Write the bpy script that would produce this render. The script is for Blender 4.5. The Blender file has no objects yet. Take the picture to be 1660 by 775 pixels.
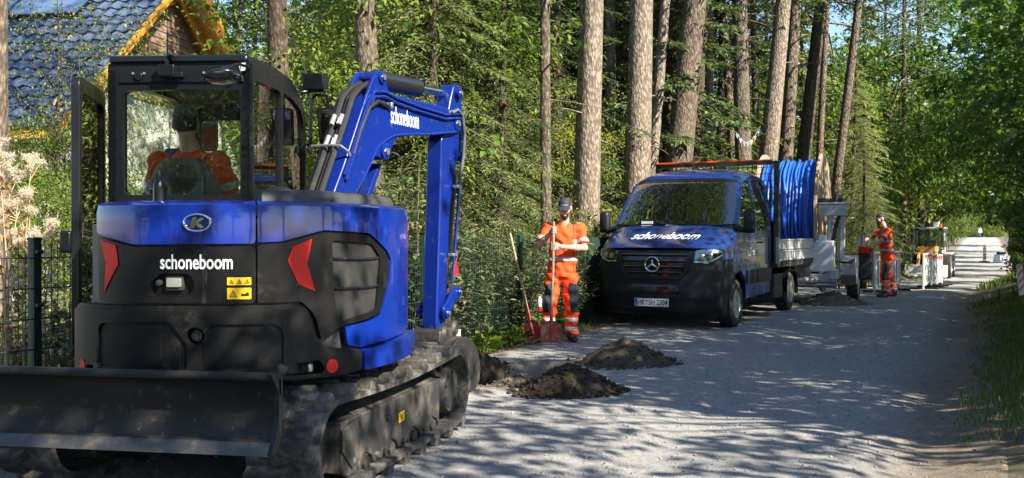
import bpy, bmesh, math, random
import numpy as np
from mathutils import Vector, Matrix, Euler, Quaternion, geometry, noise as mnoise

SC = bpy.context.scene
COL = SC.collection
R = math.radians
PI = math.pi
rnd = random.Random(7)

# ------------------------------------------------------------------ camera
CAM_H = 1.42
cam_data = bpy.data.cameras.new('camera')
cam = bpy.data.objects.new('camera', cam_data)
COL.objects.link(cam)
cam_data.sensor_width = 36.0
cam_data.lens = 36.0 * 1600 / 1660
cam_data.clip_start = 0.05
cam_data.clip_end = 3000
cam.location = (0, 0, CAM_H)
cam.rotation_euler = (R(90 - 0.34), 0, 0)
SC.camera = cam

# ------------------------------------------------------------------ sky, sun, exposure
SUN_AZ, SUN_EL = 131.0, 39.0
world = bpy.data.worlds.new('World')
SC.world = world
world.use_nodes = True
_n = world.node_tree.nodes
_bg = _n.get('Background') or _n.new('ShaderNodeBackground')
_sky = _n.new('ShaderNodeTexSky')
_sky.sky_type = 'NISHITA'
_sky.sun_disc = False
_sky.sun_elevation = R(SUN_EL)
_sky.sun_rotation = R(SUN_AZ)
_sky.air_density = 1.0
_sky.dust_density = 0.4
_sky.ozone_density = 3.0
world.node_tree.links.new(_sky.outputs[0], _bg.inputs[0])
_bg.inputs[1].default_value = 0.09
sun_dir = Vector((math.sin(R(SUN_AZ)) * math.cos(R(SUN_EL)), math.cos(R(SUN_AZ)) * math.cos(R(SUN_EL)), math.sin(R(SUN_EL))))
_sd = bpy.data.lights.new('sun', 'SUN')
_sd.energy = 5.0
_sd.angle = R(0.55)
_sd.color = (1.0, 0.91, 0.77)
_so = bpy.data.objects.new('sun', _sd)
COL.objects.link(_so)
_so.rotation_euler = sun_dir.to_track_quat('Z', 'Y').to_euler()
_so.location = sun_dir * 60
SC.view_settings.view_transform = 'Standard'
SC.view_settings.look = 'None'
SC.view_settings.exposure = 1.62
SC.view_settings.gamma = 1.0
SC.view_settings.use_curve_mapping = False
SC.render.engine = 'CYCLES'
SC.cycles.max_bounces = 8
SC.cycles.diffuse_bounces = 4
SC.cycles.glossy_bounces = 3
SC.cycles.transmission_bounces = 6
SC.cycles.transparent_max_bounces = 8
SC.cycles.use_denoising = True
SC.cycles.caustics_reflective = False
SC.cycles.caustics_refractive = False
SC.cycles.sample_clamp_indirect = 6.0

# ------------------------------------------------------------------ materials
MATS = {}

def _setup(name):
    m = bpy.data.materials.new(name)
    m.use_nodes = True
    nt = m.node_tree
    return m, nt, nt.nodes['Principled BSDF'], nt.nodes['Material Output']

def _rgb(c):
    return (c[0], c[1], c[2], 1.0)

def mat(name, col, rough=0.5, metal=0.0, spec=0.5, coat=0.0, var=None, dirt=None, bump=None, coords='Object', rvar=0.0, streak=None):
    """var=(colour2, scale, contrast 0..1)  dirt=(colour, scale, threshold, softness)  bump=(scale, strength)"""
    if name in MATS:
        return MATS[name]
    m, nt, b, out = _setup(name)
    N, L = nt.nodes, nt.links
    b.inputs['Roughness'].default_value = rough
    b.inputs['Metallic'].default_value = metal
    b.inputs['Specular IOR Level'].default_value = spec
    b.inputs['Coat Weight'].default_value = coat
    b.inputs['Coat Roughness'].default_value = 0.04
    b.inputs['Base Color'].default_value = _rgb(col)
    tc = N.new('ShaderNodeTexCoord')
    cur = None
    if var:
        nz = N.new('ShaderNodeTexNoise'); nz.inputs['Scale'].default_value = var[1]
        nz.inputs['Detail'].default_value = 8; nz.inputs['Roughness'].default_value = 0.65
        L.new(tc.outputs[coords], nz.inputs['Vector'])
        rp = N.new('ShaderNodeValToRGB')
        rp.color_ramp.elements[0].position = 0.5 - 0.25 * (1.2 - var[2]); rp.color_ramp.elements[0].color = _rgb(col)
        rp.color_ramp.elements[1].position = 0.5 + 0.25 * (1.2 - var[2]); rp.color_ramp.elements[1].color = _rgb(var[0])
        L.new(nz.outputs['Fac'], rp.inputs['Fac'])
        cur = rp.outputs['Color']
    if dirt:
        nz = N.new('ShaderNodeTexNoise'); nz.inputs['Scale'].default_value = dirt[1]
        nz.inputs['Detail'].default_value = 10; nz.inputs['Roughness'].default_value = 0.72
        L.new(tc.outputs[coords], nz.inputs['Vector'])
        mr = N.new('ShaderNodeMapRange')
        mr.inputs['From Min'].default_value = dirt[2]; mr.inputs['From Max'].default_value = dirt[2] + dirt[3]
        L.new(nz.outputs['Fac'], mr.inputs['Value'])
        mx = N.new('ShaderNodeMix'); mx.data_type = 'RGBA'
        L.new(mr.outputs[0], mx.inputs[0])
        if cur is None: mx.inputs[6].default_value = _rgb(col)
        else: L.new(cur, mx.inputs[6])
        mx.inputs[7].default_value = _rgb(dirt[0])
        cur = mx.outputs[2]
        rr = N.new('ShaderNodeMapRange')
        rr.inputs['To Min'].default_value = rough; rr.inputs['To Max'].default_value = min(0.95, max(rough, 0.75))
        L.new(mr.outputs[0], rr.inputs['Value']); L.new(rr.outputs[0], b.inputs['Roughness'])
        if coat:
            cc = N.new('ShaderNodeMapRange'); cc.inputs['To Min'].default_value = coat; cc.inputs['To Max'].default_value = 0.0
            L.new(mr.outputs[0], cc.inputs['Value']); L.new(cc.outputs[0], b.inputs['Coat Weight'])
    elif rvar:
        nz = N.new('ShaderNodeTexNoise'); nz.inputs['Scale'].default_value = 9
        nz.inputs['Detail'].default_value = 8
        L.new(tc.outputs[coords], nz.inputs['Vector'])
        rr = N.new('ShaderNodeMapRange')
        rr.inputs['From Min'].default_value = 0.3; rr.inputs['From Max'].default_value = 0.7
        rr.inputs['To Min'].default_value = max(0.02, rough - rvar); rr.inputs['To Max'].default_value = rough + rvar
        L.new(nz.outputs['Fac'], rr.inputs['Value']); L.new(rr.outputs[0], b.inputs['Roughness'])
    if streak:                                # dust runs and fine scuffs: (colour, strength)
        f = None
        for sc3, th in (((26, 26, 0.9), 0.64), ((3.0, 5.0, 70), 0.70), ((60, 9, 24), 0.73)):
            mp = N.new('ShaderNodeMapping'); mp.inputs['Scale'].default_value = sc3
            mp.inputs['Rotation'].default_value = (0.2 * sc3[2] / 70, 0.25, 0.3)
            L.new(tc.outputs[coords], mp.inputs[0])
            nz = N.new('ShaderNodeTexNoise'); nz.inputs['Scale'].default_value = 1.0; nz.inputs['Detail'].default_value = 6
            nz.inputs['Roughness'].default_value = 0.7
            L.new(mp.outputs[0], nz.inputs['Vector'])
            mr = N.new('ShaderNodeMapRange'); mr.inputs['From Min'].default_value = th; mr.inputs['From Max'].default_value = th + 0.07
            mr.inputs['To Max'].default_value = streak[1]
            L.new(nz.outputs['Fac'], mr.inputs[0])
            if f is None: f = mr.outputs[0]
            else:
                mm = N.new('ShaderNodeMath'); mm.operation = 'MAXIMUM'; L.new(f, mm.inputs[0]); L.new(mr.outputs[0], mm.inputs[1]); f = mm.outputs[0]
        mx = N.new('ShaderNodeMix'); mx.data_type = 'RGBA'; L.new(f, mx.inputs[0])
        if cur is None: mx.inputs[6].default_value = _rgb(col)
        else: L.new(cur, mx.inputs[6])
        mx.inputs[7].default_value = _rgb(streak[0]); cur = mx.outputs[2]
    if cur is not None:
        L.new(cur, b.inputs['Base Color'])
    if bump:
        nz = N.new('ShaderNodeTexNoise'); nz.inputs['Scale'].default_value = bump[0]
        nz.inputs['Detail'].default_value = 6; nz.inputs['Roughness'].default_value = 0.6
        L.new(tc.outputs[coords], nz.inputs['Vector'])
        bp = N.new('ShaderNodeBump'); bp.inputs['Strength'].default_value = bump[1]
        bp.inputs['Distance'].default_value = 0.02
        L.new(nz.outputs['Fac'], bp.inputs['Height']); L.new(bp.outputs[0], b.inputs['Normal'])
    MATS[name] = m
    return m

def leaf_mat(name, c1, c2, c3=None, transl=0.4, rough=0.45, spec=0.4):
    if name in MATS:
        return MATS[name]
    m, nt, b, out = _setup(name)
    N, L = nt.nodes, nt.links
    ge = N.new('ShaderNodeNewGeometry')
    oi = N.new('ShaderNodeObjectInfo')
    ad = N.new('ShaderNodeMath'); ad.operation = 'MULTIPLY_ADD'
    L.new(oi.outputs['Random'], ad.inputs[0]); ad.inputs[1].default_value = 0.2
    ml = N.new('ShaderNodeMath'); ml.operation = 'MULTIPLY'; ml.inputs[1].default_value = 0.8
    L.new(ge.outputs['Random Per Island'], ml.inputs[0]); L.new(ml.outputs[0], ad.inputs[2])
    rp = N.new('ShaderNodeValToRGB')
    e = rp.color_ramp.elements
    e[0].position = 0.0; e[0].color = _rgb(c1)
    e[1].position = 0.86; e[1].color = _rgb(c2)
    if c3:
        x = rp.color_ramp.elements.new(0.94); x.color = _rgb(c3)
    L.new(ad.outputs[0], rp.inputs['Fac'])
    L.new(rp.outputs[0], b.inputs['Base Color'])
    b.inputs['Roughness'].default_value = rough
    b.inputs['Specular IOR Level'].default_value = spec
    tr = N.new('ShaderNodeBsdfTranslucent')
    hs = N.new('ShaderNodeHueSaturation'); hs.inputs['Value'].default_value = 1.5; hs.inputs['Hue'].default_value = 0.485
    hs.inputs['Saturation'].default_value = 1.1
    L.new(rp.outputs[0], hs.inputs['Color']); L.new(hs.outputs[0], tr.inputs['Color'])
    mx = N.new('ShaderNodeMixShader'); mx.inputs[0].default_value = transl
    L.new(b.outputs[0], mx.inputs[1]); L.new(tr.outputs[0], mx.inputs[2])
    L.new(mx.outputs[0], out.inputs['Surface'])
    MATS[name] = m
    return m

def glass_mat(name, tint=(0.8, 0.9, 0.85), dust=0.05, rough=0.0, refl=1.0):
    """thin pane: fresnel reflection over a tinted see-through, with a film of dust"""
    if name in MATS:
        return MATS[name]
    m, nt, b, out = _setup(name)
    N, L = nt.nodes, nt.links
    N.remove(b)
    tp = N.new('ShaderNodeBsdfTransparent'); tp.inputs[0].default_value = _rgb(tint)
    gl = N.new('ShaderNodeBsdfGlossy'); gl.inputs['Roughness'].default_value = rough
    gl.inputs['Color'].default_value = (1, 1, 1, 1)
    fr = N.new('ShaderNodeFresnel'); fr.inputs['IOR'].default_value = 1.52
    mu = N.new('ShaderNodeMath'); mu.operation = 'MULTIPLY'; mu.inputs[1].default_value = 1.6 * refl; mu.use_clamp = True
    L.new(fr.outputs[0], mu.inputs[0])
    mx = N.new('ShaderNodeMixShader')
    L.new(mu.outputs[0], mx.inputs[0]); L.new(tp.outputs[0], mx.inputs[1]); L.new(gl.outputs[0], mx.inputs[2])
    df = N.new('ShaderNodeBsdfDiffuse'); df.inputs[0].default_value = (0.42, 0.38, 0.31, 1)
    tc = N.new('ShaderNodeTexCoord')
    nz = N.new('ShaderNodeTexNoise'); nz.inputs['Scale'].default_value = 5; nz.inputs['Detail'].default_value = 10
    nz.inputs['Roughness'].default_value = 0.75
    L.new(tc.outputs['Object'], nz.inputs['Vector'])
    mr = N.new('ShaderNodeMapRange'); mr.inputs['From Min'].default_value = 0.35; mr.inputs['From Max'].default_value = 0.8
    mr.inputs['To Min'].default_value = 0.0; mr.inputs['To Max'].default_value = dust * 2
    L.new(nz.outputs['Fac'], mr.inputs['Value'])
    m2 = N.new('ShaderNodeMixShader')
    L.new(mr.outputs[0], m2.inputs[0]); L.new(mx.outputs[0], m2.inputs[1]); L.new(df.outputs[0], m2.inputs[2])
    L.new(m2.outputs[0], out.inputs['Surface'])
    MATS[name] = m
    return m

# ------------------------------------------------------------------ objects
def link(o, parent=None):
    COL.objects.link(o)
    if parent is not None:
        o.parent = parent
    return o

def tag(o, label=None, cat=None, group=None, kind=None):
    if label: o['label'] = label
    if cat: o['category'] = cat
    if group: o['group'] = group
    if kind: o['kind'] = kind
    return o

def empty(name, loc=(0, 0, 0), rz=0.0, label=None, cat=None, group=None, parent=None):
    o = bpy.data.objects.new(name, None)
    o.empty_display_size = 0.2
    o.location = loc
    o.rotation_euler = (0, 0, rz)
    link(o, parent)
    return tag(o, label, cat, group)

def mesh_from(name, V, F, smooth=35):
    me = bpy.data.meshes.new(name)
    me.from_pydata([tuple(v) for v in V], [], F)
    me.update()
    if smooth:
        me.polygons.foreach_set('use_smooth', [True] * len(me.polygons))
        if smooth < 180:
            me.set_sharp_from_angle(angle=R(smooth))
    return me

def np_mesh(name, V, F, smooth=0):
    """V (n,3) array, F (m,k) array: fast path for leaves and stones"""
    V = np.asarray(V, np.float32); F = np.asarray(F, np.int32)
    me = bpy.data.meshes.new(name)
    me.vertices.add(len(V)); me.vertices.foreach_set('co', V.ravel())
    k = F.shape[1]
    me.loops.add(F.size); me.loops.foreach_set('vertex_index', F.ravel())
    me.polygons.add(len(F))
    me.polygons.foreach_set('loop_start', np.arange(0, F.size, k, dtype=np.int32))
    me.polygons.foreach_set('loop_total', np.full(len(F), k, np.int32))
    if smooth:
        me.polygons.foreach_set('use_smooth', [True] * len(F))
    me.update(calc_edges=True)
    return me

def put(name, me, m, parent=None, bevel=0.0, seg=2, loc=None, rot=None):
    o = bpy.data.objects.new(name, me)
    if m is not None and len(me.materials) == 0:
        for mm in (m if isinstance(m, (list, tuple)) else [m]):
            me.materials.append(mm)
    link(o, parent)
    if loc is not None: o.location = loc
    if rot is not None: o.rotation_euler = rot
    if bevel:
        md = o.modifiers.new('bevel', 'BEVEL'); md.width = bevel; md.segments = seg
        md.limit_method = 'ANGLE'; md.angle_limit = R(38)
    return o

def frame_of(d, up=Vector((0, 0, 1))):
    d = Vector(d).normalized()
    if abs(d.dot(up)) > 0.98: up = Vector((0, 1, 0))
    x = d.cross(up).normalized()
    return x, x.cross(d).normalized(), d

class MB:
    def __init__(s):
        s.V = []; s.F = []
    def add(s, V, F):
        o = len(s.V)
        s.V += [tuple(v) for v in V]
        s.F += [[i + o for i in f] for f in F]
        return s
    def box(s, c, d, rot=None, taper=None):
        hx, hy, hz = d[0] / 2, d[1] / 2, d[2] / 2
        P = [Vector((x, y, z)) for z in (-hz, hz) for y in (-hy, hy) for x in (-hx, hx)]
        if taper:
            for p in P:
                if p.z > 0: p.x *= taper; p.y *= taper
        if rot is not None:
            M = rot if isinstance(rot, (Matrix, Quaternion)) else Euler(rot).to_matrix()
            P = [M @ p for p in P]
        c = Vector(c)
        return s.add([p + c for p in P], [[0, 2, 3, 1], [4, 5, 7, 6], [0, 1, 5, 4], [2, 6, 7, 3], [0, 4, 6, 2], [1, 3, 7, 5]])
    def loft(s, rings, cap0=True, cap1=True, closed=True):
        n = len(rings[0]); V = []; F = []
        for r in rings: V += list(r)
        for i in range(len(rings) - 1):
            for j in range(n if closed else n - 1):
                a = i * n + j; b = i * n + (j + 1) % n
                F.append([a, b, b + n, a + n])
        if cap0: F.append(list(range(n))[::-1])
        if cap1: F.append(list(range((len(rings) - 1) * n, len(rings) * n)))
        return s.add(V, F)
    def tube(s, pts, r, n=8, cap=True, up=Vector((0, 0, 1))):
        pts = [Vector(p) for p in pts]
        rr = r if isinstance(r, (list, tuple)) else [r] * len(pts)
        rings = []
        prev = None
        for i, p in enumerate(pts):
            d = (pts[min(i + 1, len(pts) - 1)] - pts[max(i - 1, 0)])
            if prev is None:
                x, y, _ = frame_of(d, up)
            else:
                dn = d.normalized()
                x = (prev - dn * prev.dot(dn)).normalized(); y = dn.cross(x) * -1
                y = x.cross(dn)
            prev = x
            rings.append([p + (x * math.cos(2 * PI * k / n) + y * math.sin(2 * PI * k / n)) * rr[i] for k in range(n)])
        return s.loft(rings, cap, cap)
    def cyl(s, p0, p1, r0, r1=None, n=16):
        return s.tube([p0, p1], [r0, r0 if r1 is None else r1], n)
    def lathe(s, prof, M=None, n=24, cap=True):
        M = M or Matrix.Identity(4)
        rings = [[M @ Vector((r * math.cos(2 * PI * k / n), r * math.sin(2 * PI * k / n), z)) for k in range(n)] for r, z in prof]
        return s.loft(rings, cap, cap)
    def prism(s, poly, fn, w0, w1):
        """poly: [(u,v)], fn(u,v,w)->point"""
        n = len(poly)
        V = [fn(u, v, w0) for u, v in poly] + [fn(u, v, w1) for u, v in poly]
        F = [list(range(n))[::-1], list(range(n, 2 * n))] + [[i, (i + 1) % n, n + (i + 1) % n, n + i] for i in range(n)]
        return s.add(V, F)
    def build(s, name, m, parent=None, smooth=35, bevel=0.0, seg=2, fix=True):
        me = mesh_from(name, s.V, s.F, 0)
        if fix:
            bm = bmesh.new(); bm.from_mesh(me)
            bmesh.ops.recalc_face_normals(bm, faces=bm.faces)
            bm.to_mesh(me); bm.free()
        if smooth:
            me.polygons.foreach_set('use_smooth', [True] * len(me.polygons))
            me.set_sharp_from_angle(angle=R(smooth))
        return put(name, me, m, parent, bevel, seg)

def in_poly(x, y, poly):
    c = False; n = len(poly); j = n - 1
    for i in range(n):
        xi, yi = poly[i]; xj, yj = poly[j]
        if (yi > y) != (yj > y) and x < (xj - xi) * (y - yi) / (yj - yi) + xi:
            c = not c
        j = i
    return c

def resample(poly, step):
    out = []
    n = len(poly)
    for i in range(n):
        a = poly[i]; b = poly[(i + 1) % n]
        L = math.hypot(b[0] - a[0], b[1] - a[1]); k = max(1, int(math.ceil(L / step)))
        out += [(a[0] + (b[0] - a[0]) * t / k, a[1] + (b[1] - a[1]) * t / k) for t in range(k)]
    return out

def round_poly(poly, r, k=4):
    """fillet every corner"""
    out = []; n = len(poly)
    for i in range(n):
        p = Vector(poly[i]); a = Vector(poly[i - 1]); b = Vector(poly[(i + 1) % n])
        da = (a - p); db = (b - p)
        q = min(r, da.length * 0.45, db.length * 0.45)
        s = p + da.normalized() * q; e = p + db.normalized() * q
        for t in range(k + 1):
            u = t / k
            out.append(tuple(s * (1 - u) ** 2 + p * 2 * u * (1 - u) + e * u * u))
    return out

def sheet(poly, fn, w, thick, holes=(), step=0.05):
    """curved plate: the 2-D outline (with holes) is triangulated on a grid and laid on fn(u,v,w); thickness goes inward"""
    outer = resample(poly, step); hs = [resample(h, step) for h in holes]
    pts = [Vector(p) for p in outer]; edges = [(i, (i + 1) % len(outer)) for i in range(len(outer))]
    loops = [list(range(len(outer)))]
    for h in hs:
        o = len(pts); pts += [Vector(p) for p in h]
        edges += [(o + i, o + (i + 1) % len(h)) for i in range(len(h))]
        loops.append(list(range(o, o + len(h))))
    xs = [p.x for p in pts]; ys = [p.y for p in pts]
    gx = np.arange(min(xs) + step * .5, max(xs), step); gy = np.arange(min(ys) + step * .5, max(ys), step)
    nb = len(pts)
    bp = np.array([(p.x, p.y) for p in pts])
    for x in gx:
        for y in gy:
            if in_poly(x, y, outer) and not any(in_poly(x, y, h) for h in hs):
                if np.min((bp[:, 0] - x) ** 2 + (bp[:, 1] - y) ** 2) > (step * .35) ** 2:
                    pts.append(Vector((x, y)))
    r = geometry.delaunay_2d_cdt(pts, edges, [], 0, 1e-6)
    V2, F2 = r[0], r[2]
    orig = r[3]
    F = []
    for f in F2:
        cx = sum(V2[i].x for i in f) / len(f); cy = sum(V2[i].y for i in f) / len(f)
        if in_poly(cx, cy, outer) and not any(in_poly(cx, cy, h) for h in hs):
            F.append(list(f))
    mb = MB()
    n = len(V2)
    V = [fn(p.x, p.y, w) for p in V2] + [fn(p.x, p.y, w - thick) for p in V2]
    # boundary edges
    cnt = {}
    for f in F:
        for i in range(len(f)):
            a, b = f[i], f[(i + 1) % len(f)]
            cnt[(a, b)] = cnt.get((a, b), 0) + 1
    FF = [f for f in F] + [[i + n for i in f][::-1] for f in F]
    for (a, b) in cnt:
        if (b, a) not in cnt:
            FF.append([b, a, a + n, b + n])
    mb.add(V, FF)
    return mb

def text_polys(s, bold=0.0):
    """letters as a flat mesh: list of 2-D verts and faces, height of x about 0.5, starting at 0"""
    cu = bpy.data.curves.new('lettering_curve', 'FONT')
    cu.body = s; cu.offset = bold; cu.resolution_u = 3
    o = bpy.data.objects.new('lettering_tmp', cu)
    COL.objects.link(o)
    bpy.context.view_layer.update()
    me = bpy.data.meshes.new_from_object(o.evaluated_get(bpy.context.evaluated_depsgraph_get()))
    V = [(v.co.x, v.co.y) for v in me.vertices]; F = [list(p.vertices) for p in me.polygons]
    COL.objects.unlink(o); bpy.data.objects.remove(o); bpy.data.curves.remove(cu); bpy.data.meshes.remove(me)
    return V, F

def lettering(name, s, fn, box, m, parent, bold=0.012, slant=0.0, sub=0):
    """lay text in the box (u0,v0,u1,v1) on the surface fn(u,v)"""
    V, F = text_polys(s, bold)
    xs = [v[0] for v in V]; ys = [v[1] for v in V]
    x0, x1, y0, y1 = min(xs), max(xs), min(ys), max(ys)
    bm = bmesh.new()
    vs = [bm.verts.new((x, y, 0)) for x, y in V]
    for f in F:
        try: bm.faces.new([vs[i] for i in f])
        except ValueError: pass
    if sub:
        bmesh.ops.triangulate(bm, faces=bm.faces)
        bmesh.ops.subdivide_edges(bm, edges=[e for e in bm.edges if e.calc_length() > 0.15], cuts=sub)
    u0, v0, u1, v1 = box
    for v in bm.verts:
        a = (v.co.x - x0) / (x1 - x0); b = (v.co.y - y0) / (y1 - y0)
        v.co = fn(u0 + (u1 - u0) * a + slant * b, v0 + (v1 - v0) * b)
    me = bpy.data.meshes.new(name); bm.to_mesh(me); bm.free()
    return put(name, me, m, parent)

def copy_tree(o, parent=None):
    c = o.copy(); COL.objects.link(c)
    if parent is not None: c.parent = parent
    for ch in o.children: copy_tree(ch, c)
    return c

def lerp(a, b, t): return a + (b - a) * t
def smooth01(a, b, x):
    t = np.clip((x - a) / (b - a), 0, 1); return t * t * (3 - 2 * t)
# ------------------------------------------------------------------ ground, road
RA = math.atan(0.48)                       # the road runs this far to the right of the view
RS, RC = math.sin(RA), math.cos(RA)
def road_xy(s, t):                         # along the road, across it (t to the right)
    sh = bend(s)
    return (s * RS + (t + sh) * RC, s * RC - (t + sh) * RS)
def bend(s):
    return 2.2 * smooth01(24, 68, s)
def st_of(x, y):
    s = x * RS + y * RC; t = x * RC - y * RS
    return s, t - bend(s)

_ph = [(rnd.uniform(-1, 1), rnd.uniform(-1, 1), rnd.uniform(0, 6.28)) for _ in range(14)]
def wob(x, y, f):
    a = 0
    for i, (u, v, p) in enumerate(_ph):
        k = f * (0.6 + i * 0.35)
        a = a + np.sin(k * (u * x + v * y) + p) / (1 + i * 0.5)
    return a / 5.0

FENCE_T = -5.65
def pit_r(x, y):
    px_, py_ = 0.02, 9.75
    a = R(64.4)
    lx = (x - px_) * math.cos(a) + (y - py_) * math.sin(a); ly = -(x - px_) * math.sin(a) + (y - py_) * math.cos(a)
    return np.sqrt((lx / 0.85) ** 2 + (ly / 0.42) ** 2) + 0.14 * wob(x, y, 9.0)
def ground_z(x, y):
    x = np.asarray(x, float); y = np.asarray(y, float)
    s, t = st_of(x, y)
    prof = -0.42 * smooth01(22, 42, s) - 0.28 * smooth01(45, 80, s) + 1.35 * smooth01(85, 185, s)
    z = prof + 0.012 * wob(x, y, 1.7)
    # wheel ruts and camber
    inroad = smooth01(-5.6, -5.0, t) * (1 - smooth01(-0.7, -0.2, t))
    z = z - 0.018 * inroad * (np.exp(-((t + 1.9) / 0.3) ** 2) + np.exp(-((t + 3.6) / 0.3) ** 2))
    # right bank: a shallow gutter, then a rise
    z = z - 0.04 * np.exp(-((t + 0.42) / 0.25) ** 2) + 0.50 * smooth01(-0.3, 1.5, t) + 0.25 * smooth01(1.9, 5, t)
    z = z + 0.03 * wob(x, y, 5.0) * smooth01(-0.1, 0.8, t)
    # forest floor behind the fence
    z = z + 0.05 * wob(x, y, 2.4) * (1 - smooth01(-6.3, -5.4, t))
    # the dug pit at the edge of the road
    rr = pit_r(x, y)
    z = z - 0.34 * (1 - smooth01(0.55, 1.05, rr)) + 0.04 * np.exp(-((rr - 1.2) / 0.18) ** 2)
    return z
def gz(x, y):
    return float(ground_z(x, y))

def grid_sheet(name, ss, ts, m, dz=0.0, edge=None):
    S, T = np.meshgrid(np.asarray(ss), np.asarray(ts), indexing='ij')
    if edge is not None: T = edge(S, T)
    sh = bend(S)
    X = S * RS + (T + sh) * RC; Y = S * RC - (T + sh) * RS
    Z = ground_z(X, Y) + (dz(S, T) if callable(dz) else dz)
    n, k = S.shape
    V = np.stack([X, Y, Z], -1).reshape(-1, 3)
    I = np.arange(n * k).reshape(n, k)
    F = np.stack([I[:-1, :-1], I[1:, :-1], I[1:, 1:], I[:-1, 1:]], -1).reshape(-1, 4)
    F = F[:, ::-1]
    return put(name, np_mesh(name, V, F, 1), m)

def ground_mats():
    # gravel
    m, nt, b, out = _setup('gravel_road')
    N, L = nt.nodes, nt.links
    tc = N.new('ShaderNodeTexCoord')
    def nz(scale, det=6, ro=0.6):
        a = N.new('ShaderNodeTexNoise'); a.inputs['Scale'].default_value = scale; a.inputs['Detail'].default_value = det
        a.inputs['Roughness'].default_value = ro; L.new(tc.outputs['Object'], a.inputs['Vector']); return a
    def ramp(src, stops):
        r_ = N.new('ShaderNodeValToRGB'); e = r_.color_ramp.elements
        e[0].position, e[0].color = stops[0][0], _rgb(stops[0][1]); e[1].position, e[1].color = stops[-1][0], _rgb(stops[-1][1])
        for p, c in stops[1:-1]:
            x = e.new(p); x.color = _rgb(c)
        L.new(src, r_.inputs['Fac']); return r_
    big = nz(0.8, 6, 0.6); mid = nz(14, 8, 0.7)
    dn = nz(45, 4, .6); dm = N.new('ShaderNodeMix'); dm.data_type = 'RGBA'; dm.blend_type = 'LINEAR_LIGHT'; dm.inputs[0].default_value = .035
    L.new(tc.outputs['Object'], dm.inputs[6]); L.new(dn.outputs['Color'], dm.inputs[7])
    vo = N.new('ShaderNodeTexVoronoi'); vo.inputs['Scale'].default_value = 85; L.new(dm.outputs[2], vo.inputs['Vector'])
    vo2 = N.new('ShaderNodeTexVoronoi'); vo2.inputs['Scale'].default_value = 150; L.new(tc.outputs['Object'], vo2.inputs['Vector'])
    sep = N.new('ShaderNodeSeparateColor'); L.new(vo.outputs['Color'], sep.inputs[0])
    stone = ramp(sep.outputs[0], [(0.0, (0.11, 0.113, 0.12)), (0.35, (0.235, 0.237, 0.238)), (0.8, (0.335, 0.333, 0.325)), (1.0, (0.44, 0.435, 0.415))])
    sand = ramp(mid.outputs['Fac'], [(0.3, (0.245, 0.24, 0.232)), (0.7, (0.385, 0.375, 0.355))])
    mm = ramp(big.outputs['Fac'], [(0.36, (0.15, 0.15, 0.15)), (0.60, (0.9, 0.9, 0.9))])
    mx = N.new('ShaderNodeMix'); mx.data_type = 'RGBA'
    L.new(mm.outputs[0], mx.inputs[0]); L.new(stone.outputs[0], mx.inputs[6]); L.new(sand.outputs[0], mx.inputs[7])
    # packed wheel lanes along the road and brown soil drifting in from its edges
    mp = N.new('ShaderNodeMapping'); mp.inputs['Rotation'].default_value = (0, 0, RA); mp.inputs['Scale'].default_value = (2.6, 0.16, 1)
    L.new(tc.outputs['Object'], mp.inputs[0])
    ln = N.new('ShaderNodeTexNoise'); ln.inputs['Scale'].default_value = 1.6; ln.inputs['Detail'].default_value = 5; L.new(mp.outputs[0], ln.inputs['Vector'])
    lr = N.new('ShaderNodeMapRange'); lr.inputs['From Min'].default_value = .42; lr.inputs['From Max'].default_value = .68; lr.inputs['To Max'].default_value = .55; L.new(ln.outputs['Fac'], lr.inputs[0])
    mx1 = N.new('ShaderNodeMix'); mx1.data_type = 'RGBA'; L.new(lr.outputs[0], mx1.inputs[0]); L.new(mx.outputs[2], mx1.inputs[6]); L.new(sand.outputs[0], mx1.inputs[7])
    at_ = N.new('ShaderNodeAttribute'); at_.attribute_name = 'soil'
    so_ = ramp(mid.outputs['Fac'], [(0.3, (0.12, 0.098, 0.074)), (0.7, (0.275, 0.23, 0.175))])
    mx2 = N.new('ShaderNodeMix'); mx2.data_type = 'RGBA'; L.new(at_.outputs['Fac'], mx2.inputs[0]); L.new(mx1.outputs[2], mx2.inputs[6]); L.new(so_.outputs[0], mx2.inputs[7])
    L.new(mx2.outputs[2], b.inputs['Base Color'])
    b.inputs['Roughness'].default_value = 0.9; b.inputs['Specular IOR Level'].default_value = 0.25
    bp = N.new('ShaderNodeBump'); bp.inputs['Strength'].default_value = 0.5; bp.inputs['Distance'].default_value = 0.012; bp.invert = True
    L.new(vo.outputs['Distance'], bp.inputs['Height'])
    bp2 = N.new('ShaderNodeBump'); bp2.inputs['Strength'].default_value = 0.7; bp2.inputs['Distance'].default_value = 0.03
    L.new(mid.outputs['Fac'], bp2.inputs['Height']); L.new(bp.outputs[0], bp2.inputs['Normal'])
    L.new(bp2.outputs[0], b.inputs['Normal'])
    MATS['gravel_road'] = m
    # forest floor / bank: brown earth with litter, moss and grass patches
    m, nt, b, out = _setup('earth'); N, L = nt.nodes, nt.links
    tc = N.new('ShaderNodeTexCoord')
    a1 = nz(1.1, 8, 0.65); a2 = nz(26, 8, 0.75)
    c1 = ramp(a2.outputs['Fac'], [(0.3, (0.085, 0.068, 0.05)), (0.5, (0.165, 0.135, 0.098)), (0.72, (0.28, 0.232, 0.17))])
    c2 = ramp(a2.outputs['Fac'], [(0.3, (0.03, 0.045, 0.012)), (0.7, (0.12, 0.14, 0.04))])
    k = ramp(a1.outputs['Fac'], [(0.52, (0, 0, 0)), (0.66, (1, 1, 1))])
    mx = N.new('ShaderNodeMix'); mx.data_type = 'RGBA'
    L.new(k.outputs[0], mx.inputs[0]); L.new(c1.outputs[0], mx.inputs[6]); L.new(c2.outputs[0], mx.inputs[7])
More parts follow.
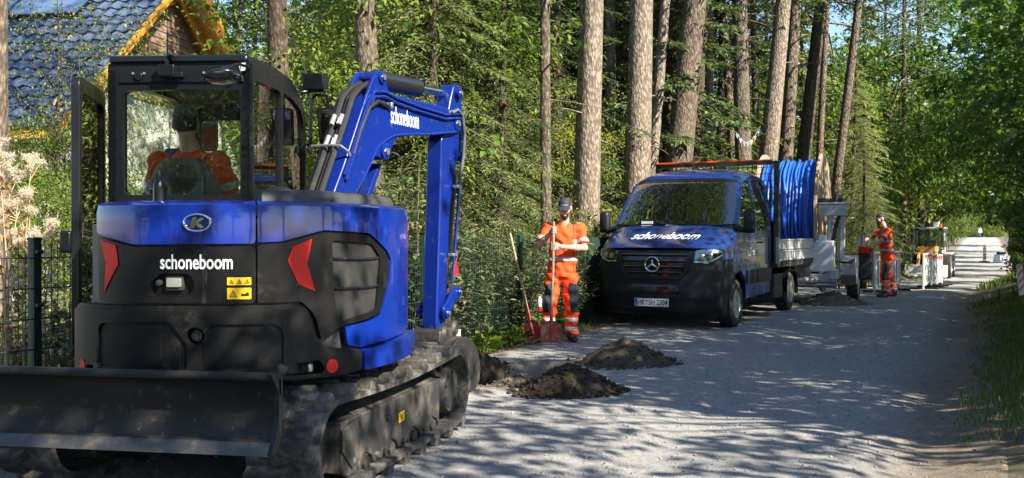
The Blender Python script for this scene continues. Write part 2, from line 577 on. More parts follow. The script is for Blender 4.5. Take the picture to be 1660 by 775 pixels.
    L.new(mx.outputs[2], b.inputs['Base Color']); b.inputs['Roughness'].default_value = 0.95
    bp = N.new('ShaderNodeBump'); bp.inputs['Strength'].default_value = 1.0; bp.inputs['Distance'].default_value = 0.04
    L.new(a2.outputs['Fac'], bp.inputs['Height']); L.new(bp.outputs[0], b.inputs['Normal'])
    MATS['earth'] = m
ground_mats()

ss_near = list(np.arange(-14, 1.5, 0.5)) + list(np.arange(1.5, 15, 0.07)) + list(np.arange(15, 40, 0.3)) + list(np.arange(40, 120, 1.5)) + [125, 135, 150, 165, 180, 195, 215]
def road_edge(S, T):
    c = (T + 2.55) / 2.8
    w = 0.14 * wob(S * 1.3, T * 0 + 3, 2.2) + 0.06 * wob(S * 4.0, T * 0 + 9, 3.0)
    return T + w * np.clip(np.abs(c) - 0.6, 0, 1) * 2.5
road = grid_sheet('road', ss_near, np.linspace(-5.35, 0.25, 70), MATS['gravel_road'],
                  dz=lambda S, T: 0.012 - 0.05 * smooth01(0.93, 1.0, np.abs((T + 2.55) / 2.8)), edge=road_edge)
_co = np.empty(len(road.data.vertices) * 3, np.float32); road.data.vertices.foreach_get('co', _co); _co = _co.reshape(-1, 3)
_s, _t = st_of(_co[:, 0].astype(float), _co[:, 1].astype(float))
_e = np.clip(smooth01(-0.95, -0.15, _t + 0.25 * wob(_co[:, 0], _co[:, 1], 3.0)) + 0.8 * (1 - smooth01(-5.3, -4.6, _t + 0.3 * wob(_co[:, 0], _co[:, 1], 2.0))), 0, 1)
_e = np.maximum(_e, 1 - smooth01(1.15, 1.55, pit_r(_co[:, 0].astype(float), _co[:, 1].astype(float))))
_at = road.data.attributes.new('soil', 'FLOAT', 'POINT'); _at.data.foreach_set('value', _e.astype(np.float32))
tag(road, kind='structure')
ts_g = [-900, -400, -200, -120, -80, -60, -45, -35, -28, -22, -18, -15, -12.5, -10.5, -9, -8, -7.3] + list(np.arange(-6.8, 3.2, 0.11)) + [3.5, 4, 5, 6.5, 8, 10, 13, 17, 22, 30, 45, 70, 110, 200, 400, 900]
ss_g = [-900, -400, -150, -60, -30, -14] + list(np.arange(-8, 1.5, 1.0)) + list(np.arange(1.5, 16, 0.09)) + list(np.arange(16, 42, 0.6)) + list(np.arange(42, 130, 4)) + [140, 160, 185, 220, 300, 450, 900]
ground = grid_sheet('ground', ss_g, ts_g, MATS['earth'], dz=lambda S, T: -0.012 * smooth01(-5.4, -5.1, T) * (1 - smooth01(-0.1, 0.2, T)))
tag(ground, kind='structure')

# loose stones on the road (uncountable)
def stones(name, n, area, size, m, seed, lift=0.0):
    g = np.random.default_rng(seed)
    base = np.array([(1, 0, 0), (-1, 0, 0), (0, 1, 0), (0, -1, 0), (0, 0, .8), (0, 0, -.8)], float)
    tri = np.array([(0, 2, 4), (2, 1, 4), (1, 3, 4), (3, 0, 4), (2, 0, 5), (1, 2, 5), (3, 1, 5), (0, 3, 5)])
    S, T = area(g, n)
    sh = bend(S)
    X = S * RS + (T + sh) * RC; Y = S * RC - (T + sh) * RS
    sz = size(g, n)
    Z = ground_z(X, Y) + 0.012 + lift + sz * 0.15
    V = base[None] * sz[:, None, None] * g.uniform(.55, 1.25, (n, 6, 1))
    an = g.uniform(0, 6.28, n); c, s_ = np.cos(an)[:, None], np.sin(an)[:, None]
    VX = V[..., 0] * c - V[..., 1] * s_; VY = V[..., 0] * s_ + V[..., 1] * c
    P = np.stack([VX + X[:, None], VY + Y[:, None], V[..., 2] * .8 + Z[:, None]], -1).reshape(-1, 3)
    F = (tri[None] + (np.arange(n) * 6)[:, None, None]).reshape(-1, 3)
    return put(name, np_mesh(name, P, F), m)

m_stone = mat('stone_chip', (0.12, 0.12, 0.125), 0.85, var=((0.34, 0.34, 0.33), 7, 0.6))
g1 = stones('gravel', 24000, lambda g, n: (2.5 + 13 * g.random(n) ** 1.5, g.uniform(-5.3, -0.3, n)),
            lambda g, n: 0.0035 + 0.013 * g.random(n) ** 5, m_stone, 3)
tag(g1, 'loose grey gravel chips scattered over the road', 'gravel', kind='stuff')
# ------------------------------------------------------------------ excavator
m_blue = mat('blue_paint', (0.004, 0.024, 0.24), 0.2, coat=0.8, spec=0.4, dirt=((0.16, 0.15, 0.14), 7, 0.66, 0.5), streak=((.22, .22, .25), .22))
m_bluearm = mat('blue_paint_boom', (0.004, 0.018, 0.17), 0.26, spec=.35, coat=0.25, dirt=((0.2, 0.19, 0.17), 9, 0.60, 0.4), streak=((.25, .25, .27), .22))
m_black = mat('black_panel_paint', (0.009, 0.009, 0.010), 0.3, spec=.22, coat=0.12, dirt=((0.10, 0.095, 0.085), 6, 0.60, 0.5), streak=((.2, .19, .17), .30))
m_blackm = mat('black_cast_iron', (0.010, 0.010, 0.010), 0.45, spec=.2, dirt=((0.12, 0.105, 0.085), 5, 0.58, 0.45), bump=(60, 0.06), streak=((.2, .18, .15), .22))
m_cab = mat('black_cab_paint', (0.007, 0.008, 0.010), 0.28, spec=.3, coat=0.1, rvar=0.08)
m_plastic = mat('dark_plastic', (0.03, 0.031, 0.033), 0.55, var=((0.05, 0.05, 0.05), 6, 0.5), bump=(220, 0.15))
m_rubber = mat('track_rubber', (0.03, 0.03, 0.03), 0.75, dirt=((0.27, 0.24, 0.20), 4.5, 0.45, 0.28), bump=(40, 0.25))
m_steel_dirty = mat('dusty_steel', (0.05, 0.048, 0.045), 0.55, metal=0.3, dirt=((0.27, 0.235, 0.185), 4, 0.47, 0.3), bump=(35, 0.2))
m_blade = mat('worn_blade_steel', (0.03, 0.029, 0.028), 0.38, metal=0.55, dirt=((0.28, 0.20, 0.13), 8, 0.56, 0.35), bump=(30, 0.12), streak=((.36, .29, .21), .55))
m_edge = mat('cutting_edge_steel', (0.10, 0.097, 0.092), 0.42, metal=0.6, dirt=((0.25, 0.20, 0.14), 12, 0.5, 0.25), bump=(40, 0.2))
m_chrome = mat('chrome', (0.75, 0.75, 0.75), 0.12, metal=1.0)
m_zinc = mat('zinc_fitting', (0.62, 0.62, 0.6), 0.35, metal=0.9)
m_hose = mat('rubber_hose', (0.012, 0.012, 0.012), 0.5, dirt=((0.1, 0.095, 0.085), 14, 0.55, 0.4))
m_white = mat('white_lettering', (0.78, 0.8, 0.82), 0.35)
m_red = mat('red_reflector', (0.70, 0.014, 0.008), 0.45, spec=.3)
m_yellow = mat('yellow_sticker', (0.85, 0.55, 0.01), 0.4)
m_ink = mat('black_print', (0.01, 0.01, 0.01), 0.5)
m_seat = mat('seat_fabric', (0.06, 0.06, 0.06), 0.85, bump=(120, 0.3))
m_seatshell = mat('seat_shell', (0.085, 0.080, 0.076), 0.6, var=((0.12, 0.115, 0.11), 8, 0.5))
m_greyp = mat('grey_console_plastic', (0.33, 0.33, 0.32), 0.55, dirt=((0.22, 0.2, 0.17), 9, 0.5, 0.4))
g_cab = glass_mat('cab_glass', (0.90, 0.95, 0.91), 0.006, refl=.6)
g_side = glass_mat('cab_side_glass', (0.78, 0.87, 0.80), 0.008)
m_mirror = mat('mirror_glass', (0.85, 0.86, 0.87), 0.02, metal=1.0)
m_lens = mat('lamp_lens', (0.55, 0.57, 0.6), 0.1, coat=1.0, metal=0.4)

XC = (-1.58, 6.30, gz(-1.58, 6.3) + 0.012)
EX = empty('excavator', XC, 0, 'blue and black tracked excavator with raised dozer blade, seen from behind', 'excavator')
def frame(h, ox=0.0, oy=0.0):
    c, s = math.cos(R(h)), math.sin(R(h))
    return lambda x, y, z: Vector((ox + x * c + y * s, oy - x * s + y * c, z))
TK = frame(15.0, 0.0, 0.0)        # undercarriage
UP = frame(4.0)                   # upper structure
_bf = (-1.2 - XC[0], 6.75 - XC[1])
_b = frame(22.0, *_bf)
BO = lambda q, z, w: _b(w, q, z)  # boom plane

# ---- undercarriage
def track_loop():
    pts = []
    c0 = (-0.985, 0.305, 0.252); c1 = (0.975, 0.315, 0.262)
    for a in np.linspace(90, 270, 25)[::-1]:           # near end, bottom to top
        pts.append((c0[0] + c0[2] * math.cos(R(a)), c0[1] + c0[2] * math.sin(R(a))))
    for t in np.linspace(0, 1, 26)[1:-1]:
        y = lerp(c0[0], c1[0], t); z = lerp(c0[1] + c0[2], c1[1] + c1[2], t) - 0.03 * math.sin(PI * t)
        pts.append((y, z))
    for a in np.linspace(-90, 90, 25)[::-1]:
        pts.append((c1[0] + c1[2] * math.cos(R(a)), c1[1] + c1[2] * math.sin(R(a))))
    for t in np.linspace(0, 1, 26)[1:-1]:
        pts.append((lerp(c1[0], c0[0], t), 0.053))
    return pts
LOOP = track_loop()
_lp = np.array(LOOP); _ll = np.concatenate([[0], np.cumsum(np.hypot(*np.diff(np.vstack([_lp, _lp[:1]]), axis=0).T))])
def loop_at(s):
    s = s % _ll[-1]
    i = int(np.searchsorted(_ll, s, 'right') - 1); i = min(i, len(LOOP) - 1)
    a = _lp[i]; b = _lp[(i + 1) % len(LOOP)]; t = (s - _ll[i]) / max(1e-6, _ll[i + 1] - _ll[i])
    p = a + (b - a) * t; d = (b - a) / np.hypot(*(b - a))
    return p, d

def lug_mesh(sgn):
    # a chunky bar: wide at the edge of the belt, running past its middle, swept back
    mb = MB()
    xo, xi = 0.205 * sgn, -0.045 * sgn
    bot = [(xo, -0.064), (xo, 0.05), (xi, 0.075), (xi - 0.02 * sgn, 0.015), (xi * 0.2, -0.03)]
    top = [(xo * 0.985, -0.040), (xo * 0.985, 0.034), (xi * 0.55, 0.052), (xi * 0.55, 0.012), (xi * -0.6, -0.016)]
    mb.loft([[Vector((x, y, -0.012)) for x, y in bot], [Vector((x, y, 0.054)) for x, y in top]])
    me = mesh_from('tread_lug', mb.V, mb.F, 0)
    bm = bmesh.new(); bm.from_mesh(me); bmesh.ops.recalc_face_normals(bm, faces=bm.faces)
    bmesh.ops.bevel(bm, geom=[e for e in bm.edges], offset=0.007, segments=1, affect='EDGES', profile=0.5)
    bm.to_mesh(me); bm.free(); me.materials.append(m_rubber)
    return me
LUG = {1: lug_mesh(1), -1: lug_mesh(-1)}
NL = 40
for side in (1, -1):
    cx = 0.78 * side
    rings = []
    for i in range(len(LOOP)):
        p = _lp[i]; d = _lp[(i + 1) % len(LOOP)] - _lp[i - 1]; d = d / np.hypot(*d)
        nrm = np.array([-d[1], d[0]])                       # outward
        o = p; q = p - nrm * 0.032
        rings.append([TK(cx - 0.2, o[0], o[1]), TK(cx + 0.2, o[0], o[1]), TK(cx + 0.2, q[0], q[1]), TK(cx - 0.2, q[0], q[1])])
    mb = MB(); mb.loft(rings + [rings[0]], False, False)
    belt = mb.build('track', m_rubber, EX, smooth=40)
    for k in range(NL):
        s = k * _ll[-1] / NL
        p, d = loop_at(s); nrm = np.array([-d[1], d[0]])
        o = bpy.data.objects.new('tread_lug', LUG[1 if k % 2 else -1])
        link(o, belt)
        X = TK(1, 0, 0) - TK(0, 0, 0); Yv = TK(0, d[0], d[1]) - TK(0, 0, 0); Z = TK(0, nrm[0], nrm[1]) - TK(0, 0, 0)
        P = TK(cx, p[0], p[1])
        o.matrix_local = Matrix(((X.x, Yv.x, Z.x, P.x), (X.y, Yv.y, Z.y, P.y), (X.z, Yv.z, Z.z, P.z), (0, 0, 0, 1)))
    # side frame with scalloped lower edge
    out = [(-0.83, 0.40), (-0.83, 0.12), (-0.76, 0.09)]
    for yc in (-0.52, -0.14, 0.24, 0.60):
        out += [(yc - 0.13, 0.09), (yc - 0.10, 0.14), (yc, 0.175), (yc + 0.10, 0.14), (yc + 0.13, 0.09)]
    out += [(0.74, 0.12), (0.76, 0.41)]
    fo = cx + side * 0.14
    mb = MB(); mb.prism(out, lambda u, v, w: TK(w, u, v), fo, fo - side * 0.30)
    tf = mb.build('track_frame', m_steel_dirty, belt, bevel=0.008)
    mb = MB()                                               # sloped top of the frame
    prof = [(fo - side * 0.005, 0.395), (fo - side * 0.11, 0.455), (fo - side * 0.3, 0.46), (fo - side * 0.3, 0.395)]
    mb.loft([[TK(x, y, z) for x, z in prof] for y in (-0.62, 0.74)])
    mb.build('track_frame_top', m_steel_dirty, belt, bevel=0.006)
    mb = MB()                                               # idler guard plate and yoke
    mb.prism([(-0.84, 0.36), (-0.60, 0.40), (-0.60, 0.16), (-0.72, 0.13), (-0.84, 0.24)], lambda u, v, w: TK(w, u, v), fo + side * 0.012, fo)
    mb.build('idler_guard', m_steel_dirty, belt, bevel=0.004)
    mb = MB(); ax = TK(1, 0, 0) - TK(0, 0, 0)
    def wheel(y, z, r, wd, name, n=24, teeth=0):
        w = MB()
        a = TK(cx - wd / 2, y, z); b = TK(cx + wd / 2, y, z)
        w.tube([a, a.lerp(b, .12), a.lerp(b, .88), b], [r * .93, r, r, r * .93], n)
        for k in range(teeth):
            an = 2 * PI * k / teeth
            w.box(TK(cx, y + (r + .012) * math.cos(an), z + (r + .012) * math.sin(an)), (0.06, 0.03, 0.03),
                  Euler((an, 0, -R(15))).to_matrix())
        return w.build(name, m_steel_dirty, belt, bevel=0.004)
    wheel(-0.985, 0.285, 0.215, 0.10, 'idler')
    wheel(0.975, 0.30, 0.205, 0.06, 'sprocket', 28, 17)
    mb = MB(); mb.tube([TK(cx - side * .1, .975, .3), TK(fo - side * .03, .975, .3), TK(fo + side * .004, .975, .3), TK(fo + side * .012, .975, .3)], [.165, .165, .15, .03], 24)
    for k in range(9):
        an = 2 * PI * k / 9
        mb.cyl(TK(fo - side * .01, .975 + .125 * math.cos(an), .3 + .125 * math.sin(an)), TK(fo + side * .014, .975 + .125 * math.cos(an), .3 + .125 * math.sin(an)), .012, n=6)
    mb.build('travel_motor', m_steel_dirty, belt)
    for yc in (-0.52, -0.14, 0.24, 0.60):
        r_ = wheel(yc, 0.115, 0.07, 0.26, 'roller', 18)
        mb = MB(); mb.tube([TK(fo - side * .02, yc, .115), TK(fo + side * .012, yc, .115), TK(fo + side * .02, yc, .115)], [.04, .04, .02], 10)
        mb.build('roller_cap', m_steel_dirty, r_)
    mb = MB()
    ring = [(0.86, 0.405), (0.72, 0.43), (0.66, 0.50), (0.70, 0.535), (0.80, 0.52), (0.88, 0.46)]
    sheet(round_poly(ring, .03), lambda u, v, w: TK(w * side, u, v), abs(fo) - .02, .03,
          [round_poly([(0.84, 0.43), (0.75, 0.45), (0.71, 0.495), (0.79, 0.495), (0.85, 0.455)], .015)], .04).build('lifting_eye', m_steel_dirty, belt, bevel=.004)
    if side == 1:
        sheet([(-0.02, .245), (.075, .25), (.075, .31), (-0.02, .305)], lambda u, v, w: TK(w, u, v), fo + .004, .002, (), .05).build('warning_sticker', m_yellow, belt)
        lettering('sticker_print', 'V', lambda u, v: TK(fo + .0055, u, v), (.0, .255, .05, .30), m_ink, belt, .01)
    # grease bolts
    for (y, z) in ((-.70, .17), (-.36, .13), (.05, .12), (.43, .13), (-.2, .31)):
        w = MB(); w.cyl(TK(fo, y, z), TK(fo + side * .014, y, z), .018, n=6); w.build('bolt', m_zinc if y < -.3 else m_steel_dirty, belt)
mb = MB()
mb.prism([(-0.62, -0.62), (0.62, -0.62), (0.62, 0.62), (-0.62, 0.62)], lambda u, v, w: TK(u, v, w), 0.30, 0.46)
mb.tube([Vector((0, 0, .44)), Vector((0, 0, .66))], .44, 32)
mb.build('undercarriage_frame', m_blackm, EX, bevel=0.02)

# ---- dozer blade (angled a little against the tracks)
BLc = Vector((-1.10 - XC[0], 4.50 - XC[1], 0))
_bd = frame(10.0)
BW = 1.96
def BL(x, y, z): return _bd(x, y, z) + BLc - (_bd(BW / 2, 0, 0) - _bd(0, 0, 0))
prof = []
for t in np.linspace(0, 1, 13):
    a = lerp(R(-42), R(50), t)
    prof.append((0.265 * math.cos(a) - 0.175, 0.575 + 0.235 * math.sin(a)))
inner = [(y + 0.022, z) for y, z in prof]
lip = [(0.0 + 0.028 * math.cos(a), 0.765 + 0.02 * math.sin(a)) for a in np.linspace(-PI * .1, PI * 1.2, 9)]
mb = MB()
mb.loft([[BL(x, y, z) for y, z in prof + lip[::-1][:1] + inner[::-1]] for x in np.linspace(-BW / 2, BW / 2, 15)])
mb.tube([BL(x, -0.002, .752) for x in (-BW / 2, -.5, 0, .5, BW / 2)], .022, 10)
blade = mb.build('dozer_blade', m_blade, EX, smooth=45)
mb = MB()
mb.loft([[BL(x, y, z) for y, z in ((-0.012, .455), (-0.055, .40), (-.035, .395), (.03, .43), (.035, .46))] for x in (-BW / 2, BW / 2)])
mb.build('cutting_edge', m_edge, blade, bevel=.003)
for sx in (1, -1):
    plate = round_poly([(-0.045, .775), (.085, .765), (.09, .58), (.07, .46), (.02, .40), (-.05, .40), (.0, .46), (.045, .55), (.04, .68)], .025)
    sheet(plate, lambda u, v, w: BL(sx * (BW / 2 + w), u, v), .02, .022,
          [round_poly([(.045, .74), (.066, .74), (.07, .66), (.05, .66)], .01, 3)], .03).build('blade_end_plate', m_blade, blade, bevel=.004)
for x in (-.42, .42):
    mb = MB(); mb.tube([BL(x, .1, .55), TK(x * .9, -.55, .36)], [.07, .08], 8); mb.build('blade_arm', m_blackm, EX)
mb = MB(); mb.tube([BL(0, .1, .62), BL(0, .62, .50)], .06, 14); mb.build('blade_cylinder', m_blackm, EX)

# ---- tail (counterweight and engine covers), laid on one plan curve
_T = np.linspace(-PI / 2, PI / 2, 721)
_tx = 0.92 * np.sign(np.sin(_T)) * np.abs(np.sin(_T)) ** (2 / 2.4); _ty = -1.28 * np.abs(np.cos(_T)) ** (2 / 2.4)
_tx = np.concatenate([[-.92, -.92], _tx, [.92, .92]]); _ty = np.concatenate([[.8, .4], _ty, [.4, .8]])
_ts = np.concatenate([[0], np.cumsum(np.hypot(np.diff(_tx), np.diff(_ty)))]); _ts -= _ts[np.argmin(np.abs(_tx) + (_ty > -.5) * 9)]
_dx = np.gradient(_tx, _ts); _dy = np.gradient(_ty, _ts); _q = np.hypot(_dx, _dy); _nx = _dy / _q; _ny = -_dx / _q
def plan(s, w=0.0):
    x = np.interp(s, _ts, _tx); y = np.interp(s, _ts, _ty); nx = np.interp(s, _ts, _nx); ny = np.interp(s, _ts, _ny)
    l = math.hypot(nx, ny)
    return float(x + nx / l * w), float(y + ny / l * w)
def TL(s, z, w):
    x, y = plan(s, w); return UP(x, y, z)
def TLB(s, v, w):                         # the same, rolling over to a flat top above v = 1.49
    v0, r_ = 1.535, 0.04
    if v <= v0: return TL(s, v, w)
    a = (v - v0) / r_
    if a < 1.45: return TL(s, v0 + (r_ + w) * math.sin(a), -r_ + (r_ + w) * math.cos(a))
    e = (a - 1.45) * r_
    return TL(s, v0 + (r_ + w) * math.sin(1.45) + e * .06, -r_ + (r_ + w) * math.cos(1.45) - e)
core = MB()
ss_c = np.linspace(-2.3, 1.76, 83)
core.loft([[TL(s, z, -.05) for s in ss_c] for z in (.66, .9, 1.2, 1.46)])
core.build('engine_bay', m_plastic, EX)
mb = MB(); mb.add([TL(s, 1.50, -.09) for s in ss_c], [list(range(len(ss_c)))]); mb.build('deck_plate', m_plastic, EX, fix=False)
sheet(round_poly([(-.578, 1.412), (-.28, 1.352), (.36, 1.357), (.36, 1.80), (-.578, 1.80)], .02), TLB, 0.0, .02, (), .045).build('engine_bonnet', m_blue, EX, bevel=.006)
rear = sheet(round_poly([(-.575, 1.392), (-.278, 1.338), (.36, 1.343), (.36, 1.052), (-.56, 1.052)], .025), TL, -.004, .03,
             [round_poly([(-.19, 1.15), (-.13, 1.205), (.02, 1.205), (.05, 1.17), (.05, 1.12), (.01, 1.085), (-.18, 1.085)], .03)], .05).build('rear_panel', m_black, EX, bevel=.008)
sheet(round_poly([(-.22, 1.06), (-.22, 1.23), (.09, 1.23), (.09, 1.06)], .03), TL, -.036, .01, (), .06).build('latch_recess', m_black, rear)
sheet(round_poly([(-.107, 1.118), (-.107, 1.19), (-.012, 1.19), (-.012, 1.118)], .008), TL, -.018, .02, (), .04).build('latch', m_plastic, rear, bevel=.004)
sheet(round_poly([(-.098, 1.135), (-.098, 1.18), (-.022, 1.18), (-.022, 1.135)], .006), TL, -.008, .012, (), .04).build('latch_handle', mat('grey_latch', (.25, .25, .24), .45), rear, bevel=.003)
w = MB(); w.tube([TL(-.145, 1.155, -.03), TL(-.145, 1.155, -.012), TL(-.145, 1.155, -.008)], [.017, .017, .008], 12); w.build('lock', m_plastic, rear)
side_blue = [(.37, 1.362), (.49, 1.368), (.73, 1.427), (1.10, 1.41), (1.32, 1.31), (1.385, 1.255), (1.37, 1.13), (1.25, .94), (1.1, .915), (.88, .90), (.90, .80), (1.0, .778), (1.70, .80), (1.80, .82), (1.80, 1.66), (1.5, 1.70), (.37, 1.85)]
sheet(side_blue, TLB, .002, .02, (), .05).build('side_cover', m_blue, EX, bevel=.006)
side_black = [(.37, 1.352), (.49, 1.357), (.73, 1.415), (1.095, 1.398), (1.31, 1.30), (1.37, 1.25), (1.355, 1.135), (1.238, .955), (1.1, .93), (.86, .91), (.72, .84), (.69, .95), (.66, 1.0), (.60, 1.052), (.37, 1.052)]
vent = round_poly([(.79, 1.372), (1.13, 1.352), (1.245, 1.265), (1.185, .975), (.84, .93), (.805, 1.08)], .03)
sb = sheet(round_poly(side_black, .012), TL, -.004, .03, [vent], .05).build('side_panel', m_black, EX, bevel=.007)
m_vent = mat('vent_mesh', (.015, .015, .015), .6, bump=(400, .6), dirt=((.09, .085, .075), 8, .5, .4))
sheet(vent, TL, -.018, .01, (), .05).build('vent_grille', m_vent, sb)
for zz in (1.275, 1.115):
    mb = MB(); mb.tube([TL(s, zz - .03 * math.sin((s - .8) * 6) * .3, -.012) for s in np.linspace(.80, 1.225, 9)], .008, 6); mb.build('vent_rib', m_black, sb)
sheet(round_poly([(.992, .768), (1.70, .792), (1.82, .80), (1.82, .67), (1.66, .66), (.992, .655)], .02), TL, .045, .1, (), .06).build('lower_skirt', m_blue, EX, bevel=.012)
bump_out = [(-1.45, .68), (-1.45, .98), (-.93, 1.0), (-.75, 1.035), (.55, 1.042), (.61, 1.02), (.645, .96), (.67, .86), (.72, .80), (.94, .778), (.984, .77), (.984, .66), (.86, .648), (-.9, .648)]
rec_l = round_poly([(-.50, .72), (-.50, .90), (-.47, .945), (-.06, .965), (-.01, .90), (.03, .85), (.03, .72)], .03)
rec_r = round_poly([(.10, .72), (.10, .88), (.15, .95), (.46, .945), (.49, .90), (.49, .72)], .03)
slot_r = round_poly([(.50, .675), (.50, .735), (.68, .745), (.71, .70), (.70, .672)], .014)
slot_l = round_poly([(-.63, .675), (-.60, .72), (-.45, .715), (-.42, .675)], .014)
eye = [(.07 + .045 * math.cos(a), .89 + .045 * math.sin(a)) for a in np.linspace(0, 2 * PI, 17)[:-1]]
cw = sheet(round_poly(bump_out, .02), TL, .028, .12, [eye, slot_l, slot_r], .05).build('counterweight', m_blackm, EX, bevel=.012)
sheet(round_poly([(-1.44, .69), (-1.44, .965), (-.93, .985), (-.75, 1.015), (.54, 1.022), (.6, 1.0), (.63, .95), (.655, .86), (.70, .79), (.93, .765), (.97, .755), (.97, .67), (.86, .66), (-.9, .66)], .02), TL, .043, .014,
      [rec_l, rec_r, eye, slot_l, slot_r], .05).build('counterweight_face', m_blackm, cw, bevel=.005)
w = MB(); w.tube([TL(.07, .89, -.03), TL(.07, .89, .012)], .028, 16); w.tube([TL(.07, .89, .01), TL(.07, .89, .02)], .016, 6); w.build('tow_bolt', m_steel_dirty, cw)
for s0, nm in ((.555, .68), (-.44, .66)):
    w = MB(); w.tube([TL(s0 - .07, .71, -.02), TL(s0 - .07, .71, .036), TL(s0 - .07, .71, .045)], [.03, .03, .022], 14); w.build('tie_down_bolt', m_steel_dirty, cw)
w = MB(); w.box(TL(.63, .705, .0), (.06, .03, .045), Euler((0, 0, -R(35))).to_matrix()); w.build('tie_down_lug', m_zinc, cw, bevel=.006)
for s0 in (-.663, .752):
    w = MB()
    w.loft([[TL(s0 + .036 * math.cos(a), .705 + .036 * math.sin(a), d) for a in np.linspace(0, 2 * PI, 25)[:-1]] for d in (.04, .0475)]); w.build('red_reflector', m_red, cw)
sheet([(-.535, 1.374), (-.405, 1.348), (-.386, 1.247), (-.503, 1.098), (-.483, 1.252)], TL, .0015, .002, (), .05).build('red_chevron', m_red, rear)
sheet([(.66, 1.381), (.549, 1.34), (.523, 1.266), (.582, 1.143), (.678, 1.104), (.631, 1.248)], TL, .0015, .002, (), .05).build('red_chevron', m_red, sb)
lettering('lettering', 'schoneboom', lambda u, v: TL(u, v, .0022), (-.126, 1.226, .247, 1.302), m_white, rear, .016, sub=1)
# emblem: chrome oval with a K
em = MB()
em.tube([TL(.071 + .068 * math.cos(a), 1.463 + .043 * math.sin(a), .006) for a in np.linspace(0, 2 * PI, 33)], .0065, 8)
emb = em.build('emblem', m_chrome, EX)
kk = [(.03, 1.437), (.048, 1.492), (.068, 1.492), (.062, 1.472), (.092, 1.490), (.108, 1.482), (.076, 1.463), (.108, 1.441), (.088, 1.434), (.060, 1.452), (.055, 1.435)]
sheet(kk, TL, .008, .007, (), .02).build('emblem_letter', m_chrome, emb, bevel=.0015)
for (z0, z1, marks) in ((1.145, 1.184, 3), (1.073, 1.131, 2)):
    st = sheet(round_poly([(.219, z0), (.338, z0), (.338, z1), (.219, z1)], .004), TL, .0012, .002, (), .05).build('warning_sticker', m_yellow, rear)
    h = (z1 - z0) * .62; zc = (z0 + z1) / 2
    for i in range(marks):
        c = lerp(.219, .338, (i + .5) / marks)
        tri = [(c - h * .55, zc - h * .5), (c + h * .55, zc - h * .5), (c, zc + h * .5)]
        inn = [(c - h * .36, zc - h * .40), (c + h * .36, zc - h * .40), (c, zc + h * .28)]
        if marks == 2 and i == 1:
            sheet([(c - .02, zc - .014), (c + .018, zc - .014), (c + .02, zc + .002), (c + .008, zc + .008), (c, zc - .002), (c - .02, zc + .0)], TL, .0022, .0015, (), .05).build('sticker_print', m_ink, st)
        else:
            sheet(tri, TL, .0022, .0015, [inn], .05).build('sticker_print', m_ink, st)
            sheet([(c - .003, zc - h * .32), (c + .004, zc - h * .32), (c + .001, zc + h * .1)], TL, .0022, .0015, (), .05).build('sticker_print', m_ink, st)
# exhaust stack
w = MB()
for z, rx, ry, sh in ((1.53, .042, .05, 0),): pass
w.loft([[TL(-.206 + rx * math.cos(a), z, -.13 + ry * math.sin(a)) for a in np.linspace(0, 2 * PI, 19)[:-1]] for z, rx, ry in ((1.52, .040, .05), (1.64, .040, .05), (1.672, .036, .045), (1.692, .024, .03))])
w.build('exhaust_pipe', m_cab, EX)
# dark pad on the right of the deck
w = MB()
def pad_ring(wi, z):
    a = [plan(s, -.07 - wi) for s in np.linspace(.40, 1.75, 24)]
    b = [plan(s, -.46 + wi) for s in np.linspace(1.75, .40, 24)]
    return [UP(x, y, z) for x, y in a + b]
w.loft([pad_ring(0, 1.54), pad_ring(.01, 1.60), pad_ring(.03, 1.632), pad_ring(.10, 1.645)])
w.build('tank_cover', m_plastic, EX, smooth=50)

# ---- cab
CX0, CX1, CY0, CY1 = -.89, .0, -.28, .96
def REAR(x, z, w): return UP(x, CY0 - w, z)
def SIDE(y, z, w): return UP(CX1 + w, y, z)
def LEFT(y, z, w): return UP(CX0 - w, y, z)
def FRONT(x, z, w): return UP(x, CY1 + w, z)
rw = round_poly([(-.795, 1.645), (-.795, 2.285), (-.058, 2.295), (-.058, 1.645)], .05, 5)
cf = sheet(round_poly([(CX0, 1.30), (CX0, 2.455), (CX1, 2.475), (CX1, 1.30)], .02), REAR, 0, .055, [rw], .12).build('cab_frame', m_cab, EX, bevel=.01)
so = round_poly([(-.28, 1.25), (-.28, 2.47), (.25, 2.475), (.62, 2.45), (.82, 2.39), (.93, 2.28), (.985, 1.7), (.99, 1.25)], .05)
w1 = round_poly([(-.195, 1.70), (-.195, 2.36), (.35, 2.365), (.35, 1.62)], .06)
w2 = round_poly([(.405, 1.60), (.405, 2.365), (.62, 2.35), (.83, 2.30), (.915, 2.18), (.950, 1.52)], .05)
sheet(so, SIDE, 0, .05, [w1, w2], .10).build('cab_side', m_cab, EX, bevel=.01)
lw = round_poly([(-.20, 1.0), (-.20, 2.36), (.62, 2.35), (.80, 2.28), (.875, 2.16), (.925, 1.0)], .06)
sheet(round_poly([(-.28, .80), (-.28, 2.46), (.25, 2.465), (.62, 2.45), (.82, 2.39), (.93, 2.28), (.985, 1.7), (.99, .80)], .05), LEFT, 0, .05, [lw], .12).build('cab_side', m_cab, EX, bevel=.01)
fw = round_poly([(-.83, 1.05), (-.80, 2.24), (-.09, 2.24), (-.06, 1.05)], .05)
sheet([(CX0, .95), (CX0, 2.28), (CX1, 2.28), (CX1, .95)], FRONT, 0, .04, [fw], .12).build('cab_front', m_cab, EX, bevel=.008)
w = MB(); rr = [(-.30, 2.455), (-.29, 2.50), (.25, 2.515), (.62, 2.49), (.84, 2.42), (.96, 2.29), (.92, 2.27), (.80, 2.38), (.6, 2.44), (.25, 2.465)]
w.prism(rr, lambda u, v, x: UP(x, u, v), CX0 + .01, CX1 - .01); roof = w.build('cab_roof', m_cab, EX, bevel=.012)
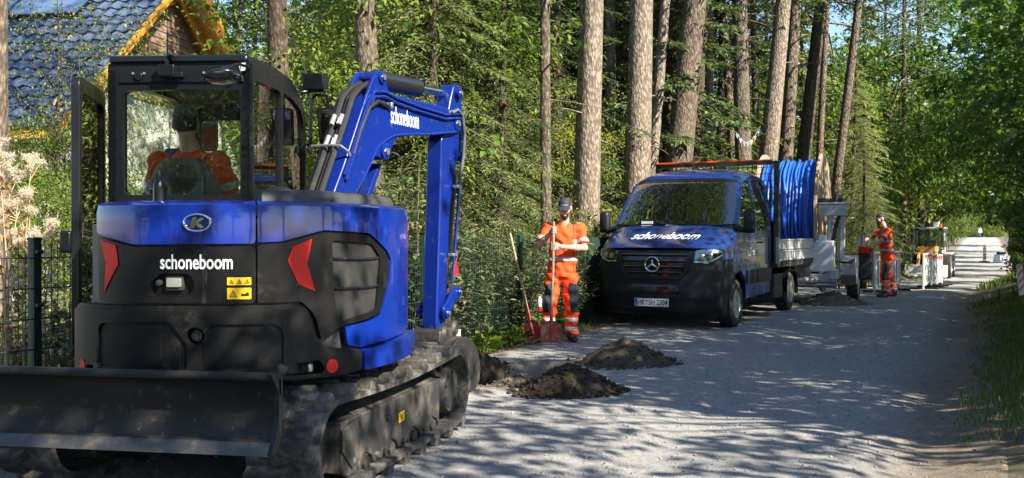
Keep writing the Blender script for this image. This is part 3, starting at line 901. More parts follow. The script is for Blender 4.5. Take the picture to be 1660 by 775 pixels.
w = MB(); w.prism([(-.27, 2.43), (.25, 2.44), (.6, 2.42), (.8, 2.35), (.8, 2.34), (.25, 2.40), (-.27, 2.40)], lambda u, v, x: UP(x, u, v), CX0 + .05, CX1 - .05)
w.build('headliner', mat('headliner', (.12, .125, .12), .9), roof)
w = MB(); w.prism([(-.2, 1.0), (.95, 1.0), (.95, .85), (-.2, .85)], lambda u, v, x: UP(x, u, v), CX0 + .02, CX1 - .02); w.build('cab_floor', m_plastic, EX)
w = MB(); w.prism([(-.88, 1.02), (-.02, 1.02), (-.02, 1.42), (-.88, 1.42)], lambda u, v, x: UP(u, x, v), -.25, -.12); w.build('rear_shelf', m_plastic, EX)
# header details
w = MB(); w.prism(round_poly([(-.82, 2.33), (-.80, 2.425), (-.06, 2.435), (-.03, 2.33)], .01), lambda u, v, x: REAR(u, v, x), .0, .012)
hd = w.build('cab_header', m_cab, EX, bevel=.006)
for x in (-.69, -.245):
    w = MB(); w.tube([REAR(x, 2.372, .008), REAR(x, 2.372, .022)], .026, 16); w.build('header_boss', m_cab, hd, bevel=.003)
    for dx in (-.034, .036):
        w = MB(); w.tube([REAR(x + dx, 2.389, .008), REAR(x + dx, 2.389, .02)], .008, 8); w.build('bolt', m_zinc, hd)
w = MB(); w.box(REAR(-.50, 2.40, .03), (.10, .06, .07), Euler((0, 0, -R(4))).to_matrix()); w.box(REAR(-.47, 2.372, .03), (.14, .05, .03), Euler((0, 0, -R(4))).to_matrix())
w.tube([REAR(-.50, 2.42, .04), REAR(-.50, 2.48, .04), REAR(-.46, 2.50, .05)], [.014, .014, .02], 8); w.build('rear_camera', m_cab, hd, bevel=.005)
w = MB(); w.tube([REAR(-.505, 2.44, .02), REAR(-.505, 2.53, .02), REAR(-.505, 2.66, .02)], [.008, .006, .003], 6); w.build('antenna', m_cab, EX)
w = MB(); w.box(REAR(-.038, 2.425, .004), (.026, .004, .05), Euler((0, 0, -R(4))).to_matrix()); st = w.build('white_sticker', mat('sticker_white', (.8, .8, .8), .5), cf)
lettering('sticker_print', 'H', lambda u, v: REAR(u, v, .0072), (-.045, 2.407, -.031, 2.42), m_red, st)
# glass
sheet(rw, REAR, -.02, .004, (), .3).build('rear_window', g_cab, EX)
sheet(w1, SIDE, -.02, .004, (), .3).build('side_window', g_side, EX)
sheet(w2, SIDE, -.02, .004, (), .3).build('side_window', g_side, EX)
sheet(fw, FRONT, -.02, .004, (), .3).build('front_window', g_cab, EX)
w = MB(); w.box(UP(-.76, CY0 - .015 + .04, 2.235), (.04, .003, .06)); w.build('window_sticker', mat('pale_green_sticker', (.35, .55, .5), .6), EX)
w = MB(); w.prism(round_poly([(-.42, 2.22), (-.06, 2.22), (-.06, 2.29), (-.42, 2.29)], .01), lambda u, v, x: UP(u, .80 + x, v - .02), 0, .01); w.build('sun_blind', mat('green_blind', (.10, .17, .13), .7, bump=(90, .4)), EX)
# grab handles, fender lines inside
w = MB(); w.tube([UP(-.10, .80, 1.7), UP(-.14, .78, 1.75), UP(-.16, .76, 2.05), UP(-.12, .80, 2.12)], .018, 8); w.build('grab_handle', m_cab, EX)
w = MB(); w.tube([UP(.035, y, z) for y, z in ((-.2, 1.60), (.0, 1.68), (.3, 1.70), (.6, 1.66), (.85, 1.56), (.97, 1.45))], .028, 10); w.build('side_rail', m_cab, EX)
# seat
w = MB()
def seat_ring(z, wd, yc, th): return [UP(-.545 + wd * math.copysign(abs(math.cos(a)) ** .55, math.cos(a)), yc + th * math.copysign(abs(math.sin(a)) ** .7, math.sin(a)), z) for a in np.linspace(0, 2 * PI, 25)[:-1]]
w.loft([seat_ring(1.32, .23, .12, .07), seat_ring(1.45, .255, .10, .075), seat_ring(1.62, .25, .07, .075), seat_ring(1.74, .225, .05, .07), seat_ring(1.84, .17, .035, .06), seat_ring(1.89, .11, .03, .04)])
seat = w.build('seat_backrest', m_seatshell, EX, smooth=60)
w = MB(); w.box(UP(-.545, .33, 1.36), (.48, .5, .14), Euler((0, 0, -R(4))).to_matrix()); w.build('seat_cushion', m_seat, EX, bevel=.04, seg=3)
w = MB(); w.loft([[UP(-.545 + x, -.005 - y, z) for x, y in ((-.17, 0), (.17, 0), (.16, .035), (-.16, .035))] for z in (1.60, 1.66, 1.775)]); w.build('seat_pocket', mat('blue_grey_pocket', (.16, .22, .30), .4, var=((.05, .06, .08), 9, .5)), seat, bevel=.008)
for x in (-.605, -.505):
    w = MB(); w.box(UP(x, -.046, 1.67), (.012, .006, .075)); w.build('yellow_tape', m_yellow, seat)
w = MB(); w.tube([UP(-.515, .0, 1.70), UP(-.515, -.02, 1.76), UP(-.515, .0, 1.83)], [.075, .10, .06], 14); w.build('seat_bulge', m_seat, seat)
# left console, levers, monitor
w = MB(); w.prism([(.05, 1.2), (.6, 1.2), (.62, 1.62), (.35, 1.75), (.05, 1.66)], lambda u, v, x: UP(x, u, v), -.82, -.66); con = w.build('console', m_greyp, EX, bevel=.02)
w = MB(); w.prism([(.02, 1.62), (.1, 1.6), (.5, 1.95), (.44, 2.0)], lambda u, v, x: UP(x, u, v), -.84, -.72); w.build('armrest', m_plastic, EX, bevel=.015)
w = MB(); w.tube([UP(-.74, .0, 1.68), UP(-.66, -.02, 1.72), UP(-.60, 0, 1.78)], [.014, .018, .022], 8); w.build('lever', m_cab, EX)
w = MB(); w.box(UP(-.70, .5, 1.84), (.1, .03, .07), Euler((0, 0, .3)).to_matrix()); w.build('monitor', m_greyp, EX, bevel=.006)
w = MB(); w.tube([UP(-.18, .42, 1.45), UP(-.18, .44, 1.66), UP(-.18, .44, 1.74)], [.016, .014, .026], 8); w.build('joystick', m_cab, EX)
# open door, folded back on the left
DO = (-.93, -.60); DV = Vector((-.20, .72, 0)); DL = DV.length; DV.normalize(); DN = Vector((-DV.y, DV.x, 0))
def DOOR(u, v, w): p = Vector((DO[0], DO[1], 0)) + DV * u + DN * w; return UP(p.x, p.y, v)
dh = round_poly([(.06, .95), (.06, 2.24), (DL - .06, 2.24), (DL - .06, .95)], .06)
dr = sheet(round_poly([(0, .74), (0, 2.335), (DL, 2.335), (DL, .74)], .07), DOOR, .025, .05, [dh], .12).build('cab_door', m_cab, EX, bevel=.012)
sheet(dh, DOOR, 0, .004, (), .3).build('door_window', g_side, dr)
w = MB(); w.box(DOOR(.02, 1.36, .05), (.07, .07, .13)); w.build('door_handle', m_cab, dr, bevel=.015)
# mirrors and lights
w = MB(); mc = UP(-.085, -.50, 2.33)
M = Matrix.Translation(mc) @ Euler((R(-14), R(-7), 0)).to_matrix().to_4x4()
w.lathe([(.107, -.008), (.108, .0), (.09, .014), (.055, .026), (.0, .03)], M, 28); rm = w.build('convex_mirror', m_cab, EX, smooth=60)
w = MB(); w.lathe([(.103, -.0085), (.07, -.018), (.03, -.0235), (.0, -.025)], M, 28); w.build('mirror_glass', m_mirror, rm, smooth=80)
w = MB(); w.tube([mc + Vector((0, 0, .02)), mc + Vector((.0, .02, .05)), UP(-.03, -.40, 2.42), UP(.0, -.3, 2.42)], [.022, .014, .01, .01], 8); w.build('mirror_arm', m_cab, rm)
mp = Vector((-1.36 - XC[0], 7.30 - XC[1], 2.20))
cam_l = Vector((-XC[0], -XC[1], CAM_H - XC[2])); opd = UP(-.55, .2, 1.9)
mn = ((cam_l - mp).normalized() + (opd - mp).normalized()).normalized()
mx_, my_, mz_ = frame_of(mn)
MM = Matrix(((mx_.x, my_.x, mz_.x, mp.x), (mx_.y, my_.y, mz_.y, mp.y), (mx_.z, my_.z, mz_.z, mp.z), (0, 0, 0, 1)))
po = round_poly([(-.08, -.14), (.08, -.14), (.08, .135), (-.08, .135)], .035, 5)
w = MB(); w.loft([[MM @ Vector((x * k, y * k, z)) for x, y in po] for k, z in ((.8, -.05), (1, -.03), (1.0, .004))]); sm = w.build('side_mirror', m_cab, EX, smooth=50)
w = MB(); w.loft([[MM @ Vector((x * .9, y * .93, z)) for x, y in po] for z in (.0045, .007)]); w.build('mirror_glass', m_mirror, sm)
w = MB(); w.tube([UP(.01, .97, 2.06), UP(.02, 1.0, 2.07), UP(.03, 1.0, 2.40), UP(.06, 1.02, 2.435), MM @ Vector((0, .22, -.03)), MM @ Vector((0, .12, -.04))], .013, 8); w.build('mirror_arm', m_cab, sm)
p2 = Vector((-2.68 - XC[0], 7.1 - XC[1], 2.10))
p2 = UP(-.80, 1.10, 2.17)
mn2 = ((cam_l - p2).normalized() + (UP(-.55, .2, 1.85) - p2).normalized()).normalized()
ax_, ay_, az_ = frame_of(mn2)
M2 = Matrix(((ax_.x, ay_.x, az_.x, p2.x), (ax_.y, ay_.y, az_.y, p2.y), (ax_.z, ay_.z, az_.z, p2.z), (0, 0, 0, 1)))
w = MB(); w.loft([[M2 @ Vector((x * k, y * k, z)) for x, y in po] for k, z in ((.8, -.05), (1, -.03), (1.0, .004))]); s2 = w.build('side_mirror', m_cab, EX, smooth=50)
w = MB(); w.loft([[M2 @ Vector((x * .9, y * .93, z)) for x, y in po] for z in (.0045, .007)]); w.build('mirror_glass', m_mirror, s2)
w = MB(); w.tube([M2 @ Vector((0, .12, -.03)), M2 @ Vector((0, .2, -.03)), UP(-.55, 1.1, 2.38), UP(-.5, 1.0, 2.36)], .012, 8); w.build('mirror_arm', m_cab, s2)
w = MB(); w.box(UP(.06, 1.0, 2.53), (.16, .12, .12), Euler((R(8), 0, -R(10))).to_matrix()); w.box(UP(.06, 1.0, 2.46), (.15, .05, .02)); w.tube([UP(-.04, .93, 2.44), UP(.04, 1.0, 2.46)], .014, 6)
wl = w.build('work_light', m_cab, EX, bevel=.012)
w = MB(); w.box(UP(.05, 1.065, 2.535), (.13, .01, .09), Euler((R(8), 0, -R(10))).to_matrix()); w.build('lamp_lens', m_lens, wl)

# ---- boom
bo = [(-.52, 1.0), (-.32, 1.45), (-.211, 1.672), (-.08, 1.868), (.063, 2.109), (.18, 2.31), (.28, 2.40), (.40, 2.43), (.56, 2.43), (.997, 2.435), (1.40, 2.44), (1.72, 2.43), (1.80, 2.36), (1.78, 2.27), (1.69, 2.25), (1.22, 2.19), (.795, 2.145), (.64, 2.11), (.55, 1.98), (.46, 1.935), (.37, 1.96), (.30, 1.94), (.246, 1.866), (.014, 1.626), (-.15, 1.40), (-.3, 1.0)]
w = MB(); w.prism(round_poly(bo, .05, 3), BO, -.09, .11); boom = w.build('boom', m_bluearm, EX, bevel=.012)
for ww in (-.085, .075):
    ear = round_poly([(.16, 2.27), (.27, 2.44), (.35, 2.55), (.42, 2.585), (.48, 2.55), (.52, 2.47), (.60, 2.40)], .03, 3)
    w = MB(); w.prism(ear, BO, ww - .012 + .02, ww + .03); w.build('cylinder_bracket', m_bluearm, boom, bevel=.008)
def pin(q, z, w0, w1, r, m=None, name='pin', par=None):
    k = MB(); k.tube([BO(q, z, w0), BO(q, z, w1 - .006), BO(q, z, w1)], [r, r, r * .75], 16); o = k.build(name, m or m_bluearm, par or boom)
    k = MB(); k.tube([BO(q, z, w1), BO(q, z, w1 + .012)], r * .45, 6); k.build('bolt', m_zinc, o); return o
pin(.43, 2.53, -.10, .125, .045); pin(.47, 2.0, -.11, .13, .06); pin(1.75, 2.59, -.11, .125, .045); pin(1.70, 2.33, -.12, .125, .06); pin(1.81, 2.06, -.11, .12, .04)
w = MB(); w.tube([BO(.43, 2.53, 0), BO(.50, 2.535, 0), BO(.52, 2.535, 0), BO(1.13, 2.56, 0), BO(1.17, 2.562, 0), BO(1.18, 2.562, 0)], [.05, .05, .072, .072, .076, .05], 20)
ac = w.build('arm_cylinder', mat('black_cylinder_paint', (.014, .015, .015), .28, coat=.3), EX)
w = MB(); w.tube([BO(1.17, 2.562, 0), BO(1.72, 2.588, 0)], .033, 14); w.build('cylinder_rod', m_chrome, ac)
w = MB(); w.tube([BO(1.70, 2.588, -.05), BO(1.75, 2.59, -.05), BO(1.75, 2.59, .05)], .05, 12); w.build('rod_end', m_bluearm, ac)
w = MB(); w.tube([BO(1.0, 2.63, .01), BO(1.12, 2.635, .01)], .018, 8); w.build('hose_fitting', m_blackm, ac)
w = MB(); w.tube([BO(.47, 2.0, 0), BO(.10, 1.50, 0)], .033, 14); bc = w.build('boom_cylinder', m_chrome, EX)
w = MB(); w.tube([BO(.12, 1.53, 0), BO(-.35, .92, 0)], .072, 16); w.build('cylinder_barrel', m_bluearm, bc)
gd = round_poly([(.50, 1.92), (.54, 1.92), (.30, 1.52), (.10, 1.28), (.05, 1.32), (.20, 1.5)], .015, 3)
w = MB(); w.prism(gd, BO, -.05, .05); w.build('cylinder_guard', m_bluearm, EX, bevel=.006)
lettering('lettering', 'schoneboom', lambda u, v: BO(u, v, .1125), (.56, 2.215, 1.0, 2.345), m_white, boom, .004)
# stiffener strip along the lower edge and steel pipes on the flank
w = MB(); w.tube([BO(q, z, .112) for q, z in ((.02, 1.64), (.25, 1.88), (.36, 2.02), (.50, 2.09), (.62, 2.13), (.80, 2.155), (1.25, 2.20), (1.68, 2.258))], .010, 6); w.build('weld_strip', m_bluearm, boom)
for k, (dz, dq) in enumerate(((0, 0), (-.035, .02))):
    w = MB(); w.tube([BO(q, z + dz, .125) for q, z in ((-.10 + dq, 1.80), (.05 + dq, 2.06), (.20 + dq, 2.30), (.30, 2.41), (.45, 2.43), (.62, 2.405), (1.0, 2.385), (1.45, 2.375), (1.62, 2.40), (1.74, 2.41))], .011, 8); w.build('hydraulic_pipe', m_bluearm, boom)
for k, ww in enumerate((-.065, -.03, .01, .05)):
    w = MB(); off = .035 + .02 * (k % 2)
    w.tube([BO(q - off * .9, z + off * .5, ww) for q, z in ((-.45, 1.15), (-.25, 1.60), (-.06, 1.92), (.08, 2.15), (.17, 2.32), (.27, 2.40), (.36, 2.44), (.42, 2.46))], .021, 8); w.build('hose', m_hose, boom)
for (q, z) in ((-.02, 1.98), (.055, 2.13)):
    for ww in (-.03, .03):
        w = MB(); w.tube([BO(q - .075, z + .02, ww), BO(q - .03, z + .09, ww)], .017, 8); w.build('hose_fitting', m_zinc, boom)
w = MB(); w.tube([BO(-.09, 1.97, -.13), BO(-.12, 2.0, -.12), BO(-.12, 2.0, .02), BO(-.11, 1.995, .10), BO(-.06, 1.96, .13), BO(-.045, 1.93, .135)], .009, 6); w.build('hose_clamp_bar', m_zinc, boom)
w = MB(); w.tube([BO(.02, 1.95, .118), BO(.10, 2.12, .125), BO(.22, 2.29, .13), BO(.34, 2.345, .13), BO(.46, 2.335, .125), BO(.52, 2.33, .12)], .017, 8); w.build('hose', m_hose, boom)
w = MB(); w.box(BO(.52, 2.34, .125), (.05, .03, .04), Euler((0, 0, -R(22))).to_matrix()); w.build('hose_block', m_zinc, boom, bevel=.005)
# ---- arm (dipper)
ao = [(1.47, 2.18), (1.44, 1.6), (1.375, .66), (1.40, .57), (1.46, .55), (1.51, .60), (1.54, .72), (1.63, 1.6), (1.75, 2.0), (1.865, 2.10), (1.875, 2.35), (1.86, 2.61), (1.80, 2.67), (1.71, 2.66), (1.64, 2.52), (1.56, 2.30)]
w = MB(); w.prism(round_poly(ao, .03, 3), BO, -.055, .080); arm = w.build('arm', m_bluearm, EX, bevel=.012)
w = MB(); w.box(BO(1.40, .95, .01), (.17, .004, .5)); 
for ww in (.10,):
    for k in (0, 1):
        w = MB(); w.tube([BO(q, z, .115 + .02 * k) for q, z in ((1.52 + .03 * k, 2.40), (1.66, 2.43 + .01 * k), (1.78 - .02 * k, 2.40), (1.83 - .03 * k, 2.25), (1.80 - .03 * k, 2.05), (1.745 - .03 * k, 1.88), (1.73 - .03 * k, 1.75))], .014, 8); w.build('hose', mat('grey_hose', (.10, .11, .12), .4), arm)
        w = MB(); w.tube([BO(1.73 - .03 * k, 1.78, .115 + .02 * k), BO(1.60 - .03 * k, 1.0, .112 + .015 * k)], .011, 8); w.build('hydraulic_pipe', m_bluearm, arm)
for z in (1.80, 1.23):
    w = MB(); w.box(BO(1.70 - (1.8 - z) * .16, z, .115), (.05, .09, .025), Euler((0, 0, -R(22))).to_matrix()); w.build('pipe_clamp', m_zinc, arm, bevel=.004)
for q, z in ((1.615, 1.14), (1.60, 1.08), (1.64, 1.10)):
    w = MB(); w.tube([BO(q, z + .035, .13), BO(q, z - .03, .13)], .016, 8); w.build('red_coupling', m_red, arm)
w = MB(); w.tube([BO(1.83, 2.05, 0), BO(1.80, 1.92, 0), BO(1.79, 1.90, 0), BO(1.69, 1.22, 0)], [.04, .04, .058, .058], 16); kc = w.build('bucket_cylinder', mat('black_cylinder_paint', (0, 0, 0)), EX)
w = MB(); w.tube([BO(1.69, 1.24, 0), BO(1.66, .92, 0)], .03, 12); w.build('cylinder_rod', m_chrome, kc)
for ww in (-.10, .115):
    lk = round_poly([(1.40, .80), (1.42, .70), (1.52, .72), (1.62, .84), (1.72, .86), (1.76, .92), (1.70, .97), (1.58, .93), (1.47, .84)], .03, 3)
    w = MB(); w.prism(lk, BO, ww - .014, ww + .014); w.build('bucket_link', m_bluearm, EX, bevel=.005)
pin(1.45, .76, -.13, .15, .04); pin(1.70, .92, -.13, .14, .035)
m_dark = mat('dark_quick_hitch', (.02, .02, .02), .5, dirt=((.14, .11, .08), 7, .5, .35))
w = MB(); w.prism(round_poly([(1.62, .98), (1.72, .98), (1.66, .62), (1.56, .60)], .02), BO, -.06, .07); w.build('bucket_link', m_dark, EX, bevel=.008)
for (q, z) in ((1.43, .59), (1.62, .62)):
    w = MB(); w.tube([BO(q, z, -.14), BO(q, z, -.12), BO(q, z, .13), BO(q, z, .15)], [.04, .065, .065, .04], 18); w.build('hitch_pin', m_dark, EX)
w = MB(); w.prism(round_poly([(1.34, .62), (1.70, .64), (1.72, .54), (1.64, .46), (1.40, .46), (1.33, .52)], .02), BO, -.11, .13); w.build('quick_hitch', m_dark, EX, bevel=.01)
# ---- bucket: open shell
bq = [(1.30, .49), (1.40, .545), (1.58, .56), (1.72, .50), (1.82, .39), (1.865, .26), (1.84, .16), (1.76, .10), (1.62, .085), (1.48, .10)]
bi = [(1.33, .47), (1.41, .515), (1.57, .53), (1.70, .475), (1.80, .37), (1.838, .25), (1.815, .18), (1.75, .125), (1.62, .11), (1.48, .115)]
w = MB(); w.loft([[BO(q, z, ww) for q, z in bq + bi[::-1]] for ww in (-.27, .24)])
bk = w.build('bucket', m_dark, EX)
for ww in (-.27, .24):
    w = MB(); w.prism(bq, BO, ww - .014, ww + .014); w.build('bucket_side', m_dark, bk, bevel=.004)
w = MB(); w.box(BO(1.64, .58, .145), (.05, .004, .06), Euler((0, 0, -R(22))).to_matrix()); w.build('hitch_sticker', mat('sticker_white', (.8, .8, .8)), EX)
# ------------------------------------------------------------------ flatbed van
m_van = mat('van_blue_paint', (0.006, 0.025, 0.135), 0.25, coat=1.0, dirt=((0.10, 0.10, 0.10), 5, 0.64, 0.4), streak=((.16, .16, .17), .18))
m_vplastic = mat('van_bumper_plastic', (0.009, 0.011, 0.015), 0.42, spec=.3, var=((0.014, 0.016, 0.020), 3, 0.6), streak=((.09, .09, .09), .2), bump=(260, 0.1))
m_gloss = mat('gloss_black', (0.006, 0.006, 0.007), 0.18, coat=0.6)
m_alu = mat('aluminium_board', (0.62, 0.63, 0.63), 0.42, metal=0.55, dirt=((0.4, 0.39, 0.36), 5, 0.5, 0.4))
m_galv = mat('galvanised_steel', (0.52, 0.54, 0.55), 0.45, metal=0.6, var=((0.38, 0.40, 0.41), 12, 0.4))
m_darkmetal = mat('dark_chassis', (0.02, 0.02, 0.02), 0.6, dirt=((0.16, 0.14, 0.11), 5, 0.5, 0.4))
m_tyre = mat('tyre_rubber', (0.022, 0.022, 0.022), 0.75, dirt=((0.17, 0.155, 0.13), 7, 0.5, 0.35), bump=(90, 0.3))
m_rim = mat('silver_rim', (0.42, 0.43, 0.44), 0.35, metal=0.8, dirt=((0.2, 0.19, 0.17), 9, 0.5, 0.4))
m_orange = mat('signal_orange_paint', (0.85, 0.09, 0.01), 0.4)
g_wind = glass_mat('windscreen_glass', (0.62, 0.72, 0.68), 0.006, refl=2.8)
g_vside = glass_mat('van_side_glass', (0.50, 0.58, 0.55), 0.01, refl=1.3)

VA = empty('flatbed_van', (2.545, 15.41, gz(2.6, 15.6) + 0.004), R(152), 'dark blue double cab flatbed van with lettering on its bonnet, parked facing us', 'van')
_prof = [(.80, .20), (.93, .25), (1.0, .34), (1.03, .46), (1.035, .56), (1.01, .66), (1.0, .80), (.99, .95), (.975, 1.06), (.955, 1.15), (.90, 1.215), (.75, 1.29), (.55, 1.375), (.35, 1.455), (.20, 1.52), (.13, 1.56), (-.02, 1.72), (-.22, 1.94), (-.42, 2.15), (-.55, 2.28), (-.66, 2.36), (-.85, 2.43), (-1.15, 2.475), (-1.55, 2.485), (-1.90, 2.465), (-2.02, 2.42), (-2.06, 2.33)]
_pt = np.linspace(0, 1, len(_prof)); _py = np.array([p[0] for p in _prof]); _pz = np.array([p[1] for p in _prof])
def v_prof(t): return float(np.interp(t, _pt, _py)), float(np.interp(t, _pt, _pz))
def sidex(y, z):
    x = 1.0 - 0.03 * max(0, .75 - z) / .5
    if z > 1.4: x -= .17 * ((z - 1.4) / 1.08) ** 1.7
    if y > .35: x -= .10 * ((y - .35) / .5) ** 2
    return x
def v_bend(t, u):
    y, z = v_prof(t); a = abs(u)
    front = float(np.clip((1.5 - z) / .3, 0, 1)) if y > .1 else 0.0
    dy = -(.07 + .06 * front) * u * u - (.06 + .10 * front) * a ** 6
    roof = float(np.clip((z - 2.2) / .2, 0, 1)); hood = float(np.clip((z - 1.15) / .1, 0, 1)) * (1 if y > .15 else 0)
    if roof > 0: dy *= (1 - roof * .6)
    dz = -(.03 * u * u + .10 * a ** 7) * roof - (.02 * u * u + .06 * a ** 8) * hood * (1 - roof)
    return dy, dz
def v_edge(t):
    y, z = v_prof(t); dy, dz = v_bend(t, 1.0); return y + dy, z + dz
def VS(t, u, w=0.0):
    y, z = v_prof(t); dy, dz = v_bend(t, u); ye, ze = v_edge(t)
    W = sidex(ye, ze)
    e = .004; y2, z2 = v_prof(min(1, t + e)); y1, z1 = v_prof(max(0, t - e)); d = Vector((0, y2 - y1, z2 - z1)).normalized()
    nn = Vector((0, d.z, -d.y)); nn.x = .25 * u ** 5; nn.normalize()
    return Vector((W * u, y + dy, z + dz)) + nn * w
def t_of_z(z): return float(np.interp(z, _pz[:24], _pt[:24]))
def VF(x, z, w=0.0):
    t = t_of_z(z); ye, ze = v_edge(t); return VS(t, max(-1, min(1, x / sidex(ye, ze))), w)
def strip(name, t0, t1, m, u0=-1.0, u1=1.0, w=0.0, thick=.02, nu=28, par=VA, n=None, bevel=0):
    tt = np.linspace(t0, t1, n or max(4, int((t1 - t0) * 70))); uu = np.linspace(u0, u1, nu)
    V = [VS(t, u, w) for t in tt for u in uu] + [VS(t, u, w - thick) for t in tt for u in uu]
    N0 = len(tt) * nu; F = []
    for i in range(len(tt) - 1):
        for j in range(nu - 1):
            a = i * nu + j; F.append([a, a + 1, a + nu + 1, a + nu]); F.append([N0 + a, N0 + a + nu, N0 + a + nu + 1, N0 + a + 1])
    for i in range(len(tt) - 1):
        for j in (0, nu - 1): a = i * nu + j; F.append([a, a + nu, N0 + a + nu, N0 + a])
    for j in range(nu - 1):
        for i in (0, len(tt) - 1): a = i * nu + j; F.append([a, a + 1, N0 + a + 1, N0 + a])
    mb = MB(); mb.add(V, F)
    return mb.build(name, m, par, smooth=40, bevel=bevel)
tb = t_of_z(1.205); tw0 = 15 / 26.0; tw1 = 19.2 / 26.0
bumper = strip('bumper', 0, t_of_z(1.16), m_vplastic)
hood = strip('bonnet', tb, 14.3 / 26, m_van)
strip('scuttle', 14.35 / 26, tw0, m_vplastic, w=-.02)
strip('roof', tw1, 1.0, m_van, nu=30)
# windscreen between the pillars
for u0, u1 in ((-1.0, -.925), (.925, 1.0)): strip('windscreen_pillar', tw0, tw1, m_van, u0, u1, nu=4)
ws = strip('windscreen', tw0, tw1, g_wind, -.925, .925, w=-.006, thick=.005)
strip('windscreen_border', tw1 - .018, tw1, m_gloss, -.925, .925, w=-.002, thick=.003, par=ws)
# sides
def clip(poly, ax, val, keep):
    out = []
    f = lambda p: (p[ax] - val) * keep
    for i in range(len(poly)):
        a, b = poly[i - 1], poly[i]
        if (f(a) >= 0) != (f(b) >= 0):
            t = f(a) / (f(a) - f(b)); out.append((a[0] + (b[0] - a[0]) * t, a[1] + (b[1] - a[1]) * t))
        if f(b) >= 0: out.append(b)
    return out
edge = [v_edge(t) for t in np.linspace(0, 1, 105)]
arch = [(.47 * math.cos(a), .37 + .47 * math.sin(a)) for a in np.linspace(PI - .1, .1, 19)]
outer = edge + [(-2.06, .42), (-.52, .40)] + arch + [(.50, .22)]
wf = round_poly([(-.06, 1.50), (-.10, 1.62), (-.52, 2.16), (-.66, 2.25), (-1.02, 2.27), (-1.02, 1.47), (-.3, 1.46)], .05)
wr = round_poly([(-1.15, 1.47), (-1.15, 2.27), (-1.80, 2.27), (-1.90, 2.15), (-1.92, 1.47)], .07)
def VSIDE(sg):
    return lambda y, z, w: Vector((sg * (sidex(y, z) + w), y, z))
for sg in (-1, 1):
    fn = VSIDE(sg)
    front = clip(outer, 0, -.03, 1)
    fb = clip(clip(front, 1, 1.02, -1), 0, .30, 1)
    fe = clip(front, 1, 1.03, 1)
    fe2 = clip(clip(front, 1, 1.03, -1), 0, .30, -1)
    sheet(fb, fn, .0, .03, (), .08).build('bumper_corner', m_vplastic, bumper)
    sheet(fe, fn, .0, .03, (), .08).build('front_wing', m_van, VA)
    sheet(fe2, fn, .0, .03, (), .08).build('front_wing', m_van, VA)
    dfp = clip(clip(outer, 0, -.038, -1), 0, -1.075, 1); drp = clip(outer, 0, -1.083, -1)
    d1 = sheet(dfp, fn, .0, .03, [wf], .08).build('front_door', m_van, VA)
    d2 = sheet(drp, fn, .0, .03, [wr], .08).build('rear_door', m_van, VA)
    sheet(wf, fn, -.012, .005, (), .2).build('door_window', g_vside, d1)
    sheet(wr, fn, -.012, .005, (), .2).build('door_window', g_vside, d2)
    for dd, y0, y1 in ((d1, -.50, -1.06), (d2, -1.10, -2.04)):
        sheet(round_poly([(y0, .62), (y0, .84), (y1, .84), (y1, .62)], .015), fn, .022, .03, (), .1).build('door_moulding', m_vplastic, dd, bevel=.006)
    for dd, y0 in ((d1, -.88), (d2, -1.22)):
        w = MB(); w.tube([fn(y0, 1.27, .0), fn(y0 - .02, 1.27, .035), fn(y0 - .16, 1.27, .035), fn(y0 - .18, 1.27, 0)], .014, 6); w.build('door_handle', m_vplastic, dd)
    # wheel-arch lip
    w = MB(); w.tube([fn(.475 * math.cos(a), .37 + .475 * math.sin(a), .004) for a in np.linspace(PI - .05, .05, 21)], .016, 6); w.build('wheel_arch_lip', m_vplastic, VA)
    # mirrors
    c = Vector((sg * 1.17, .02, 1.60))
    w = MB()
    w.loft([[c + Vector((x, y0, z)) for x, z in round_poly([(-.085 * k, -.18 * k), (.085 * k, -.18 * k), (.08 * k, .17 * k), (-.07 * k, .17 * k)], .05 * k, 4)] for y0, k in ((.07, .6), (.055, .85), (.02, 1.0), (-.05, 1.0), (-.055, .9))])
    vm = w.build('wing_mirror', m_vplastic, VA, smooth=50)
    w = MB(); w.tube([Vector((sg * .95, .02, 1.50)), Vector((sg * 1.06, .02, 1.47)), Vector((sg * 1.16, .02, 1.47))], [.05, .045, .04], 8); w.build('mirror_arm', m_vplastic, vm)
    w = MB(); w.loft([[c + Vector((x * .85, yy, z * .88)) for x, z in round_poly([(-.085, -.18), (.085, -.18), (.08, .17), (-.07, .17)], .05, 4)] for yy in (-.056, -.060)]); w.build('mirror_glass', m_mirror, vm)
    # headlamp: housing, glass, bright inner rim
    hp = [(.60, .985), (.615, 1.16), (.70, 1.175), (.88, 1.205), (.965, 1.215), (.965, 1.08), (.88, 1.01), (.78, .975)]
    h = sheet(hp, lambda x, z, w: VF(sg * x, z, w), .006, .02, (), .06).build('headlamp', mat('headlamp_reflector', (.30, .32, .34), .22, metal=.75, var=((.04, .045, .05), 18, .8)), VA)
    sheet(hp, lambda x, z, w: VF(sg * x, z, w), .014, .004, (), .08).build('lamp_lens', glass_mat('lamp_glass', (.9, .93, .95), .0, refl=1.5), h)
    for x, z in ((.69, 1.075), (.80, 1.085)):
        w = MB(); p = VF(sg * x, z, -.0); w.tube([p, p + Vector((0, .012, 0))], [.052, .040], 18); w.build('lamp_projector', m_chrome, h)
    w = MB(); w.tube([VF(sg * x, z, .008) for x, z in ((.62, 1.0), (.75, .995), (.86, 1.03), (.95, 1.10))], .009, 6); w.build('lamp_strip', m_white, h)
    # lower corner recess of the bumper
    sheet(round_poly([(.50, .50), (.58, .60), (.70, .66), (.78, .64), (.86, .52)], .03), lambda x, z, w: VF(sg * x, z, w), .010, .012, (), .08).build('bumper_insert', m_vplastic, bumper, bevel=.004)
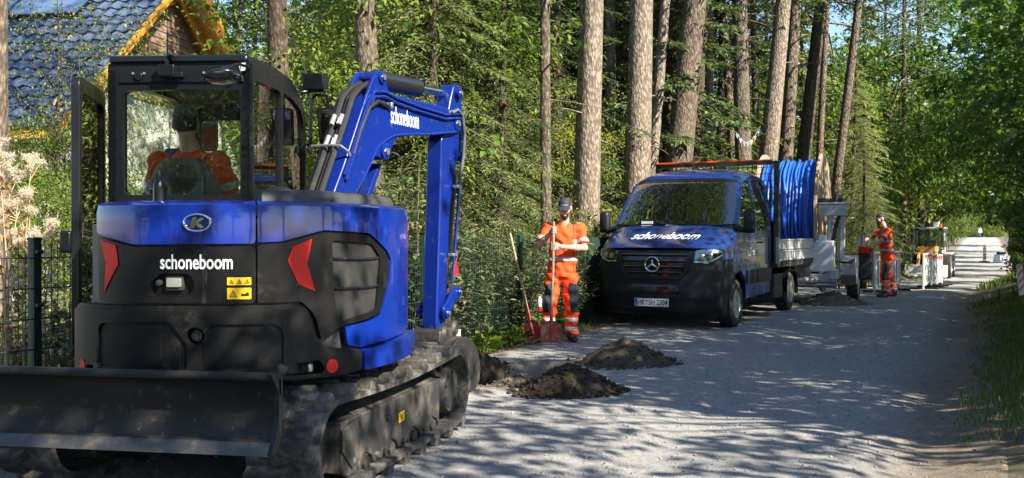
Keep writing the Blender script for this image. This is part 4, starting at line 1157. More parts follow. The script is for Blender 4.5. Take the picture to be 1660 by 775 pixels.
# grille
gp = round_poly([(-.575, 1.15), (-.52, .86), (-.42, .745), (.42, .745), (.52, .86), (.575, 1.15)], .05)
gr = sheet(gp, VF, .012, .02, (), .08).build('grille', m_gloss, VA, bevel=.004)
gi = round_poly([(-.53, 1.13), (-.48, .88), (-.40, .785), (.40, .785), (.48, .88), (.53, 1.13)], .04)
sheet(gp, VF, .030, .02, [gi], .06).build('grille_frame', m_vplastic, gr, bevel=.004)
for z in (.83, .915, 1.0, 1.085):
    k = .40 + (z - .785) * .30
    w = MB(); xs = np.linspace(-k - .02, k + .02, 15)
    w.loft([[VF(x, z + dz, ww) for dz, ww in ((-.014, .015), (.004, .036), (.018, .022))] for x in xs]); w.build('grille_slat', m_vplastic, gr, smooth=30)
    w = MB(); w.tube([VF(x, z + .018, .026) for x in xs], .0045, 5); w.build('grille_line', mat('satin_trim', (.25, .26, .27), .3, metal=.7), gr)
sc = VF(0, .955, .05)
w = MB(); w.tube([sc + Vector((.108 * math.cos(a), 0, .108 * math.sin(a))) for a in np.linspace(0, 2 * PI, 41)], .0115, 8); star = w.build('emblem', m_chrome, VA)
w = MB()
for a in (90, 210, 330):
    tip = sc + Vector((math.cos(R(a)), 0, math.sin(R(a)))) * .103; pr = Vector((-math.sin(R(a)), 0, math.cos(R(a)))) * .017; ft = Vector((0, .012, 0))
    w.add([sc + pr * 1.0, sc + ft, sc - pr * 1.0, tip], [[0, 1, 3], [1, 2, 3], [0, 3, 2]])
w.build('emblem_star', m_chrome, star, fix=False)
w = MB(); w.tube([sc + Vector((0, -.014, 0)), sc + Vector((0, -.006, 0))], .105, 28); w.build('emblem_backing', m_gloss, star)
sheet(round_poly([(-.42, .53), (-.36, .66), (.36, .66), (.42, .53)], .03), VF, .004, .01, (), .08).build('air_intake', m_gloss, bumper)
sheet(round_poly([(-.93, .475), (-.93, .525), (.93, .525), (.93, .475)], .01), VF, .016, .02, (), .06).build('bumper_ridge', m_vplastic, bumper, bevel=.006)
# number plate
def PL(x, z, w=0): return Vector((x * -1, 1.058 + w, z))
w = MB(); w.prism(round_poly([(-.262, .345), (.262, .345), (.262, .46), (-.262, .46)], .01), PL, 0, .006); pl = w.build('number_plate', mat('plate_white', (.74, .75, .76), .35), VA)
w = MB(); w.prism(round_poly([(-.28, .325), (.28, .325), (.28, .475), (-.28, .475)], .012), PL, -.02, -.001); w.build('plate_holder', m_gloss, pl)
w = MB(); w.prism([(-.257, .35), (-.218, .35), (-.218, .455), (-.257, .455)], PL, .006, .0068); w.build('plate_band', mat('plate_blue', (.01, .05, .42), .4), pl)
lettering('plate_text', 'D', lambda u, v: PL(u, v, .0075), (-.247, .36, -.229, .385), m_white, pl)
lettering('plate_text', 'HK', lambda u, v: PL(u, v, .0075), (-.200, .363, -.105, .445), m_ink, pl, .012)
lettering('plate_text', 'SH 2304', lambda u, v: PL(u, v, .0075), (-.045, .363, .245, .445), m_ink, pl, .012)
for z, c_ in ((.425, (.5, .12, .1)), (.383, (.5, .5, .5))):
    w = MB(); w.tube([PL(-.075, z, .006), PL(-.075, z, .0075)], .017, 14); w.build('plate_seal', mat('seal_%d' % int(z * 1000), c_, .4), pl)
# bonnet lettering on the real bonnet surface
def HOODF(u, v): return VS(tb + (14.3 / 26 - tb) * v, u, .0035)
lettering('lettering', 'schoneboom', lambda a, b: HOODF(-a, b), (-.50, .36, .54, .64), m_white, hood, .012, slant=.05, sub=2)
w = MB()
for u0, u1 in ((-.8, -.1), (.1, .8)):
    w.tube([VS(14.7 / 26, u, .012) for u in np.linspace(u0, u1, 6)], .012, 6)
w.tube([VS(14.7 / 26, .1, .015), VS(15.6 / 26, .6, .012)], .008, 5)
w.build('wiper', m_gloss, VA)
# lettering on the doors
for sg in (-1,):
    fn = VSIDE(sg)
    lettering('door_lettering', 'schoneboom', lambda u, v: fn(u, v, .004), (-.40, 1.06, -.98, 1.19), m_white, VA, .01)
    lettering('door_lettering', 'TIEFBAU GMBH', lambda u, v: fn(u, v, .004), (-.42, .97, -.96, 1.02), m_white, VA, .0) if False else None
w = MB(); w.box((0, -1.0, .60), (1.84, 2.1, .10)); w.box((0, -2.0, 1.1), (1.84, .05, .95)); w.build('cab_floor', m_darkmetal, VA)
# dashboard, seats, wheel, things behind the screen
w = MB(); w.prism([(.30, 1.05), (.26, 1.46), (-.10, 1.50), (-.30, 1.42), (-.32, 1.05)], lambda u, v, x: Vector((x, u, v)), -.90, .90); dash = w.build('dashboard', mat('dash_plastic', (.02, .02, .02), .6), VA, bevel=.03)
for x in (-.48, .30, .65):
    w = MB(); w.box((x, -.72, 1.02), (.46, .5, .16)); w.box((x, -.98, 1.40), (.46, .14, .72)); w.box((x, -1.0, 1.88), (.26, .09, .2)); w.build('van_seat', m_seat, VA, bevel=.05, seg=3)
for x in (-.55, .0, .55):
    w = MB(); w.box((x, -1.85, 1.35), (.46, .12, .72)); w.build('van_seat', m_seat, VA, bevel=.05)
w = MB(); M = Matrix.Translation((-.48, -.30, 1.46)) @ Euler((R(55), 0, 0)).to_matrix().to_4x4()
w.tube([M @ Vector((.19 * math.cos(a), .19 * math.sin(a), 0)) for a in np.linspace(0, 2 * PI, 29)], .016, 6); w.build('steering_wheel', m_gloss, VA)
m_hv = mat('hi_vis_orange', (.95, .095, .012), .75, var=((.80, .07, .01), 12, .5), bump=(30, .15))
w = MB(); w.loft([[Vector((.33 + a * x, -.86 + .05 * y, z)) for x, y in ((-.1, -1), (.1, -1), (.12, .4), (-.12, .4))] for z, a in ((1.2, 1.1), (1.6, .8), (1.9, .5))]); w.build('orange_jacket', m_hv, VA, bevel=.03)
w = MB(); w.box((-.05, .02, 1.53), (.34, .2, .03), (0, 0, .1)); w.box((.42, .05, 1.56), (.18, .14, .09)); w.build('dash_papers', mat('paper_white', (.7, .75, .72), .6), dash)
# wheels
def road_wheel(par, c, r, wd, sg, axis, name='wheel', tyre=m_tyre):
    """tyre with tread blocks, rim and hub; axis is the outward direction"""
    a = Vector(axis).normalized(); c = Vector(c)
    x, y, _ = frame_of(a)
    def ring(rr, off, n=36): return [c + a * off + (x * math.cos(2 * PI * k / n) + y * math.sin(2 * PI * k / n)) * rr for k in range(n)]
    w = MB(); h = wd / 2
    w.loft([ring(r * .62, -h * .95), ring(r * .80, -h * 1.02), ring(r * .93, -h * .98), ring(r * .985, -h * .8), ring(r, -h * .45), ring(r, h * .45), ring(r * .985, h * .8), ring(r * .93, h * .98), ring(r * .80, h * 1.02), ring(r * .62, h * .95), ring(r * .6, h * .6), ring(r * .6, -h * .6), ring(r * .62, -h * .95)], False, False)
    n = 44
    for k in range(n):
        an = 2 * PI * (k + .5) / n; d = x * math.cos(an) + y * math.sin(an); t_ = a.cross(d)
        for o in (-.66, -.22, .22, .66):
            p = c + a * (h * o) + d * (r * (1.004 if abs(o) < .5 else .990)); M = Matrix((t_, a, d)).transposed()
            w.box(p, (2 * PI * r / n * .72, h * .34, r * .03), M)
    t = w.build('tyre', tyre, par, smooth=35); t.name = name
    w = MB(); w.loft([ring(r * .63, h * .90), ring(r * .60, h * .96), ring(r * .56, h * .75), ring(r * .52, h * .45), ring(r * .42, h * .40), ring(r * .30, h * .55), ring(r * .22, h * .62), ring(r * .18, h * .80), ring(r * .05, h * .84)])
    w.build('rim', m_rim, t, smooth=30)
    w = MB()
    for k in range(6):
        an = 2 * PI * k / 6; p = c + (x * math.cos(an) + y * math.sin(an)) * r * .28
        w.cyl(p + a * h * .5, p + a * h * .72, r * .035, n=6)
        p = c + (x * math.cos(an + .5) + y * math.sin(an + .5)) * r * .47
        w.tube([p + a * h * .40, p + a * h * .44], [r * .065, r * .065], 10)
    w.build('wheel_nut', m_darkmetal, t)
    return t
for sg in (-1, 1):
    road_wheel(VA, (sg * .865, 0, .352), .352, .235, sg, (sg, 0, 0))
    road_wheel(VA, (sg * .865, -3.665, .352), .352, .235, sg, (sg, 0, 0))
    w = MB(); w.tube([Vector((sg * .87, .43 * math.cos(a), .37 + .43 * math.sin(a))) for a in np.linspace(.1, PI - .1, 15)], .03, 6); w.box((sg * .55, 0, .6), (.5, .8, .3)); w.build('wheel_housing', m_darkmetal, VA)
    w = MB(); w.loft([[Vector((sg * x, -3.665 + (.46 + o) * math.cos(a), .40 + (.44 + o) * math.sin(a))) for x, o in ((.70, 0), (1.02, 0), (1.02, .02), (.70, .02))] for a in np.linspace(-.25, PI + .25, 17)]); w.build('mudguard', m_gloss, VA)
# chassis and bed
w = MB(); w.box((.42, -3.9, .62), (.1, 4.0, .18)); w.box((-.42, -3.9, .62), (.1, 4.0, .18)); w.tube([(-.8, -3.665, .352), (.8, -3.665, .352)], .07, 10); w.tube([(-.8, 0, .352), (.8, 0, .352)], .06, 10); w.build('chassis', m_darkmetal, VA)
w = MB(); w.box((-.86, -2.55, .50), (.32, .62, .42)); w.build('side_box', m_darkmetal, VA, bevel=.02)
w = MB(); w.box((0, -4.05, .875), (2.16, 3.78, .10)); bed = w.build('bed_floor', m_darkmetal, VA, bevel=.01)
for sg in (-1, 1):
    for k, (z0, z1) in enumerate(((.93, 1.12), (1.125, 1.315))):
        w = MB(); w.box((sg * 1.085, -4.05, (z0 + z1) / 2), (.028, 3.70, z1 - z0)); w.box((sg * 1.103, -4.05, z0 + .02), (.01, 3.68, .02)); w.box((sg * 1.103, -4.05, z1 - .02), (.01, 3.68, .02))
        w.build('side_board', m_alu, VA, bevel=.006)
    for y in (-2.17, -5.93):
        w = MB(); w.box((sg * 1.09, y, 1.12), (.06, .07, .46)); w.build('corner_post', m_galv, VA, bevel=.008)
    w = MB(); w.box((sg * 1.06, -2.22, 1.78), (.09, .09, 1.75)); w.build('headboard_post', m_gloss, VA, bevel=.008)
w = MB(); w.box((0, -5.93, 1.12), (2.1, .03, .40)); w.build('tail_board', m_alu, VA, bevel=.006)
w = MB(); w.box((0, -2.22, 2.62), (2.16, .09, .06)); w.box((0, -2.22, 1.25), (2.05, .04, .75)); w.build('headboard', m_gloss, VA)
w = MB(); w.box((.05, -2.20, 2.665), (2.08, .10, .03)); w.build('headboard_bar', m_orange, VA, bevel=.006)
for x in np.linspace(-.96, .96, 25):
    w = MB(); w.tube([(x, -2.22, 1.62), (x, -2.22, 2.6)], .005, 4); w.build('headboard_wire', m_gloss, VA)
for z in np.linspace(1.75, 2.55, 8):
    w = MB(); w.tube([(-1.02, -2.216, z), (1.02, -2.216, z)], .005, 4); w.build('headboard_wire', m_gloss, VA)
w = MB(); w.tube([(.0, -.95, 2.46), (.0, -.95, 2.50), (.02, -.99, 2.535), (.03, -1.05, 2.62)], [.035, .02, .008, .004], 8); w.build('roof_antenna', m_gloss, VA)
w = MB(); w.box((-1.0, -4.5, .60), (.04, .08, .06)); w.build('side_marker', m_orange, VA)
w = MB(); w.box((-.85, -5.9, .66), (.35, .06, .14)); w.build('tail_lamp', m_red, VA)
w = MB(); w.tube([(.45, -2.1, 2.46), (.45, -2.1, 2.54)], .045, 12); w.build('roof_knob', m_galv, VA)

# ------------------------------------------------------------------ reel trailer with its drum
_tr = frame(24.0)
TRo = Vector((6.0, 21.0, 0)); TRo.z = gz(6.1, 21.0)
TR = empty('reel_trailer', TRo, 0, 'grey galvanised cable reel trailer with portal frame hitched behind the van', 'trailer')
def tb_box(name, c, d, m, bev=.01, par=TR, rot=None):
    w = MB(); w.box(_tr(*c), d, Euler((0, 0, -R(24))).to_matrix() if rot is None else rot); return w.build(name, m, par, bevel=bev)
portal = tb_box('portal_beam', (-.02, -1.0, 1.90), (2.36, .20, .24), m_galv, .012)
tb_box('beam_cap', (-.02, -1.0, 2.035), (2.40, .24, .03), mat('pale_grey_paint', (.66, .68, .69), .4), .004, portal)
for x in (.84, 1.08, -.84, -1.08):
    tb_box('portal_post', (x, -1.0 + (.02 if abs(x) > 1 else 0), 1.24), (.09, .12, 1.1), m_galv, .01)
w = MB(); p0 = _tr(.93, -1.13, 1.86); ww_ = [(p0 + _tr(dx, 0, dz) - Vector((0, 0, 0))) for dx, dz in ((-.06, -.04), (.06, -.04), (0, .06))]
w.add(ww_, [[0, 1, 2]]); 
w = MB(); w.prism([(.55, 1.82), (.70, 1.82), (.625, 1.95)], lambda u, v, x: _tr(u, x, v), -1.105, -1.101); w.build('warning_triangle', m_yellow, portal)
w = MB(); w.tube([_tr(.1, -1.0, 2.10), _tr(.95, -1.0, 2.09)], .045, 10); w.box(_tr(1.0, -1.0, 2.12), (.14, .12, .16)); w.tube([_tr(.05, -1.0, 2.11), _tr(.12, -1.0, 2.1)], .06, 8); w.build('hydraulic_ram', m_darkmetal, portal)
for k in range(3):
    w = MB(); w.tube([_tr(1.0 + .02 * k, -1.07, 1.80), _tr(.92 + .03 * k, -1.12, 1.5), _tr(.86 + .02 * k, -1.13, 1.1), _tr(.9, -1.12, .88 + .02 * k), _tr(1.15 + .05 * k, -1.08, .84), _tr(1.3, -.9, .92)], .013, 6); w.build('hydraulic_hose', m_hose, portal)
for x in (-.95, .95):
    tb_box('side_rail', (x, -.2, .62), (.14, 2.6, .18), m_galv)
    tb_box('axle_bracket', (x, 0.0, 1.15), (.12, .34, 1.1), m_galv)
tb_box('cross_beam', (0, -1.35, .55), (2.0, .14, .16), m_galv)
w = MB(); w.tube([_tr(-.7, -1.35, .52), _tr(0, -2.3, .52), _tr(.7, -1.35, .52)], .06, 8); w.build('drawbar', m_galv, TR)
w = MB(); w.tube([_tr(.2, -1.5, .42), _tr(1.0, -1.3, .42)], .04, 8); w.build('support_bar', m_galv, TR)
for sg in (-1, 1):
    wt = road_wheel(TR, _tr(sg * 1.17, .35, .38), .38, .22, sg, _tr(sg, 0, 0) - _tr(0, 0, 0))
    w = MB(); w.prism([(-.85, .95), (-.10, .98), (-.10, .90), (-.22, .42), (-.62, .40), (-.85, .60)], lambda u, v, x: _tr(x, u, v), sg * 1.02, sg * 1.32); w.build('fender_box', m_galv, TR, bevel=.015)
tb_box('tool_box', (.36, -1.22, .72), (.34, .40, .52), mat('grey_box_paint', (.30, .32, .34), .5), .015)
tb_box('winch_cover', (.72, -1.22, .98), (.46, .36, .62), mat('white_box_paint', (.72, .74, .76), .4), .03)
tb_box('winch_cap', (.72, -1.22, 1.34), (.14, .12, .12), mat('white_box_paint', (.72, .74, .76)), .02)
tb_box('engine_unit', (1.42, .35, .80), (.26, .55, .66), m_darkmetal, .03)
tb_box('engine_cover', (1.40, .22, 1.08), (.22, .4, .16), m_red, .03)
w = MB(); w.tube([_tr(1.44, .45, 1.1), _tr(1.50, .44, 1.40), _tr(1.56, .44, 1.42)], .016, 8); w.build('control_lever', m_galv, TR)
w = MB(); w.tube([_tr(1.38, .10, 1.1), _tr(1.38, .08, 1.42)], .02, 8); w.box(_tr(1.36, .12, 1.28), (.12, .05, .26)); w.build('control_lever', m_galv, TR)
tb_box('chock', (.62, -.30, .10), (.25, .2, .16), mat('blue_grey_chock', (.08, .11, .16), .6), .02)

RL = empty('cable_reel', TRo + Vector((0, 0, .0)), 0, 'large wooden reel wound with bright blue conduit on the trailer', 'cable reel')
RZ = 1.66
m_conduit = mat('blue_conduit', (.02, .12, .50), .38, var=((.015, .10, .52), 5, .5))
pts = []
turns = 21
for i in range(turns * 40 + 1):
    a = 2 * PI * i / 40; x = lerp(-.52, .52, i / (turns * 40)) + .014 * math.sin(a * .7) + .010 * math.sin(a * 1.31 + 2)
    r_ = 1.275 + .022 * math.sin(a * .31 + 1) + .010 * math.sin(a * .83)
    pts.append(_tr(x, r_ * math.cos(a), RZ + r_ * math.sin(a)))
w = MB(); w.tube(pts, .0265, 7); w.build('conduit', m_conduit, RL, smooth=60, fix=False)
for k in range(4):                         # loose turns crossing the layer
    x0, x1 = (-.4 + .25 * k), (-.2 + .22 * k)
    w = MB(); w.tube([_tr(lerp(x0, x1, i / 20) + .02 * math.sin(i), 1.325 * math.cos(1.0 + i * .12), RZ + 1.325 * math.sin(1.0 + i * .12)) for i in range(21)], .0265, 7); w.build('loose_conduit_turn', m_conduit, RL, smooth=60)
w = MB(); w.tube([_tr(-.55, 0, RZ), _tr(.55, 0, RZ)], 1.235, 48); w.build('conduit_layer', m_conduit, RL)
m_wood = mat('weathered_wood', (.40, .30, .20), .8, var=((.26, .19, .125), 5, .6), bump=(26, .4))
for sx in (-1, 1):
    edges_ = np.linspace(-1.46, 1.46, 12)
    for a, b in zip(edges_[:-1], edges_[1:]):
        poly = []
        for y in np.linspace(a + .006, b - .006, 5): poly.append((y, math.sqrt(max(.0005, 1.46 ** 2 - y * y))))
        poly += [(y, -z) for y, z in poly[::-1]]
        th = .045 + rnd.uniform(0, .006)
        w = MB(); w.prism(poly, lambda u, v, x: _tr(x, u, RZ + v), sx * .57, sx * (.57 + th)); w.build('flange_plank', m_wood, RL, bevel=.004, seg=1)
w = MB(); w.tube([_tr(-1.0, 0, RZ), _tr(1.0, 0, RZ)], .05, 12); w.build('reel_axle', m_galv, RL)
# ------------------------------------------------------------------ people (one continuous skin, clothes as children)
def surface_nets(f, lo, hi, h):
    lo = np.array(lo, float); hi = np.array(hi, float)
    n = np.ceil((hi - lo) / h).astype(int) + 1
    g = [lo[i] + h * np.arange(n[i]) for i in range(3)]
    B = 5                                   # only blocks near the surface are sampled finely
    nb = -(-n // B)
    bc = np.stack(np.meshgrid(*[lo[i] + h * (np.arange(nb[i]) * B + (B - 1) / 2) for i in range(3)], indexing='ij'), -1).reshape(-1, 3)
    bd = f(bc)
    near = np.abs(bd) < h * B * 1.35 + .02
    D = np.repeat(np.repeat(np.repeat(np.where(bd > 0, 1.0, -1.0).reshape(nb), B, 0), B, 1), B, 2)
    bi = np.argwhere(near.reshape(nb))
    if len(bi):
        o = np.stack(np.meshgrid(*[np.arange(B)] * 3, indexing='ij'), -1).reshape(-1, 3)
        ii = (bi[:, None] * B + o[None]).reshape(-1, 3)
        P = lo + h * ii
        D[tuple(ii.T)] = np.concatenate([f(c) for c in np.array_split(P, max(1, len(P) // 60000))])
    D = D[:n[0], :n[1], :n[2]]
    ins = D < 0
    cnt = np.zeros(n - 1, int); acc = np.zeros(tuple(n - 1) + (3,)); num = np.zeros(n - 1)
    offs = [(a, b, c) for a in (0, 1) for b in (0, 1) for c in (0, 1)]
    sl = lambda o: D[o[0]:n[0] - 1 + o[0], o[1]:n[1] - 1 + o[1], o[2]:n[2] - 1 + o[2]]
    for o in offs:
        for ax in range(3):
            if o[ax]: continue
            q = list(o); q[ax] = 1
            a = sl(o); b = sl(q); m = (a < 0) != (b < 0)
            t = np.where(m, a / np.where(m, a - b, 1), 0)
            for k in range(3):
                acc[..., k] += np.where(m, o[k] + (t if k == ax else 0), 0)
            num += m
    act = num > 0
    idx = -np.ones(n - 1, int); idx[act] = np.arange(act.sum())
    I = np.argwhere(act)
    V = lo + h * (I + acc[act] / num[act][:, None])
    F = []
    for ax in range(3):
        u, v = (ax + 1) % 3, (ax + 2) % 3
        s0 = [slice(None)] * 3; s1 = [slice(None)] * 3
        s0[ax] = slice(0, n[ax] - 1); s1[ax] = slice(1, n[ax])
        a = ins[tuple(s0)]; b = ins[tuple(s1)]
        E = np.argwhere(a != b)
        ok = (E[:, u] > 0) & (E[:, v] > 0) & (E[:, u] < n[u] - 1) & (E[:, v] < n[v] - 1)
        E = E[ok]
        if not len(E): continue
        fl = a[tuple(E.T)]
        def at(du, dv):
            q = E.copy(); q[:, u] += du; q[:, v] += dv; return idx[tuple(q.T)]
        q = np.stack([at(-1, -1), at(0, -1), at(0, 0), at(-1, 0)], -1)
        q[~fl] = q[~fl][:, ::-1]
        F.append(q)
    return V, (np.concatenate(F) if F else np.zeros((0, 4), int))

def v3(*a): return np.array(a, float)
def cap_d(P, a, b, ra, rb, sy=1.0, cut=False):
    a = np.array(a, float); b = np.array(b, float)
    Q = P
    if sy != 1.0:
        s = np.array([1, 1 / sy, 1]); m = (a + b) / 2; Q = m + (P - m) * s; a = m + (a - m) * s; b = m + (b - m) * s
    ab = b - a; L2 = max(1e-9, ab @ ab)
    t = np.clip(((Q - a) @ ab) / L2, 0, 1)
    d = np.linalg.norm(Q - (a + t[:, None] * ab), axis=1) - (ra + (rb - ra) * t)
    if sy < 1: d = d * (sy * .5 + .5)
    if cut: d = np.maximum(d, ((Q - b) @ ab) / math.sqrt(L2))
    return d
def ell_d(P, c, r):
    r = np.array(r, float); q = (P - np.array(c)) / r; k = np.linalg.norm(q, axis=1)
    return (k - 1) * r.min()
def smin(a, b, k):
    h = np.clip(.5 + .5 * (b - a) / k, 0, 1)
    return b + (a - b) * h - k * h * (1 - h)
def bones(P, L, k=.04):
    d = None
    for b in L:
        e = cap_d(P, *b) if len(b) != 2 else ell_d(P, *b)
        d = e if d is None else smin(d, e, k)
    return d
def wrinkle(P, a, f=1.0, ph=0.0):
    return a * (np.sin(31 * f * P[:, 2] + 9 * P[:, 0] + 3 * np.sin(14 * P[:, 0] + ph)) * np.sin(13 * f * P[:, 0] + 11 * P[:, 1] + ph) + .6 * np.sin(55 * f * P[:, 2] + 23 * P[:, 0] - 17 * P[:, 1] + ph))

m_skin = mat('skin', (.50, .27, .18), .5, var=((.56, .32, .23), 12, .5))
m_hvd = mat('hi_vis_shirt', (.93, .085, .008), .8, var=((.80, .065, .006), 9, .5), bump=(16, .45), dirt=((.38, .10, .035), 5, .60, .25))
m_navy = mat('navy_cloth', (.014, .017, .028), .85, bump=(30, .2))
m_refl = mat('reflective_tape', (.50, .51, .50), .35, metal=.25)
m_glove = mat('work_glove', (.32, .29, .24), .85, var=((.20, .18, .15), 20, .5), bump=(60, .3))
m_boot = mat('work_boot', (.016, .015, .014), .65, dirt=((.16, .14, .11), 14, .5, .3))
m_beard = mat('beard_hair', (.035, .018, .010), .8, bump=(180, .8))
m_cap = mat('navy_cap', (.014, .018, .032), .75, bump=(60, .2))
m_capg = mat('grey_cap', (.10, .11, .13), .8, bump=(60, .2))

def grip(P0, D, A, r=.017, open_=0.0):
    """capsules of a hand closed on a rod: P0 on the rod's axis, D along it (towards the index finger), A from the wrist to the rod"""
    D = np.array(D, float) / np.linalg.norm(D); A = np.array(A, float); A = A - D * (A @ D); A /= np.linalg.norm(A)
    N = np.cross(D, A)
    P0 = np.array(P0, float); L = []
    rr = r + .011
    lens = (.92, 1.0, .96, .8)
    pc = P0 - A * .012 + N * (rr + .006)
    wr = pc - A * .075
    for i in range(4):
        o = D * (.033 - .022 * i)
        L.append((wr + o * .55, pc + o + A * .004, .015, .0115))
        ang = [100, 40, -25, -80 * lens[i], -128 * lens[i]]
        pts = [P0 + o + (A * math.cos(R(a - 10)) * rr + N * math.sin(R(a - 10)) * rr) for a in ang]
        pts[0] = pc + o + A * .006
        for a, b, ra, rb in zip(pts[:-1], pts[1:], (.0112, .0105, .0098, .009), (.0105, .0098, .009, .008)):
            L.append((a, b, ra * (.86 + .14 * lens[i]), rb * (.86 + .14 * lens[i])))
    t0 = wr + D * .024 + A * .015; 
    t1 = P0 - A * (rr + .012) + D * .046 + N * .012; t2 = P0 - A * (rr - .004) * .6 - N * rr * .9 + D * .052; t3 = P0 + A * .010 - N * (rr + .002) + D * .046
    L += [(t0, t1, .0145, .013), (t1, t2, .0125, .0115), (t2, t3, .011, .009)]
    return L, wr

def person(loc, rz, label, J, spec, name='person', h=.0125):
    root = empty(name, loc, rz, label, 'person')
    g = lambda k: np.array(J[k], float)
    hc = g('head'); hd = np.array(spec.get('look', (0, -1, -.1)), float); hd /= np.linalg.norm(hd)
    up0 = np.array((0, 0, 1.0)); up = up0 - hd * (up0 @ hd); up /= np.linalg.norm(up); sx = np.cross(hd, up)   # sx: to one side
    HD = lambda a, b, c: hc + sx * a + hd * b + up * c
    def head_sdf(P):
        Q = np.stack([(P - hc) @ sx, (P - hc) @ hd, (P - hc) @ up], -1)
        d = ell_d(Q, (0, -.012, .03), (.076, .095, .092))
        d = smin(d, cap_d(Q, (0, .03, -.04), (0, .045, -.085), .058, .04), .04)
        d = smin(d, cap_d(Q, (0, .082, .012), (0, .104, -.030), .010, .016), .018)         # nose
        d = smin(d, cap_d(Q, (-.035, .082, .030), (.035, .082, .030), .012, .012), .02)     # brow
        for s in (-1, 1):
            d = np.maximum(d, -(cap_d(Q, (s * .032, .094, .012), (s * .034, .096, .010), .013, .013)))
            d = smin(d, ell_d(Q, (s * .079, -.008, -.002), (.011, .021, .032)), .012)
            d = smin(d, ell_d(Q, (s * .036, .065, -.02), (.024, .02, .022)), .03)
        d = np.maximum(d, -cap_d(Q, (-.022, .094, -.062), (.022, .094, -.062), .004, .004))
        d = smin(d, cap_d(Q, (-.014, .082, -.070), (.014, .082, -.070), .008, .008), .01)
        return d
    lim = spec.get('legs', True)
    sk = [(g('pelvis'), g('chest'), .125, .145, .62), (g('chest'), g('neck'), .12, .058, .75), (g('neck'), hc - up * .04 - hd * .015, .057, .054)]
    for s in 'lr':
        sk += [(g('chest') * .4 + g('sh' + s) * .6, g('sh' + s), .06, .056), (g('sh' + s), g('el' + s), .052, .040), (g('el' + s), g('el' + s) * .6 + g('wr' + s) * .4, .041, .042), (g('el' + s) * .6 + g('wr' + s) * .4, g('wr' + s), .042, .027)]
        if lim:
            sk += [(g('hip' + s), g('kn' + s), .078, .053), (g('kn' + s), g('kn' + s) * .65 + g('an' + s) * .35, .052, .054), (g('kn' + s) * .65 + g('an' + s) * .35, g('an' + s), .054, .035), (g('an' + s), g('toe' + s), .036, .03)]
    palms = []
    for s in 'lr':
        if 'grip' + s in J: L, w_ = J['grip' + s]; palms += [(g('wr' + s), w_, .026, .026)] + L
        elif 'fing' + s in J: palms += J['fing' + s]
    def body(P):
        d = smin(bones(P, sk, .035), head_sdf(P), .02)
        return d
    allp = [np.array(v, float) for k, v in J.items() if not k.startswith(('grip', 'fing'))]
    lo = np.min(allp, 0) - .2; hi = np.max(allp, 0) + .2
    V, F = surface_nets(body, lo, hi, h)
    b = put('body', np_mesh('body', V, F, 1), m_skin, root)
    def cloth(nm, f, lo_, hi_, m, hh=h, par=None):
        V, F = surface_nets(f, lo_, hi_, hh)
        if len(F) == 0: return None
        return put(nm, np_mesh(nm, V, F, 1), m, par or root)
    # finer head over the coarse one keeps the features crisp
    V, F = surface_nets(lambda P: head_sdf(P) - .0015, hc - .16, hc + .16, .006)
    put('face', np_mesh('face', V, F, 1), m_skin, b)
    for s in (-1, 1):
        w = MB(); w.lathe([(.0001, -.010), (.008, -.006), (.0105, 0), (.008, .006), (.0001, .010)], Matrix.Translation(Vector(HD(s * .032, .080, .012))), 10); w.build('eye', mat('eye_dark', (.04, .03, .025), .2), b)
    # shirt
    hem = spec['hem']
    tors = [(g('pelvis') + (g('chest') - g('pelvis')) * -.35, g('chest'), spec.get('belly', .185), .180, .74), (g('chest'), g('neck') - v3(0, 0, .035), .15, .085, .72)]
    sl = []
    for s in 'lr':
        e = g('sh' + s) + (g('el' + s) - g('sh' + s)) * spec.get('sleeve', .80)
        tors += [(g('chest') * .35 + g('sh' + s) * .65, g('sh' + s) - v3(0, 0, .008), .074, .064)]
        sl.append((g('sh' + s) - v3(0, 0, .01), e, .064, .068, 1.0, True))
    def shirt_d(P, off=0.0):
        d = bones(P, tors, .05)
        for q in sl: d = smin(d, cap_d(P, *q), .035)
        d = d - off + wrinkle(P, .0075, 1.0, spec.get('ph', 0))
        d = np.maximum(d, hem - P[:, 2] + .012 * np.sin(P[:, 0] * 18))
        d = np.maximum(d, -(cap_d(P, g('neck') - v3(0, 0, .02), g('neck') + v3(0, 0, .1), .072, .08)))
        return d
    sh = cloth('shirt', shirt_d, lo, hi, m_hvd, h * .8)
    def band(f, f2, lo_, hi_, nm, m, par):
        return cloth(nm, lambda P: np.maximum(f(P), f2(P)), lo_, hi_, m, h * .55, par)
    for zc in spec.get('bands', ()):
        band(lambda P: shirt_d(P, .005), lambda P: np.maximum(np.abs(P[:, 2] - zc - .0) - .026, bones(P, tors[:1], .05) - .02), (lo[0], lo[1], zc - .06), (hi[0], hi[1], zc + .06), 'reflective_band', m_refl, sh)
    for s in 'lr':
        a = g('sh' + s); e = g('el' + s); dr = (e - a) / np.linalg.norm(e - a); c = a + (e - a) * spec.get('aband', .58)
        band(lambda P: shirt_d(P, .005), lambda P: np.maximum(np.abs((P - c) @ dr) - .026, np.linalg.norm(P - c, axis=1) - .13), c - .16, c + .16, 'reflective_band', m_refl, sh)
    if spec.get('seam'):
        for sg in (-1, 1):
            c0 = g('chest'); 
            band(lambda P: shirt_d(P, .003), lambda P: np.abs(np.abs(P[:, 0] - c0[0]) - (.118 if spec['seam'] == 1 else .02)) - .006 + 10 * (P[:, 2] > g('neck')[2] - .02), (c0[0] + (-.25 if sg < 0 else 0), lo[1], hem), (c0[0] + (0 if sg < 0 else .25), hi[1], g('neck')[2]), 'dark_piping', m_navy, sh) if sg == 1 or True else None
